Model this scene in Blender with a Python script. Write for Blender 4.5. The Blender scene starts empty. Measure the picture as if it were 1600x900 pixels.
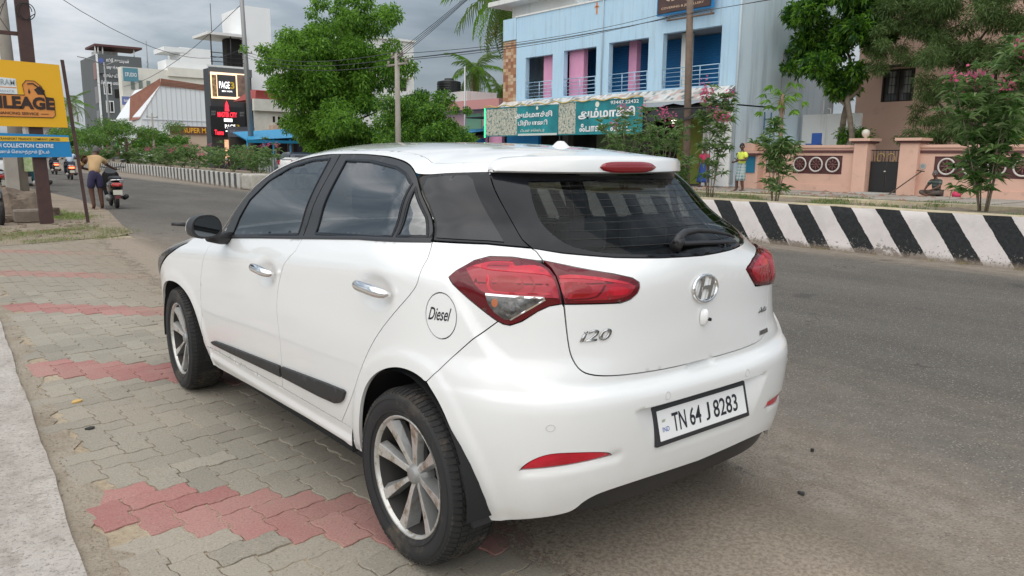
import bpy, bmesh, random, math
import numpy as np
from math import pi, sin, cos, sqrt, radians, hypot, atan2
from mathutils import Vector, Matrix
from mathutils.geometry import delaunay_2d_cdt

sc = bpy.context.scene
COL = sc.collection
random.seed(7)

# ------------------------------------------------------------------ camera
cam_d = bpy.data.cameras.new("camera")
cam = bpy.data.objects.new("camera", cam_d)
COL.objects.link(cam)
sc.camera = cam
CP = Vector((-2.16246, -2.18253, 1.41240))
YAW, PITCH, ROLL, FPX = radians(-39.42825), radians(9.72717), radians(0.58985), 1203.55
_F = Vector((-sin(YAW) * cos(PITCH), cos(YAW) * cos(PITCH), -sin(PITCH)))
_R = Vector((cos(YAW), sin(YAW), 0))
_U = _R.cross(_F)
_r = cos(ROLL) * _R + sin(ROLL) * _U
_u = -sin(ROLL) * _R + cos(ROLL) * _U
m = Matrix((_r, _u, -_F)).transposed().to_4x4()
m.translation = CP
cam.matrix_world = m
cam_d.sensor_width = 36.0
cam_d.lens = FPX / 1600.0 * 36.0
cam_d.clip_start = 0.05
cam_d.clip_end = 3000

# ------------------------------------------------------------------ world and sun
SUN_EL, SUN_AZ = radians(60), radians(212)      # direction towards the sun, azimuth from +x counter-clockwise
w = bpy.data.worlds.new("World")
sc.world = w
w.use_nodes = True
wn = w.node_tree
wn.nodes.clear()
def wnode(t, **k):
    n = wn.nodes.new(t)
    for a, b in k.items(): setattr(n, a, b)
    return n
wo = wnode("ShaderNodeOutputWorld")
wb = wnode("ShaderNodeBackground")
sky = wnode("ShaderNodeTexSky", sky_type='NISHITA', sun_disc=False)
sky.sun_elevation = SUN_EL
sky.sun_rotation = pi / 2 - SUN_AZ
sky.air_density = 1.2
sky.dust_density = 3.0
tc = wnode("ShaderNodeTexCoord")
mp = wnode("ShaderNodeMapping")
mp.inputs['Scale'].default_value = (1.0, 1.0, 2.6)
mp.inputs['Rotation'].default_value = (0.0, 0.15, 0.6)
wn.links.new(tc.outputs['Generated'], mp.inputs['Vector'])
n1 = wnode("ShaderNodeTexNoise")
n1.inputs['Scale'].default_value = 2.3
n1.inputs['Detail'].default_value = 7
n1.inputs['Roughness'].default_value = 0.56
n1.inputs['Distortion'].default_value = 0.35
wn.links.new(mp.outputs['Vector'], n1.inputs['Vector'])
cr = wnode("ShaderNodeValToRGB")
cr.color_ramp.elements[0].position = 0.36
cr.color_ramp.elements[0].color = (1.45, 1.78, 2.12, 1)
cr.color_ramp.elements[1].position = 0.64
cr.color_ramp.elements[1].color = (5.2, 5.35, 5.6, 1)
e = cr.color_ramp.elements.new(0.49); e.color = (2.5, 2.88, 3.25, 1)
wn.links.new(n1.outputs['Fac'], cr.inputs['Fac'])
mx = wnode("ShaderNodeMixRGB")
mx.inputs['Fac'].default_value = 0.88
wn.links.new(sky.outputs['Color'], mx.inputs['Color1'])
# the cloud deck is thinner and brighter towards the hidden sun
dp = wnode("ShaderNodeVectorMath", operation='DOT_PRODUCT')
wn.links.new(tc.outputs['Generated'], dp.inputs[0])
dp.inputs[1].default_value = (cos(SUN_EL) * cos(SUN_AZ), cos(SUN_EL) * sin(SUN_AZ), sin(SUN_EL))
mr = wnode("ShaderNodeMapRange")
mr.inputs['From Min'].default_value = -0.60; mr.inputs['From Max'].default_value = 0.9
mr.inputs['To Min'].default_value = 0.72; mr.inputs['To Max'].default_value = 1.9
wn.links.new(dp.outputs['Value'], mr.inputs['Value'])
ml = wnode("ShaderNodeVectorMath", operation='SCALE')
wn.links.new(cr.outputs['Color'], ml.inputs[0]); wn.links.new(mr.outputs['Result'], ml.inputs['Scale'])
wn.links.new(ml.outputs[0], mx.inputs['Color2'])
wn.links.new(mx.outputs['Color'], wb.inputs['Color'])
wb.inputs['Strength'].default_value = 0.10
wn.links.new(wb.outputs['Background'], wo.inputs['Surface'])

sun_d = bpy.data.lights.new("sun", 'SUN')
sun_d.energy = 1.35
sun_d.angle = radians(110)
sun_d.color = (1.0, 0.93, 0.82)
sun = bpy.data.objects.new("sun", sun_d)
COL.objects.link(sun)
sd = Vector((cos(SUN_EL) * cos(SUN_AZ), cos(SUN_EL) * sin(SUN_AZ), sin(SUN_EL)))
sun.rotation_euler = sd.to_track_quat('Z', 'Y').to_euler()
sun.location = (0, 0, 30)

vs = sc.view_settings
vs.view_transform = 'Standard'
vs.look = 'None'
vs.gamma = 1.0
vs.exposure = 0.65
vs.use_curve_mapping = False

# ------------------------------------------------------------------ materials
MATS = {}
def mat(name, col=(.5, .5, .5), rough=.6, metal=0.0, coat=0.0, noise=None, bump=None, spec=.5,
        trans=None, emit=None, dirt=None, coord='Object', streak=False):
    """noise=(scale, amount, colour2); bump=(scale, strength, distance); dirt=(scale, lo, hi, colour)"""
    if name in MATS: return MATS[name]
    M = bpy.data.materials.new(name)
    M.use_nodes = True
    t = M.node_tree
    b = t.nodes['Principled BSDF']
    b.inputs['Base Color'].default_value = (*col, 1)
    b.inputs['Roughness'].default_value = rough
    b.inputs['Metallic'].default_value = metal
    b.inputs['Coat Weight'].default_value = coat
    b.inputs['Coat Roughness'].default_value = 0.03
    b.inputs['Specular IOR Level'].default_value = spec
    tcn = t.nodes.new('ShaderNodeTexCoord')
    last = None
    def nz(scale, det=6, rgh=.6, st=False):
        n = t.nodes.new('ShaderNodeTexNoise')
        n.inputs['Scale'].default_value = scale
        n.inputs['Detail'].default_value = det
        n.inputs['Roughness'].default_value = rgh
        if st:
            mpp = t.nodes.new('ShaderNodeMapping'); mpp.inputs['Scale'].default_value = (3.0, 3.0, .22)
            t.links.new(tcn.outputs[coord], mpp.inputs['Vector']); t.links.new(mpp.outputs['Vector'], n.inputs['Vector'])
        else: t.links.new(tcn.outputs[coord], n.inputs['Vector'])
        return n
    if noise:
        n = nz(noise[0])
        r = t.nodes.new('ShaderNodeMapRange')
        r.inputs['From Min'].default_value = .35; r.inputs['From Max'].default_value = .65
        r.inputs['To Max'].default_value = noise[1]
        t.links.new(n.outputs['Fac'], r.inputs['Value'])
        mm = t.nodes.new('ShaderNodeMixRGB')
        mm.inputs['Color1'].default_value = (*col, 1); mm.inputs['Color2'].default_value = (*noise[2], 1)
        t.links.new(r.outputs['Result'], mm.inputs['Fac'])
        last = mm.outputs['Color']
    if dirt:
        n = nz(dirt[0], 8, .7, streak)
        r = t.nodes.new('ShaderNodeMapRange')
        r.inputs['From Min'].default_value = dirt[1]; r.inputs['From Max'].default_value = dirt[2]
        t.links.new(n.outputs['Fac'], r.inputs['Value'])
        mm = t.nodes.new('ShaderNodeMixRGB')
        if last: t.links.new(last, mm.inputs['Color1'])
        else: mm.inputs['Color1'].default_value = (*col, 1)
        mm.inputs['Color2'].default_value = (*dirt[3], 1)
        t.links.new(r.outputs['Result'], mm.inputs['Fac'])
        last = mm.outputs['Color']
    if last: t.links.new(last, b.inputs['Base Color'])
    if bump:
        n = nz(bump[0])
        bp = t.nodes.new('ShaderNodeBump')
        bp.inputs['Strength'].default_value = bump[1]
        bp.inputs['Distance'].default_value = bump[2]
        t.links.new(n.outputs['Fac'], bp.inputs['Height'])
        t.links.new(bp.outputs['Normal'], b.inputs['Normal'])
    if trans is not None: b.inputs['Transmission Weight'].default_value = trans
    if emit: 
        b.inputs['Emission Color'].default_value = (*emit[0], 1); b.inputs['Emission Strength'].default_value = emit[1]
    MATS[name] = M
    return M

def tint_glass(name, tint, ior=1.75, rough=.0):
    if name in MATS: return MATS[name]
    M = bpy.data.materials.new(name); M.use_nodes = True
    t = M.node_tree; t.nodes.clear()
    o = t.nodes.new('ShaderNodeOutputMaterial')
    tr = t.nodes.new('ShaderNodeBsdfTransparent'); tr.inputs['Color'].default_value = (*tint, 1)
    gl = t.nodes.new('ShaderNodeBsdfGlossy'); gl.inputs['Roughness'].default_value = rough
    # Schlick reflectance from the angle of view, the same from both sides of the pane
    F0 = ((ior - 1) / (ior + 1))**2
    ge = t.nodes.new('ShaderNodeNewGeometry'); dt = t.nodes.new('ShaderNodeVectorMath'); dt.operation = 'DOT_PRODUCT'
    t.links.new(ge.outputs['Incoming'], dt.inputs[0]); t.links.new(ge.outputs['Normal'], dt.inputs[1])
    def mth(op, a, b):
        n = t.nodes.new('ShaderNodeMath'); n.operation = op
        for i, x in enumerate((a, b)):
            if x is None: continue
            if isinstance(x, (int, float)): n.inputs[i].default_value = x
            else: t.links.new(x, n.inputs[i])
        return n.outputs[0]
    cs = mth('ABSOLUTE', dt.outputs['Value'], None)
    fc = mth('ADD', mth('MULTIPLY', mth('POWER', mth('SUBTRACT', 1.0, cs), 5.0), 1 - F0), F0)
    mx = t.nodes.new('ShaderNodeMixShader')
    t.links.new(fc, mx.inputs['Fac'])
    t.links.new(tr.outputs['BSDF'], mx.inputs[1]); t.links.new(gl.outputs['BSDF'], mx.inputs[2])
    t.links.new(mx.outputs['Shader'], o.inputs['Surface'])
    MATS[name] = M
    return M

# ------------------------------------------------------------------ object helpers
def new_mesh(name, verts, faces, mats=None, smooth=False, fmat=None):
    me = bpy.data.meshes.new(name)
    me.from_pydata([tuple(v) for v in verts], [], [tuple(f) for f in faces])
    if mats:
        for mm in (mats if isinstance(mats, (list, tuple)) else [mats]): me.materials.append(mm)
    if fmat is not None: me.polygons.foreach_set('material_index', fmat)
    if smooth: me.polygons.foreach_set('use_smooth', [True] * len(me.polygons))
    me.update()
    return me
def link(name, me, parent=None, loc=None, rot=None, **props):
    o = bpy.data.objects.new(name, me)
    COL.objects.link(o)
    if parent is not None: o.parent = parent
    if loc is not None: o.location = loc
    if rot is not None: o.rotation_euler = rot
    for k, v in props.items(): o[k] = v
    return o
def thing(name, label, cat, loc=(0, 0, 0), rz=0, group=None):
    o = link(name, None, loc=loc, rot=(0, 0, rz), label=label, category=cat)
    o.empty_display_size = .2
    if group: o['group'] = group
    return o
def tagt(o, label, cat, group=None):
    o['label'] = label; o['category'] = cat
    if group: o['group'] = group
    return o
def copy_tree(o, loc=None, rz=None, label=None, parent=None):
    c = o.copy(); COL.objects.link(c)
    if parent is not None: c.parent = parent
    if loc is not None: c.location = loc
    if rz is not None: c.rotation_euler = (0, 0, rz)
    if label: c['label'] = label
    for ch in list(o.children): copy_tree(ch, parent=c)
    return c

class MB:
    """collects simple shapes into one mesh"""
    def __init__(s): s.v = []; s.f = []; s.m = []; s.cur = 0
    def add(s, v, f):
        n = len(s.v); s.v += [tuple(p) for p in v]; s.f += [tuple(i + n for i in q) for q in f]; s.m += [s.cur] * len(f)
        return s
    def box(s, x0, x1, y0, y1, z0, z1, M=None):
        v = [(x, y, z) for z in (z0, z1) for y in (y0, y1) for x in (x0, x1)]
        if M is not None: v = [M @ Vector(p) for p in v]
        return s.add(v, [(0, 2, 3, 1), (4, 5, 7, 6), (0, 1, 5, 4), (2, 6, 7, 3), (0, 4, 6, 2), (1, 3, 7, 5)])
    def tube(s, pts, rad, n=8, cap=True):
        pts = [Vector(p) for p in pts]
        if not isinstance(rad, (list, tuple)): rad = [rad] * len(pts)
        v = []; f = []
        t0 = (pts[1] - pts[0]).normalized()
        a = Vector((0, 0, 1)) if abs(t0.z) < .9 else Vector((1, 0, 0))
        nrm = t0.cross(a).normalized()
        for i, p in enumerate(pts):
            t = (pts[min(i + 1, len(pts) - 1)] - pts[max(i - 1, 0)]).normalized()
            nrm = (nrm - t * nrm.dot(t)).normalized()
            b = t.cross(nrm)
            for k in range(n):
                an = 2 * pi * k / n
                v.append(p + (nrm * cos(an) + b * sin(an)) * rad[i])
        for i in range(len(pts) - 1):
            for k in range(n):
                k2 = (k + 1) % n
                f.append((i * n + k, i * n + k2, (i + 1) * n + k2, (i + 1) * n + k))
        if cap:
            f.append(tuple(reversed(range(n)))); f.append(tuple((len(pts) - 1) * n + k for k in range(n)))
        return s.add(v, f)
    def lathe(s, prof, n=24, axis='z', org=(0, 0, 0), M=None):
        """prof: list of (radius, height) revolved round the axis"""
        v = []; f = []
        for r, h in prof:
            for k in range(n):
                a = 2 * pi * k / n
                if axis == 'z': p = (r * cos(a), r * sin(a), h)
                elif axis == 'x': p = (h, r * cos(a), r * sin(a))
                else: p = (r * sin(a), h, r * cos(a))
                p = Vector(p)
                if M is not None: p = M @ p
                v.append((p.x + org[0], p.y + org[1], p.z + org[2]))
        for i in range(len(prof) - 1):
            for k in range(n):
                k2 = (k + 1) % n
                f.append((i * n + k, i * n + k2, (i + 1) * n + k2, (i + 1) * n + k))
        return s.add(v, f)
    def prism(s, poly, h0, h1, fn=None):
        """poly in 2D extruded from h0 to h1; fn maps (a,b,h)->xyz"""
        fn = fn or (lambda a, b, h: (a, b, h))
        n = len(poly)
        v = [fn(a, b, h0) for a, b in poly] + [fn(a, b, h1) for a, b in poly]
        f = [tuple(reversed(range(n))), tuple(range(n, 2 * n))] + [(i, (i + 1) % n, n + (i + 1) % n, n + i) for i in range(n)]
        return s.add(v, f)
    def quad(s, a, b, c, d): return s.add([a, b, c, d], [(0, 1, 2, 3)])
    def mesh(s, name, mats=None, smooth=False): return new_mesh(name, s.v, s.f, mats, smooth, s.m)
    def build(s, name, mats=None, parent=None, smooth=False, **k):
        return link(name, s.mesh(name, mats, smooth), parent, **k)

def bevel(o, w=.01, seg=2):
    b = o.modifiers.new('bevel', 'BEVEL'); b.width = w; b.segments = seg; b.limit_method = 'ANGLE'; b.angle_limit = radians(40)
    return o
def smooth_by_angle(me, ang=35):
    bm = bmesh.new(); bm.from_mesh(me)
    bmesh.ops.recalc_face_normals(bm, faces=bm.faces)
    for f in bm.faces: f.smooth = True
    for e in bm.edges:
        if len(e.link_faces) == 2 and e.calc_face_angle(0) > radians(ang): e.smooth = False
    bm.to_mesh(me); bm.free()

def text_mesh(body, size=1.0, extrude=0.0, shear=0.0, align='LEFT', bold=0.0, spacing=1.0, xs=1.0):
    cu = bpy.data.curves.new('lettering', 'FONT')
    cu.body = body; cu.size = size; cu.extrude = extrude; cu.shear = shear; cu.align_x = align
    cu.offset = bold; cu.space_character = spacing; cu.resolution_u = 3
    o = bpy.data.objects.new('lettering', cu); COL.objects.link(o)
    bpy.context.view_layer.update()
    me = bpy.data.meshes.new_from_object(o.evaluated_get(bpy.context.evaluated_depsgraph_get()))
    bpy.data.objects.remove(o)
    for v in me.vertices: v.co.x *= xs
    return me
def text_on(parent, name, body, org, ux, uz, height, mt, width=None, extrude=.003, align='LEFT', bold=0.0, shear=0.0, off=.004, center=False, spacing=1.0):
    """flat lettering on a plane: org is the lower left corner, ux/uz unit vectors"""
    me = text_mesh(body, 1.0, 0, shear, 'LEFT', bold, spacing)
    if not me.vertices: return None
    co = np.array([v.co[:] for v in me.vertices])
    mn, mxx = co.min(0), co.max(0)
    sy = height / (mxx[1] - mn[1]); sx = sy if width is None else width / (mxx[0] - mn[0])
    org, ux, uz = Vector(org), Vector(ux).normalized(), Vector(uz).normalized()
    nn = ux.cross(uz)
    for v in me.vertices:
        a = (v.co.x - mn[0]) * sx; b = (v.co.y - mn[1]) * sy
        v.co = org + ux * a + uz * b + nn * off
    me.materials.clear(); me.materials.append(mt)
    o = link(name, me, parent)
    return o
# ================================================================== CAR BODY SURFACE
# the body wall is one surface S(u, z): u is the station along the side and then runs round the rear corner
Y0, KU, Y1 = .25, .86, 2.5
UC = Y0 - KU * pi / 2
def pch(X, Y, x):
    """row-wise monotone cubic: X, Y (n,k) knots, x (n,)"""
    h = np.diff(X, axis=1); d = np.diff(Y, axis=1) / h
    m_ = np.zeros_like(Y)
    w1 = 2 * h[:, 1:] + h[:, :-1]; w2 = h[:, 1:] + 2 * h[:, :-1]
    ok = d[:, :-1] * d[:, 1:] > 0
    with np.errstate(all='ignore'):
        mm = (w1 + w2) / (w1 / d[:, :-1] + w2 / d[:, 1:])
    m_[:, 1:-1] = np.where(ok, mm, 0)
    m_[:, 0] = d[:, 0]; m_[:, -1] = d[:, -1]
    i = np.clip((x[:, None] >= X).sum(1) - 1, 0, X.shape[1] - 2)
    r = np.arange(len(x))
    t = (x - X[r, i]) / h[r, i]
    tt = np.clip(t, 0, 1)
    v = (2 * tt**3 - 3 * tt**2 + 1) * Y[r, i] + (tt**3 - 2 * tt**2 + tt) * h[r, i] * m_[r, i] + (3 * tt**2 - 2 * tt**3) * Y[r, i + 1] + (tt**3 - tt**2) * h[r, i] * m_[r, i + 1]
    v += np.where(t < 0, (x - X[:, 0]) * m_[:, 0], 0) + np.where(t > 1, (x - X[:, -1]) * m_[:, -1], 0)
    return v
def tab(xs, ys, x):
    x = np.atleast_1d(np.asarray(x, float)); n = len(x)
    return pch(np.tile(np.array(xs, float), (n, 1)), np.tile(np.array(ys, float), (n, 1)), x)
def zbelt(u): return 1.143 - .083 * np.clip(u, -.5, 3.0)
def sst(x): x = np.clip(x, 0, 1); return x * x * (3 - 2 * x)
def wside(u, z):
    zb = zbelt(u); zc = zb - .105; one = np.ones_like(z)
    X = np.stack([.20 * one, .27 * one, .32 * one, .42 * one, .58 * one, .78 * one, zc - .02, zc + .02, zb, zb + .13, 1.40 * one, 1.46 * one], 1)
    Y = np.tile(np.array([.79, .805, .822, .840, .852, .862, .862, .852, .800, .755, .645, .61]), (len(z), 1))
    g = sst((z - zb + .06) / .12)
    tp = 1 - .045 * g * (np.maximum(0, 1.3 - u) / 1.5)**2
    return tp * pch(X, Y, z)
def Sv(u, z):
    u = np.atleast_1d(np.asarray(u, float)); z = np.atleast_1d(np.asarray(z, float))
    u, z = np.broadcast_arrays(u, z)
    um = np.where(u < UC, 2 * UC - u, u)
    W = wside(np.maximum(um, -.5), z)
    t = np.clip((um - Y1) / (3.42 - Y1), 0, .999)
    xs = W * (1 - t**3.1)**(1 / 3.1)
    th = np.clip((Y0 - um) / KU, 0, pi / 2)
    r = tab([.24, .30, .40, .52, .64, .675, .70, .80, .90, .99, 1.05, 1.089, 1.20, 1.345, 1.42],
            [.56, .59, .612, .618, .620, .612, .592, .595, .592, .589, .583, .572, .41, .185, .08], z) + Y0
    n = tab([.24, .5, .68, .72, .80, .95, 1.02, 1.05, 1.08, 1.12, 1.4], [3.7, 3.7, 3.65, 3.5, 3.05, 2.9, 2.75, 2.45, 2.05, 1.95, 2.1], z)
    rho = ((np.abs(np.cos(th)) / W)**n + (np.abs(np.sin(th)) / r)**n)**(-1 / n)
    side = um >= Y0
    x = np.where(side, xs, rho * np.cos(th)) * np.where(u < UC, 1, -1)
    y = np.where(side, um, Y0 - rho * np.sin(th))
    return np.stack([x, y, z], 1)
def Nv(u, z, f=Sv):
    e = 2e-3
    u = np.atleast_1d(np.asarray(u, float)); z = np.atleast_1d(np.asarray(z, float))
    a = f(u + e, z) - f(u - e, z); b = f(u, z + e) - f(u, z - e)
    n = np.cross(b, a)
    return n / np.maximum(np.linalg.norm(n, axis=1, keepdims=True), 1e-9)

def densify(poly, step, closed=True):
    out = []
    n = len(poly)
    for i in range(n if closed else n - 1):
        a, b = poly[i], poly[(i + 1) % n]
        k = max(1, int(math.ceil(hypot(b[0] - a[0], b[1] - a[1]) / step)))
        out += [(a[0] + (b[0] - a[0]) * j / k, a[1] + (b[1] - a[1]) * j / k) for j in range(k)]
    if not closed: out.append(poly[-1])
    return out
def soften(poly, closed=True, it=2, keep=50):
    """corner cutting that leaves sharp corners alone"""
    for _ in range(it):
        n = len(poly); out = []
        for i in range(n):
            if not closed and i in (0, n - 1): out.append(poly[i]); continue
            a, b, c = poly[i - 1], poly[i], poly[(i + 1) % n]
            v1 = (b[0] - a[0], b[1] - a[1]); v2 = (c[0] - b[0], c[1] - b[1])
            an = abs(math.degrees(atan2(v1[0] * v2[1] - v1[1] * v2[0], v1[0] * v2[0] + v1[1] * v2[1])))
            if an > keep: out.append(b)
            else:
                out.append((b[0] * .75 + a[0] * .25, b[1] * .75 + a[1] * .25)); out.append((b[0] * .75 + c[0] * .25, b[1] * .75 + c[1] * .25))
        poly = out
    return poly
ARCH_R = [(.352, .286), (.316, .418), (.282, .517), (.226, .597), (.138, .661), (.027, .705), (-.066, .712), (-.133, .690), (-.189, .631), (-.233, .545), (-.274, .457), (-.309, .327), (-.326, .248)]
ARCH_F = [(2.93, .27), (2.93, .42), (2.88, .53), (2.79, .61), (2.66, .655), (2.50, .668), (2.36, .650), (2.24, .60), (2.16, .51), (2.105, .40), (2.07, .27)]
def segdist(pu, pz, poly, closed=False):
    d = np.full(pu.shape, 9.)
    n = len(poly)
    for i in range(n if closed else n - 1):
        ax, ay = poly[i]; bx, by = poly[(i + 1) % n]
        vx, vy = bx - ax, by - ay
        t = np.clip(((pu - ax) * vx + (pz - ay) * vy) / (vx * vx + vy * vy + 1e-12), 0, 1)
        d = np.minimum(d, np.hypot(pu - ax - t * vx, pz - ay - t * vy))
    return d
def inpoly(pu, pz, poly):
    c = np.zeros(pu.shape, bool)
    n = len(poly)
    for i in range(n):
        ax, ay = poly[i]; bx, by = poly[(i + 1) % n]
        if ay == by: continue
        k = ((ay > pz) != (by > pz)) & (pu < (bx - ax) * (pz - ay) / (by - ay) + ax)
        c ^= k
    return c
ARCH_RS = soften(ARCH_R, False); ARCH_FS = soften(ARCH_F, False)
RECESS = [(UC - .350, .612), (UC + .350, .612), (UC + .275, .445), (UC - .275, .445)]
CREASE_U = [UC, -.90, -.727, -.60, -.505, -.443, -.382, -.335, -.28]
CREASE_Z = [.672, .674, .683, .692, .706, .730, .779, .824, .90]
def Dv(u, z):
    """shaped relief of the panels, outward positive"""
    um = np.where(u < UC, 2 * UC - u, u)
    d = np.zeros_like(z)
    for arch in (ARCH_RS, ARCH_FS):
        e = segdist(um, z, arch)
        d += .0055 * (1 - sst((e - .040) / .030)) * (z > .2)
    d += .014 * (1 - sst((z - .312) / .024)) * sst((um - .38) / .06) * (1 - sst((um - 2.02) / .05))
    for (hu, hz) in ((.150, .948), (1.125, .895)):
        q = ((um - hu) / .095)**2 + ((z - hz) / .052)**2
        d -= .022 * np.exp(-q**1.6)
    # bumper shoulder below the crease
    cz = tab(CREASE_U, CREASE_Z, um)
    wgt = 1 - sst((um + .36) / .22)
    d += .016 * (1 - sst((z - cz + .018) / .045)) * sst((z - .30) / .35) * wgt
    # recess of the number plate
    ins = inpoly(um, z, RECESS)
    ds = segdist(um, z, [RECESS[1], RECESS[2]])
    d -= np.where(ins, .040 * np.clip(ds / .085, 0, 1) * np.clip((z - .44) / .17, 0, 1), 0)
    # boot grip recess
    q = np.clip(1 - np.abs((u - UC) / .080)**3, 0, 1)
    d -= np.where(z < .7166, .030 * q * np.clip((z - .690) / .026, 0, 1), 0)
    # soft hollow under the lamp on the tailgate
    q = ((um + .80) / .28)**2 + ((z - .86) / .085)**2
    d -= .004 * np.exp(-q)
    # ledge under the reflector
    e = segdist(um, z, [(-.44, .452), (-.53, .462), (-.65, .474), (-.70, .476)])
    d -= .010 * np.exp(-(e / .014)**2)
    return d

def inset(poly, d):
    n = len(poly); A = sum(poly[i][0] * poly[(i + 1) % n][1] - poly[(i + 1) % n][0] * poly[i][1] for i in range(n))
    s = 1 if A > 0 else -1
    out = []
    for i in range(n):
        a, b, c = poly[i - 1], poly[i], poly[(i + 1) % n]
        def nr(p, q):
            l = hypot(q[0] - p[0], q[1] - p[1]) or 1e-9
            return (-(q[1] - p[1]) / l * s, (q[0] - p[0]) / l * s)
        n1, n2 = nr(a, b), nr(b, c)
        k = 1 + n1[0] * n2[0] + n1[1] * n2[1]
        k = max(k, .35)
        out.append((b[0] + d * (n1[0] + n2[0]) / k, b[1] + d * (n1[1] + n2[1]) / k))
    return out
def mir(poly): return [(2 * UC - a, b) for a, b in reversed(poly)]

def panel(name, outline, mt, parent, step=.02, off=0.0, gap=.0018, skirt=.014, holes=(), relief=True, f=Sv, back=None, bulge=0.0, edge=None, lines=(), fine=(), sharp=0, follow=None):
    """a panel of the body: outline and holes in (u, z)"""
    edge = edge or step
    o = densify(inset(outline, gap) if gap else outline, edge)
    hs = [densify(inset(h, -gap) if gap else h, edge) for h in holes]
    us = [p[0] for p in o]; zs = [p[1] for p in o]
    gu, gz = np.meshgrid(np.arange(min(us), max(us), step), np.arange(min(zs), max(zs), step))
    gu = gu.ravel(); gz = gz.ravel()
    for (a0, a1, b0, b1, st) in fine:
        fu, fz = np.meshgrid(np.arange(a0, a1, st), np.arange(b0, b1, st))
        kk = ~((gu > a0 - st) & (gu < a1 + st) & (gz > b0 - st) & (gz < b1 + st))
        gu = np.concatenate([gu[kk], fu.ravel()]); gz = np.concatenate([gz[kk], fz.ravel()])
    k = inpoly(gu, gz, o)
    k &= segdist(gu, gz, o, True) > edge * .45
    for h in hs: k &= ~inpoly(gu, gz, h); k &= segdist(gu, gz, h, True) > edge * .45
    for l in lines: k &= segdist(gu, gz, l) > edge * .3
    gu, gz = gu[k], gz[k]
    pts = [Vector(p) for p in o]; edges = [(i, (i + 1) % len(o)) for i in range(len(o))]
    for h in hs:
        b = len(pts); pts += [Vector(p) for p in h]; edges += [(b + i, b + (i + 1) % len(h)) for i in range(len(h))]
    for l in lines:
        l = densify(l, edge, False)
        b = len(pts); pts += [Vector(p) for p in l]; edges += [(b + i, b + i + 1) for i in range(len(l) - 1)]
    pts += [Vector((a, b)) for a, b in zip(gu, gz)]
    V, E, Fc, ov, oe, of = delaunay_2d_cdt(pts, edges, [], 0, 1e-6)
    V = np.array([v[:] for v in V])
    T = np.array([t for t in Fc if len(t) == 3])
    c = V[T].mean(1)
    k = inpoly(c[:, 0], c[:, 1], o)
    for h in hs: k &= ~inpoly(c[:, 0], c[:, 1], h)
    T = T[k]
    ar = (V[T[:, 1], 0] - V[T[:, 0], 0]) * (V[T[:, 2], 1] - V[T[:, 0], 1]) - (V[T[:, 2], 0] - V[T[:, 0], 0]) * (V[T[:, 1], 1] - V[T[:, 0], 1])
    T[ar < 0] = T[ar < 0][:, ::-1]
    P = f(V[:, 0], V[:, 1]); Nn = Nv(V[:, 0], V[:, 1], f)
    D = np.full(len(V), off)
    if relief: D = D + Dv(V[:, 0], V[:, 1])
    if bulge:
        D = D + bulge * sst(segdist(V[:, 0], V[:, 1], follow or o, True) / .035)
    P = P + Nn * D[:, None]
    # orient the triangles outwards
    a = P[T[:, 1]] - P[T[:, 0]]; b = P[T[:, 2]] - P[T[:, 0]]
    if (np.cross(a, b) * Nn[T[:, 0]]).sum() < 0: T = T[:, ::-1].copy()
    verts = [tuple(p) for p in P]; faces = [tuple(int(i) for i in t) for t in T]; fm = [0] * len(faces)
    mats = [mt]
    from collections import Counter
    cnt = {}
    for t in faces:
        for i in range(3):
            e = (t[i], t[(i + 1) % 3]); cnt[e] = 1
    border = [e for e in cnt if (e[1], e[0]) not in cnt]
    if skirt:
        ref = {}
        for e in border:
            for i in e:
                if i not in ref:
                    p = P[i]; q = P[i] - Nn[i] * skirt
                    ref[i] = len(verts); verts.append(tuple(p)); verts.append(tuple(q))
        for a_, b_ in border:
            faces.append((ref[b_], ref[a_], ref[a_] + 1, ref[b_] + 1)); fm.append(0)
    if back is not None:
        mats.append(back); nb = len(verts)
        verts += [tuple(p) for p in (P - Nn * (skirt or .01))]
        for t in list(T): faces.append((int(t[2]) + nb, int(t[1]) + nb, int(t[0]) + nb)); fm.append(1)
    me = new_mesh(name, verts, faces, mats, True, fm)
    if sharp:
        bm = bmesh.new(); bm.from_mesh(me)
        for e in bm.edges:
            if len(e.link_faces) == 2 and e.calc_face_angle(0) > radians(sharp): e.smooth = False
        bm.to_mesh(me); bm.free()
    return link(name, me, parent)
def mirror(o, name=None, parent=None):
    me = o.data.copy()
    co = np.empty(len(me.vertices) * 3); me.vertices.foreach_get('co', co)
    co[0::3] *= -1; me.vertices.foreach_set('co', co)
    me.flip_normals(); me.update()
    return link(name or o.name.split('.')[0], me, parent or o.parent)
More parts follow.
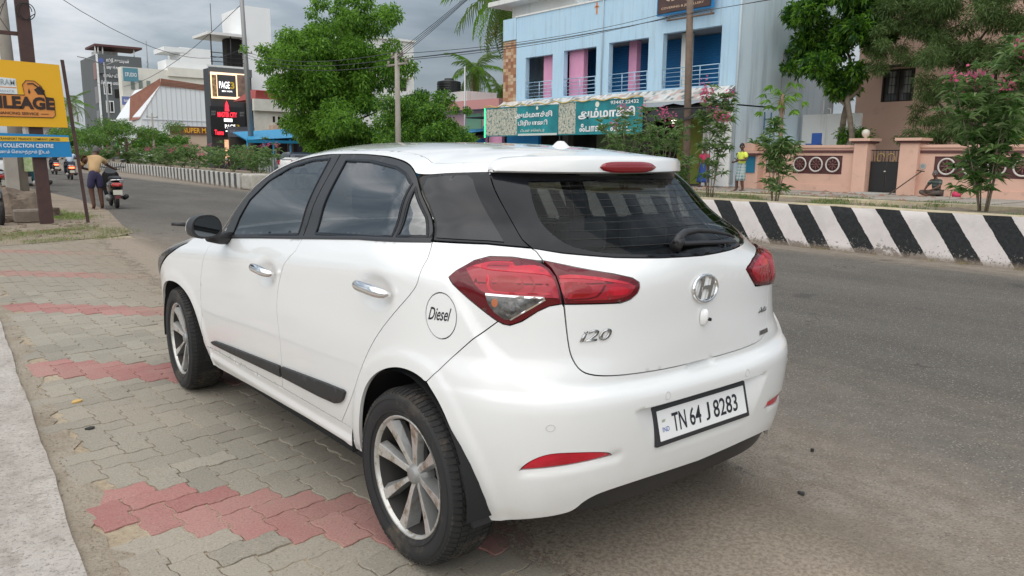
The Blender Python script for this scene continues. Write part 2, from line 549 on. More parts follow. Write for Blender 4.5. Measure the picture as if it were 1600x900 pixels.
def strip(name, line, wd, mt, parent, off=.002, relief=True, depth=.006, closed=False, f=Sv, w1=None):
    """a narrow raised band following a line on the body"""
    L = densify(line, .012, closed)
    n = len(L); v = []; fcs = []
    U = np.array(L); 
    d = np.zeros_like(U)
    for i in range(n):
        a = U[(i - 1) % n] if (closed or i > 0) else U[i]; b = U[(i + 1) % n] if (closed or i < n - 1) else U[i]
        t = (b - a) / max(1e-9, np.linalg.norm(b - a)); d[i] = (-t[1], t[0])
    ww = np.full(n, wd) if w1 is None else np.linspace(wd, w1, n)
    rows = []
    for s_, o_ in ((-1, -depth), (-.9, off * .6), (0, off), (.9, off * .6), (1, -depth)):
        q = U + d * (s_ * ww / 2)[:, None]
        P = f(q[:, 0], q[:, 1]); Nn = Nv(q[:, 0], q[:, 1], f)
        D = o_ + (Dv(U[:, 0], U[:, 1]) if relief else 0)
        rows.append(P + Nn * np.reshape(D, (-1, 1)))
    R_ = np.stack(rows, 1)
    v = R_.reshape(-1, 3)
    for i in range(n if closed else n - 1):
        j = (i + 1) % n
        for k in range(4): fcs.append((i * 5 + k, i * 5 + k + 1, j * 5 + k + 1, j * 5 + k))
    me = new_mesh(name, v, fcs, mt, True)
    smooth_by_angle(me, 50)
    return link(name, me, parent)
def wrap_text(name, body, u0, z0, height, width, mt, parent, off=.003, extr=.003, bold=0.0, shear=0.0, f=Sv, spacing=1.0, tilt=0.0, relief=True):
    """lettering laid on the body, left edge at u0 (reading towards the rear, then to the right)"""
    me = text_mesh(body, 1.0, 0, shear, 'LEFT', bold, spacing)
    co = np.array([v.co[:] for v in me.vertices]); mn, mxx = co.min(0), co.max(0)
    a = (co[:, 0] - mn[0]) / (mxx[0] - mn[0]) * width; b = (co[:, 1] - mn[1]) / (mxx[1] - mn[1]) * height
    e = 1e-3
    sp = np.linalg.norm(f([u0 + e], [z0]) - f([u0 - e], [z0])) / (2 * e)
    U = u0 - a / sp; Z = z0 + b + a * tilt
    P = f(U, Z); Nn = Nv(U, Z, f)
    P = P + Nn * (off + (Dv(U, Z) if relief else 0))[:, None] if relief else P + Nn * off
    for v, p in zip(me.vertices, P): v.co = p
    me.materials.clear(); me.materials.append(mt)
    if extr:
        bm = bmesh.new(); bm.from_mesh(me)
        r = bmesh.ops.extrude_face_region(bm, geom=list(bm.faces))
        vv = [g for g in r['geom'] if isinstance(g, bmesh.types.BMVert)]
        n0 = Vector(Nn.mean(0)).normalized()
        bmesh.ops.translate(bm, vec=n0 * extr, verts=vv)
        bmesh.ops.recalc_face_normals(bm, faces=bm.faces)
        bm.to_mesh(me); bm.free()
    return link(name, me, parent)
# ================================================================== THE PARKED CAR
paint = mat('white_car_paint', (.80, .805, .80), .32, coat=1.0, spec=.5)
paint_in = mat('black_lining', (.012, .012, .013), .85)
trim = mat('black_trim', (.022, .022, .024), .42)
trim_g = mat('gloss_black_trim', (.006, .007, .010), .10, spec=.32)
frame_m = mat('window_frame_black', (.030, .030, .032), .38)
rubber = mat('tyre_rubber', (.018, .018, .019), .72, bump=(60, .25, .003), dirt=(7, .56, .78, (.12, .095, .065)))
tread_m = mat('dusty_tread_rubber', (.020, .020, .020), .85, dirt=(6, .50, .74, (.14, .11, .08)))
rubber2 = mat('moulding_rubber', (.020, .020, .021), .5, bump=(300, .1, .001))
chrome = mat('chrome', (.80, .80, .80), .06, 1.0)
badge_m = mat('badge_chrome', (.42, .42, .42), .22, 1.0)
alloy = mat('machined_alloy', (.56, .55, .52), .32, .55, dirt=(20, .52, .64, (.27, .225, .16)))
alloy_d = mat('painted_alloy', (.30, .30, .295), .40, .35, dirt=(14, .56, .70, (.20, .165, .12)))
glass_t = tint_glass('tinted_side_glass', (.16, .175, .17), 3.1)
glass_r = tint_glass('tinted_rear_glass', (.80, .84, .83), 1.30)
glass_w = tint_glass('windscreen_glass', (.60, .65, .63), 1.5)
glass_q = mat('dark_privacy_glass', (.020, .021, .024), .12, spec=.42)
red_d = mat('dark_red_lens', (.115, .003, .008), .12, coat=.45, spec=.3)
red_b = mat('bright_red_lens', (.64, .010, .032), .22, coat=.35, noise=(7, .6, (.24, .003, .010)), bump=(45, .25, .003))
red_c = mat('crimson_lens', (.27, .002, .006), .10, coat=.4, bump=(60, .2, .002))
red_m = mat('mid_red_lens', (.40, .012, .028), .2, coat=.35, noise=(6, .7, (.24, .006, .014)))
clear_l = mat('clear_lamp_lens', (.20, .195, .19), .14, .5, coat=1.0, noise=(26, .95, (.035, .033, .032)))
amber = mat('amber_bulb', (.42, .11, .025), .2, coat=1.0)
white_p = mat('plate_white', (.80, .80, .80), .4)
ink = mat('black_ink', (.012, .014, .022), .5)
seat_m = mat('seat_fabric', (.030, .030, .034), .9)

# road dust thrown up along the sills and bumper
pt = paint.node_tree; pb = pt.nodes['Principled BSDF']; Np = None
tcn = pt.nodes.new('ShaderNodeTexCoord'); sx_ = pt.nodes.new('ShaderNodeSeparateXYZ'); pt.links.new(tcn.outputs['Object'], sx_.inputs[0])
nzp = pt.nodes.new('ShaderNodeTexNoise'); nzp.inputs['Scale'].default_value = 7; nzp.inputs['Detail'].default_value = 8; nzp.inputs['Roughness'].default_value = .7; pt.links.new(tcn.outputs['Object'], nzp.inputs['Vector'])
mr_ = pt.nodes.new('ShaderNodeMapRange'); mr_.inputs['From Min'].default_value = .62; mr_.inputs['From Max'].default_value = .22; mr_.inputs['To Max'].default_value = .42; pt.links.new(sx_.outputs[2], mr_.inputs['Value'])
mm_ = pt.nodes.new('ShaderNodeMath'); mm_.operation = 'MULTIPLY'; pt.links.new(mr_.outputs[0], mm_.inputs[0]); pt.links.new(nzp.outputs['Fac'], mm_.inputs[1])
mx_p = pt.nodes.new('ShaderNodeMixRGB'); mx_p.inputs[1].default_value = (.80, .805, .80, 1); mx_p.inputs[2].default_value = (.42, .36, .28, 1); pt.links.new(mm_.outputs[0], mx_p.inputs[0]); pt.links.new(mx_p.outputs[0], pb.inputs['Base Color'])
car = thing('parked_car', 'white five-door hatchback with tinted glass parked on the pavers, seen from behind', 'car')
body = car
BELT = [(1.926, .973), (1.798, .984), (1.291, 1.027), (.872, 1.062)]
BELT_R = [(.838, 1.064), (.373, 1.103), (-.066, 1.128)]
BCUT = [(.855, 1.062), (.846, 1.014), (.903, .967), (.936, .93), (.992, .84), (1.016, .751), (1.014, .637), (1.016, .519), (1.037, .425), (1.055, .373)]
FCUT = [(1.926, .973), (1.946, .894), (2.005, .803), (2.055, .692), (2.09, .544), (2.112, .393), (2.10, .362)]
RCUT = [(-.066, 1.128), (-.084, 1.09), (-.088, 1.009), (-.047, .958), (.035, .886), (.144, .788), (.264, .652), (.363, .508), (.433, .425), (.482, .373)]
BMPC = [(-.357, .911), (-.286, .849), (-.207, .768), (-.133, .690)]
fd = panel('front_door', BELT[:-1] + soften(BCUT, False) + [(2.10, .362)][:0] + soften(FCUT, False)[::-1][:-1], paint, car, back=paint_in,
           fine=[(1.0, 1.26, .82, .97, .010)])
rd = panel('rear_door', [BCUT[0]] + BELT_R[1:-1] + soften(RCUT, False) + soften(BCUT, False)[::-1][:-1], paint, car, back=paint_in,
           fine=[(.02, .28, .87, 1.02, .010)])
LT = [(-.480, 1.087), (-.463, 1.087), (-.379, 1.096), (-.304, 1.096), (-.254, 1.082), (-.212, 1.053), (-.196, 1.034), (-.214, 1.014), (-.273, .970), (-.345, .918)]
LB = [(-.357, .911), (-.372, .903), (-.391, .900), (-.423, .913), (-.467, .945), (-.499, .961), (-.536, .967)]
FLAP = [(-.176 + .058 * cos(a), .910 + .074 * sin(a)) for a in np.linspace(0, 2 * pi, 40, endpoint=False)]
qp = panel('rear_wing', [(-.066, 1.128), (-.283, 1.130), (-.44, 1.122), (-.457, 1.113)] + LT + BMPC + ARCH_R[6::-1][:0] + [p for p in ARCH_RS[::-1] if p[0] > -.125] + [(.372, .283), (.40, .371)] + soften(RCUT, False)[::-1][:-1],
           paint, car, back=paint_in, holes=[FLAP], step=.012, edge=.016)
flap = panel('fuel_flap', FLAP, paint, car, gap=.0022, step=.02)
sill = panel('sill', [(.402, .371), (.48, .371), (1.05, .371), (2.095, .360), (2.075, .27), (1.96, .262), (1.43, .283), (.83, .300), (.477, .300), (.374, .283)], paint, car, back=paint_in, step=.011)
HC = [(-.541, .957), (-.555, .838), (-.566, .795), (-.590, .757), (-.63, .740), (-.70, .730), (-.80, .724), (-.912, .7185), (-1.0, .717)]
HALF_B = LB + soften(HC, False)
BOT = [(-.326, .248), (-.383, .258), (-.476, .276), (-.560, .292), (-.585, .305), (-.612, .335), (-.665, .357), (-.80, .365), (-.95, .360), (UC, .354)]
half = [(-.133, .690)] + [p for p in ARCH_RS if p[0] < -.140 and p[0] > -.324]
REFL = [(-.427, .455), (-.447, .484), (-.484, .508), (-.524, .516), (-.60, .510), (-.67, .497), (-.688, .480), (-.635, .476), (-.525, .466)]
left_bottom = soften(BOT, False)
RHC = soften([(UC - .001, .717), (2 * UC + .912, .7185), (-1.40, .7235), (-1.46, .728), (-1.505, .742), (-1.535, .780), (-1.560, .843), (-1.578, .930)], False)
LAMP_R = [(-1.366, 1.013), (-1.395, .982), (-1.437, .943), (-1.52, .936), (-1.578, .932)]
LAMP_R2 = [(-1.64, .925), (-1.72, .905), (-1.80, .900), (-1.90, .95), (-1.99, 1.012), (-1.99, 1.034), (-1.92, 1.056), (-1.78, 1.064), (-1.66, 1.064)]
RLB = [(-1.578, .932), (-1.64, .925), (-1.72, .905), (-1.80, .900), (-1.845, .911)]
RHALF = RHC + RLB[1:]
REFL_R = [(-1.461, .471), (-1.519, .489), (-1.60, .495), (-1.68, .492), (-1.73, .474), (-1.651, .452), (-1.543, .460)]
outl = BMPC[::-1][:-1] + HALF_B + RHALF + mir(BMPC[::-1][:-1])
# right side arch runs down, then the lower edge back to the left, then up the left arch
rb = [(2 * UC - a, b) for a, b in half[1:]] + [(2 * UC - a, b) for a, b in left_bottom]
outl = outl + rb + left_bottom[::-1][1:] + half[::-1][:-1]
bump = panel('rear_bumper', outl, paint, car, back=paint_in, step=.0095, holes=[soften(REFL, True, 2, 75), soften(REFL_R, True, 2, 75)], edge=.0135, sharp=55,
             lines=[[RECESS[0], RECESS[1]], [RECESS[1], RECESS[2]], [RECESS[3], RECESS[0]], [(UC + .29, .606), (UC - .29, .606)]],
             fine=[(UC - .085, UC + .085, .680, .7165, .006)])
dif = panel('lower_valance', [(-.585, .305), (-.612, .335), (-.665, .357), (-.80, .365), (UC, .354)] + mir([(-.585, .305), (-.612, .335), (-.665, .357), (-.80, .365), (UC, .354)])[1:] + mir([(-.62, .262), (-.80, .268), (UC, .268)])[::-1][:0] + [(2 * UC + .60, .262), (2 * UC + .80, .262), (UC, .262), (-.80, .262), (-.60, .262)],
            trim, car, off=-.022, relief=False, back=paint_in, step=.03)
for pl in (REFL, REFL_R):
    r = panel('reflector', soften(pl, True, 2, 75), red_b, car, off=-.003, step=.02, skirt=.006)
    r['label'] = 'red reflector in the bumper'
# tailgate
GB = [(-.444, 1.121), (-.547, 1.109), (-.721, 1.095), (-.892, 1.088), (UC, 1.084)]
LI = [(-.480, 1.087), (-.583, 1.069), (-.703, 1.049), (-.765, 1.034), (-.789, 1.019), (-.790, 1.003), (-.781, .986), (-.754, .968), (-.719, .960), (-.614, .964), (-.541, .966)]
hl = [(-.444, 1.121), (-.457, 1.113)] + LI + soften(HC, False)[1:]
RTOP = [(-1.661, 1.066), (-1.607, 1.063), (-1.52, 1.056), (-1.441, 1.044), (-1.378, 1.022)]
tg = panel('tailgate', hl + RHC[1:] + LAMP_R[::-1][1:] + RTOP[::-1] + [(-1.72, 1.085), (2 * UC + .444, 1.121)] + [(2 * UC - a, b) for a, b in GB[1:-1]] + GB[::-1][:-1], paint, car, back=paint_in, step=.018, gap=.0024)
LIN = [(-.480, 1.087), (-.514, 1.058), (-.529, 1.015), (-.540, .966)]
lin_poly = soften(LI[::1] + LIN[::-1][1:-1], True, 1, 60)
LOUT = soften(LT[1:] + LB[1:] + LIN[::-1][1:-1] + [], True, 1, 70)
if 1:
    mm = lambda p: p
    lp = panel('tail_lamp', mm(LOUT), red_d, car, off=.003, gap=.0022, step=.02, relief=False, bulge=.010)
    l2 = panel('tailgate_lamp', mm(lin_poly), red_d, car, off=.003, gap=.0022, step=.02, relief=False, bulge=.008)
    k = dict(relief=False, gap=0, skirt=.002, step=.014)
    ko = dict(k, bulge=.010, follow=LOUT); ki = dict(k, bulge=.008, follow=lin_poly)
    panel('lens_field', soften([(-.245, 1.056), (-.300, 1.078), (-.40, 1.080), (-.482, 1.070), (-.513, 1.040), (-.526, .985), (-.40, .990), (-.315, .993), (-.285, 1.022)], True, 2, 80), red_m, lp, off=.0034, **ko)
    panel('upper_light_band', soften([(-.262, 1.060), (-.305, 1.075), (-.40, 1.077), (-.478, 1.067), (-.508, 1.043), (-.40, 1.050), (-.320, 1.052)], True, 2, 80), red_b, lp, off=.0040, **ko)
    panel('round_light', [(-.378 + .050 * cos(a), 1.020 + .020 * sin(a)) for a in np.linspace(0, 2 * pi, 24, endpoint=False)], red_c, lp, off=.0040, **ko)
    panel('light_guide', soften([(-.318, 1.040), (-.326, 1.006), (-.345, .997), (-.50, .995), (-.50, .9985), (-.35, 1.0005), (-.333, 1.009), (-.326, 1.040)], True, 1, 80), red_b, lp, off=.0044, **ko)
    panel('light_guide', soften([(-.445, 1.040), (-.462, 1.020), (-.452, .999), (-.446, .999), (-.456, 1.020), (-.439, 1.040)], True, 1, 80), red_c, lp, off=.0044, **ko)
    cl = panel('indicator_window', [(-.322, .988), (-.482, .981), (-.405, .931), (-.391, .920), (-.377, .918), (-.347, .939), (-.331, .962)], clear_l, lp, off=.0040, **ko)
    for q_ in ([(-.322, .989), (-.484, .982)], [(-.484, .982), (-.405, .930), (-.390, .919)]):
        d_ = .0042
        (a0, b0), (a1, b1) = q_[0], q_[-1]
        poly = [(a, b) for a, b in q_] + [(a + (.0 if len(q_) == 2 else -.004), b + (.006 if len(q_) == 2 else -.003)) for a, b in q_[::-1]]
        panel('chrome_edge', poly, chrome, lp, off=.0048, **ko)
    panel('bulb', [(-.349 + .009 * cos(t), .968 + .013 * sin(t)) for t in np.linspace(0, 2 * pi, 12, endpoint=False)], amber, cl, off=.0046, **ko)
    panel('bulb_shade', [(-.405, .975), (-.372, .972), (-.368, .948), (-.385, .930), (-.402, .938), (-.420, .955)], mat('lamp_bowl_dark', (.03, .028, .027), .15, coat=1, noise=(40, .9, (.22, .21, .20))), cl, off=.0046, **ko)
    panel('lens_field', soften([(-.526, 1.046), (-.60, 1.046), (-.735, 1.026), (-.768, 1.010), (-.750, .982), (-.70, .973), (-.62, .975), (-.538, .977)], True, 2, 80), red_m, l2, off=.0034, **ki)
    panel('upper_light_band', soften([(-.526, 1.045), (-.60, 1.045), (-.738, 1.024), (-.745, 1.016), (-.62, 1.034), (-.534, 1.036)], True, 1, 80), red_b, l2, off=.0040, **ki)
    panel('inner_light', soften([(-.540, 1.028), (-.60, 1.026), (-.624, 1.010), (-.618, .994), (-.60, .986), (-.542, .985)], True, 2, 80), red_c, l2, off=.0040, **ki)
    panel('inner_light', soften([(-.665, .986), (-.676, 1.016), (-.732, 1.008), (-.745, .998), (-.735, .984)], True, 2, 80), red_b, l2, off=.0040, **ki)
    panel('light_guide', soften([(-.545, .978), (-.630, .978), (-.655, 1.000), (-.665, 1.018), (-.659, 1.020), (-.648, 1.001), (-.627, .982), (-.545, .982)], True, 1, 80), red_d, l2, off=.0044, **ki)
RIN = soften(LAMP_R[:-1] + [(-1.576, .932), (-1.590, .99), (-1.600, 1.062)] + RTOP[2:], True, 1, 70)
ROUT = soften([(-1.580, .932), (-1.64, .925), (-1.72, .905), (-1.80, .900), (-1.90, .95), (-1.99, 1.012), (-1.99, 1.034), (-1.92, 1.056), (-1.78, 1.064), (-1.604, 1.063), (-1.594, .99)], True, 1, 70)
lp = panel('tail_lamp', ROUT, red_d, car, off=.003, gap=.0022, step=.02, relief=False, bulge=.010)
l2 = panel('tailgate_lamp', RIN, red_d, car, off=.003, gap=.0022, step=.02, relief=False, bulge=.008)
kr = dict(k, bulge=.008, follow=RIN); kq = dict(k, bulge=.010, follow=ROUT)
panel('lens_field', soften([(-1.395, 1.008), (-1.45, 1.038), (-1.585, 1.050), (-1.575, .946), (-1.45, .955), (-1.41, .985)], True, 1, 80), red_m, l2, off=.0034, **kr)
panel('upper_light_band', [(-1.44, 1.020), (-1.50, 1.040), (-1.585, 1.046), (-1.582, 1.020), (-1.50, 1.012)], red_b, l2, off=.0040, **kr)
for a in (-1.46, -1.49, -1.52, -1.55):
    panel('light_guide', [(a, .955), (a + .012, .985), (a + .004, 1.008), (a - .005, 1.008), (a + .003, .985), (a - .009, .955)], red_c, l2, off=.0042, **kr)
panel('lens_field', [(-1.60, 1.046), (-1.78, 1.050), (-1.92, 1.040), (-1.90, .97), (-1.75, .93), (-1.60, .94)], red_m, lp, off=.0034, **kq)
# greenhouse
FT = [(1.845, .978), (1.826, 1.004), (1.745, 1.137), (1.579, 1.255), (1.35, 1.347), (1.119, 1.394), (.89, 1.412), (.822, 1.4135)]
FTR = [(.818, 1.4135), (.67, 1.4135), (.465, 1.4075), (.315, 1.391), (.217, 1.366), (.150, 1.338), (.10, 1.305), (.023, 1.244), (-.03, 1.185), (-.063, 1.131)]
FW = [(1.703, 1.004), (1.668, 1.094), (1.602, 1.186), (1.44, 1.285), (1.245, 1.352), (1.046, 1.385), (.895, 1.393), (.913, 1.076)]
RW = [(.747, 1.389), (.541, 1.386), (.33, 1.365), (.225, 1.340), (.150, 1.310), (.152, 1.129), (.751, 1.092)]
RQ = [(.117, 1.300), (.009, 1.202), (-.033, 1.141), (.122, 1.132)]
ff = panel('front_window_frame', soften(FT, False) + [(.861, 1.064)] + [(1.291, 1.029), (1.798, .986)], frame_m, car, holes=[FW], relief=False, back=paint_in)
rf = panel('rear_window_frame', soften(FTR, False) + [(.373, 1.105), (.857, 1.066)], frame_m, car, holes=[RW, RQ], relief=False, back=paint_in)
panel('front_window', FW, glass_t, car, off=-.002, gap=-.006, relief=False, skirt=0, step=.022)
panel('rear_window', RW, glass_t, car, off=-.002, gap=-.006, relief=False, skirt=0, step=.022)
panel('quarter_window', RQ, glass_t, car, off=-.002, gap=-.006, relief=False, skirt=0, step=.022)
for W_ in (FW, RW, RQ):
    strip('window_seal', W_, .012, trim_g, car, off=.0035, relief=False, closed=True, depth=.004)
strip('belt_seal', [(1.86, .982), (1.798, .987), (1.291, 1.031), (.872, 1.0655), (.373, 1.107), (-.062, 1.131)], .014, trim, car, off=.006, relief=False)
CPAN = [(.118, 1.342), (.0, 1.352), (-.182, 1.362), (-.31, 1.241), (-.404, 1.147), (-.434, 1.125), (-.283, 1.132), (-.068, 1.131), (-.036, 1.185), (.018, 1.244), (.094, 1.305), (.13, 1.330)]
cp = panel('rear_pillar_cover', CPAN, trim_g, car, relief=False, back=paint_in)
cq = panel('fixed_quarter_glass', [(.085, 1.332), (.0, 1.342), (-.10, 1.345), (-.135, 1.330), (-.255, 1.215), (-.345, 1.136), (-.283, 1.138), (-.075, 1.138), (-.045, 1.185), (.008, 1.244), (.075, 1.298)], glass_q, cp, off=.0025, skirt=.003, relief=False)
GT = [(-.186, 1.362), (-.31, 1.240), (-.404, 1.146), (-.444, 1.121)]
gl_out = [(-.186, 1.362)] + GT[1:] + GB[1:] + [(2 * UC - a, b) for a, b in GB[-2:0:-1]] + [(2 * UC - a, b) for a, b in GT[::-1]]
gl_out = gl_out + [(UC - .3, 1.345), (UC, 1.344), (UC + .3, 1.345)]
GI = soften([(-.40, 1.325), (-.445, 1.235), (-.475, 1.190), (-.55, 1.140), (-.62, 1.118), (-.75, 1.104), (-.952, 1.099), (UC, 1.098)], False)
gin = GI + [(2 * UC - a, b) for a, b in GI[::-1][1:]] + [(UC, 1.332)]
panel('rear_window_border', gl_out, trim_g, car, holes=[gin], relief=False, step=.03, back=paint_in, skirt=.006)
panel('rear_window', gin, glass_r, car, gap=-.004, off=-.001, relief=False, skirt=0, step=.04)
for i in range(9):
    z = 1.125 + i * .023
    c0 = np.interp(z, [1.10, 1.14, 1.19, 1.235, 1.33], [-.72, -.56, -.49, -.455, -.41])
    strip('heater_line', [(c0, z), (UC, z + .004), (2 * UC - c0, z)], .0010, mat('heater_brown', (.022, .020, .018), .6), car, off=.0005, relief=False, depth=0)
# roof, windscreen and bonnet: Top(u, v)
VM = .62
RE = [(-.184, 1.357), (-.1, 1.355), (.0, 1.3515), (.10, 1.346), (.155, 1.347), (.217, 1.3675), (.315, 1.3925), (.465, 1.409), (.67, 1.415), (.89, 1.4135), (1.119, 1.3955), (1.35, 1.3485), (1.579, 1.2565), (1.745, 1.1385), (1.826, 1.06), (1.93, .985), (2.1, .968), (2.3, .938), (2.5, .888), (2.7, .832), (2.9, .772), (3.1, .70), (3.25, .635), (3.40, .56)]
def Top(u, v):
    u = np.atleast_1d(np.asarray(u, float)); v = np.atleast_1d(np.asarray(v, float))
    ze = tab([p[0] for p in RE], [p[1] for p in RE], u)
    e = Sv(u, ze)
    xe = np.abs(e[:, 0]); y = e[:, 1]
    zc = tab([-.25, .15, .6, 1.0, 1.3, 1.45, 1.7, 1.95, 2.12, 2.5, 2.9, 3.2, 3.35, 3.42], [1.418, 1.452, 1.470, 1.474, 1.458, 1.425, 1.305, 1.15, 1.035, .985, .915, .82, .73, .60], y)
    s = np.sin(np.clip(v / VM, -1, 1) * pi / 2)
    z = ze + (zc - ze) * (1 - np.abs(s)**2.5)**(1 / 1.35)
    return np.stack([s * xe, y, z], 1)
def edge_u(lo, hi, n, v): return [(a, v) for a in np.linspace(lo, hi, n)]
V1 = VM * .90
roof_in = .50
def rv(u): return .42 + .085 * max(0, min(1, (u + .165) / 1.465))
def ditch(lo, hi, n, sg): return [(a, sg * rv(a)) for a in np.linspace(lo, hi, n)]
def arc(u0, u1, v0, v1, bow, n=12):
    return [(u0 + (u1 - u0) * t + bow * 4 * t * (1 - t), v0 + (v1 - v0) * t) for t in np.linspace(0, 1, n)]
rp = panel('roof', ditch(1.30, -.182, 40, -1) + ditch(-.182, 1.30, 40, 1) + arc(1.32, 1.32, .505, -.505, .06)[1:-1], paint, car, relief=False, f=Top, step=.03, gap=.002, back=paint_in)
for sgn in (-1, 1):
    side = edge_u(-.182, 1.90, 60, sgn * .6195) + [(a, sgn * b) for a, b in [(1.96, .575), (1.8, .568), (1.6, .553), (1.42, .53), (1.30, .506)]] + ditch(1.28, -.182, 34, sgn)
    panel('roof_side', side, paint, car, relief=False, f=Top, step=.02, gap=.001, back=paint_in)
    strip('roof_ditch', ditch(1.28, -.125, 40, sgn), .008, trim, car, off=-.001, relief=False, f=Top, depth=.004)
ws = [(1.30, -.504)] + arc(1.34, 1.34, -.505, .505, .06)[1:-1] + [(1.30, .504)] + [(1.6, .553), (1.95, .573)] + arc(1.95, 1.95, .573, -.573, .17)[1:-1] + [(1.95, -.573), (1.6, -.553)]
panel('windscreen', ws, glass_w, car, relief=False, f=Top, step=.05, gap=.003, skirt=.004)
hood = [(1.97, -.60)] + arc(1.98, 1.98, -.60, .60, .17)[1:-1] + [(1.97, .60), (2.6, .60), (3.30, .60)] + arc(3.32, 3.32, .58, -.58, .04)[1:-1] + [(3.30, -.60), (2.6, -.60)]
panel('bonnet', hood, paint, car, relief=False, f=Top, step=.05, back=paint_in)
wing = soften(FCUT, False) + [(2.07, .30)] + ARCH_FS[::-1] + [(3.02, .27), (3.02, .50), (3.00, .60), (2.91, .67), (2.77, .744), (2.61, .812), (2.48, .862), (2.42, .884), (2.35, .905), (2.3, .936), (2.1, .966)]
fw_ = panel('front_wing', wing, paint, car, back=paint_in, step=.022)
HLP = [(2.42, .888), (2.50, .880), (2.70, .826), (2.90, .765), (3.10, .695), (3.22, .60), (3.10, .60), (3.01, .615), (2.92, .68), (2.78, .752), (2.62, .820), (2.49, .868)]
hl_ = panel('headlamp', soften(HLP, True, 1, 60), glass_q, car, relief=False, step=.03, bulge=.006)
fb_half = [(3.025, .27), (3.025, .50), (3.01, .60), (3.10, .59), (3.23, .59), (3.30, .60), (3.415, .60), (3.415, .27)]
fb = panel('front_bumper', fb_half, paint, car, relief=False, step=.03, back=paint_in)
rub1 = panel('side_moulding', soften([(1.968, .404), (1.95, .419), (1.875, .432), (1.030, .484), (1.030, .430), (1.922, .397)], True, 1, 80), rubber2, car, off=.012, skirt=.016, relief=False)
rub2 = panel('side_moulding', soften([(1.010, .486), (.425, .526), (.402, .518), (.440, .464), (.52, .441), (1.010, .433)], True, 1, 80), rubber2, car, off=.012, skirt=.016, relief=False)
def handle(hu, hz):
    us = np.linspace(hu + .108, hu - .108, 15)
    t = np.linspace(-1, 1, 15)
    z = hz + .004 - .006 * t + .006 * (1 - t * t)
    P = Sv(us, z); Nn = Nv(us, z)
    off = .004 + .030 * (1 - t**4) 
    P = P + Nn * off[:, None]
    mb = MB(); mb.tube([tuple(p) for p in P], [.006 + .015 * sqrt(max(0, 1 - abs(a)**3)) for a in t], 12)
    o = mb.build('door_handle', chrome, car, True)
    return o
hR, hF = handle(.150, .950), handle(1.125, .898)
mirrorables = [fd, rd, qp, flap, sill, ff, rf, cp, cq, fw_, hl_, fb, rub1, rub2, hR, hF]
for o in mirrorables: mirror(o)
for nm in ('front_window', 'rear_window', 'quarter_window', 'window_seal', 'belt_seal'):
    for o in [c for c in car.children if c.name.split('.')[0] == nm and not c.get('_m')]:
        if nm == 'rear_window' and abs(sum(v.co.x for v in o.data.vertices)) / len(o.data.vertices) < .2: continue
        mirror(o)
# small openings behind the panels
mb = MB()
mb.box(-.74, .74, .40, 2.05, .19, .29); mb.box(-.60, .60, -.42, .45, .26, .40); mb.box(-.60, .60, 2.0, 3.2, .22, .60)
mb.box(-.52, .52, -.53, -.50, .31, .70); mb.box(-.57, .57, -.50, 2.0, .40, .42)
bevel(mb.build('underbody', paint_in, car), .02)
for sx in (-1, 1):
    for yy, rr in ((.02, .385), (2.50, .41)):
        mb = MB(); n = 20; v = []
        for k in range(n + 1):
            a = -.10 + (pi + .2) * k / n
            for x in (.835, .50): v.append((sx * x, yy + rr * .98 * cos(a), .31 + rr * .96 * sin(a)))
        mb.add(v, [(2 * k, 2 * k + 1, 2 * k + 3, 2 * k + 2) for k in range(n)])
        mb.add([(sx * .50, yy + rr * .97 * cos(pi * k / 24), .30 + rr * .95 * sin(pi * k / 24)) for k in range(25)], [tuple(range(25))])
        mb.build('wheel_arch_liner', paint_in, car, True)
# cabin
mb = MB()
mb.box(-.60, .60, -.02, .12, .45, 1.02); mb.box(-.60, .60, .12, .62, .45, .60)
bevel(mb.build('rear_seat', seat_m, car), .05, 3)
for x in (-.38, 0, .38):
    mb = MB(); mb.box(x - .12, x + .12, -.03, .07, 1.03, 1.17); bevel(mb.build('headrest', seat_m, car), .035, 3)
for x in (-.35, .35):
    mb = MB(); mb.box(x - .24, x + .24, .98, 1.12, .5, 1.10); mb.box(x - .24, x + .24, 1.1, 1.6, .45, .62)
    bevel(mb.build('front_seat', seat_m, car), .05, 3)
    mb = MB(); mb.box(x - .12, x + .12, .97, 1.07, 1.12, 1.28); bevel(mb.build('headrest', seat_m, car), .035, 3)
mb = MB(); mb.box(-.66, .66, 1.75, 2.05, .6, .98); bevel(mb.build('dashboard', seat_m, car), .05, 3)
mb = MB(); mb.box(-.56, .56, -.46, -.05, .93, .96); mb.build('parcel_shelf', seat_m, car)
# spoiler
xs_ = np.sin(np.linspace(-1, 1, 61) * pi / 2)
e0 = Sv([-.184], [1.357])[0]
xe, ye = abs(e0[0]), e0[1]
v = []; nsec = 8
for s in xs_:
    a = abs(s)
    x = s * xe * (1.0)
    yr = -.232 + (ye - .035 + .232) * a**3.0
    fr = Top([-.160], [VM * math.asin(max(-1, min(1, s * .999))) / (pi / 2)])[0]
    yf, zt = fr[1], fr[2]
    ztr = 1.363 + .043 * (1 - a**9)**.5
    zbr = 1.352 + .004 * a**2
    zt = max(zt, 1.357 + .055 * (1 - a**12)**.5)
    v += [(x, yf, zt), (x, (yf * 2 + yr) / 3, zt * .62 + ztr * .38 + .004), (x, (yf + 2 * yr) / 3, zt * .28 + ztr * .72 + .005), (x, yr + .016, ztr + .0035), (x, yr + .006, ztr - .006), (x, yr + .003, zbr + .006), (x, yr + .012, zbr), (x, yf + .01, zbr + .005)]
f = []
for i in range(len(xs_) - 1):
    for k in range(nsec - 1): f.append((i * nsec + k, i * nsec + k + 1, (i + 1) * nsec + k + 1, (i + 1) * nsec + k))
f += [tuple(range(nsec)), tuple(reversed([(len(xs_) - 1) * nsec + k for k in range(nsec)]))]
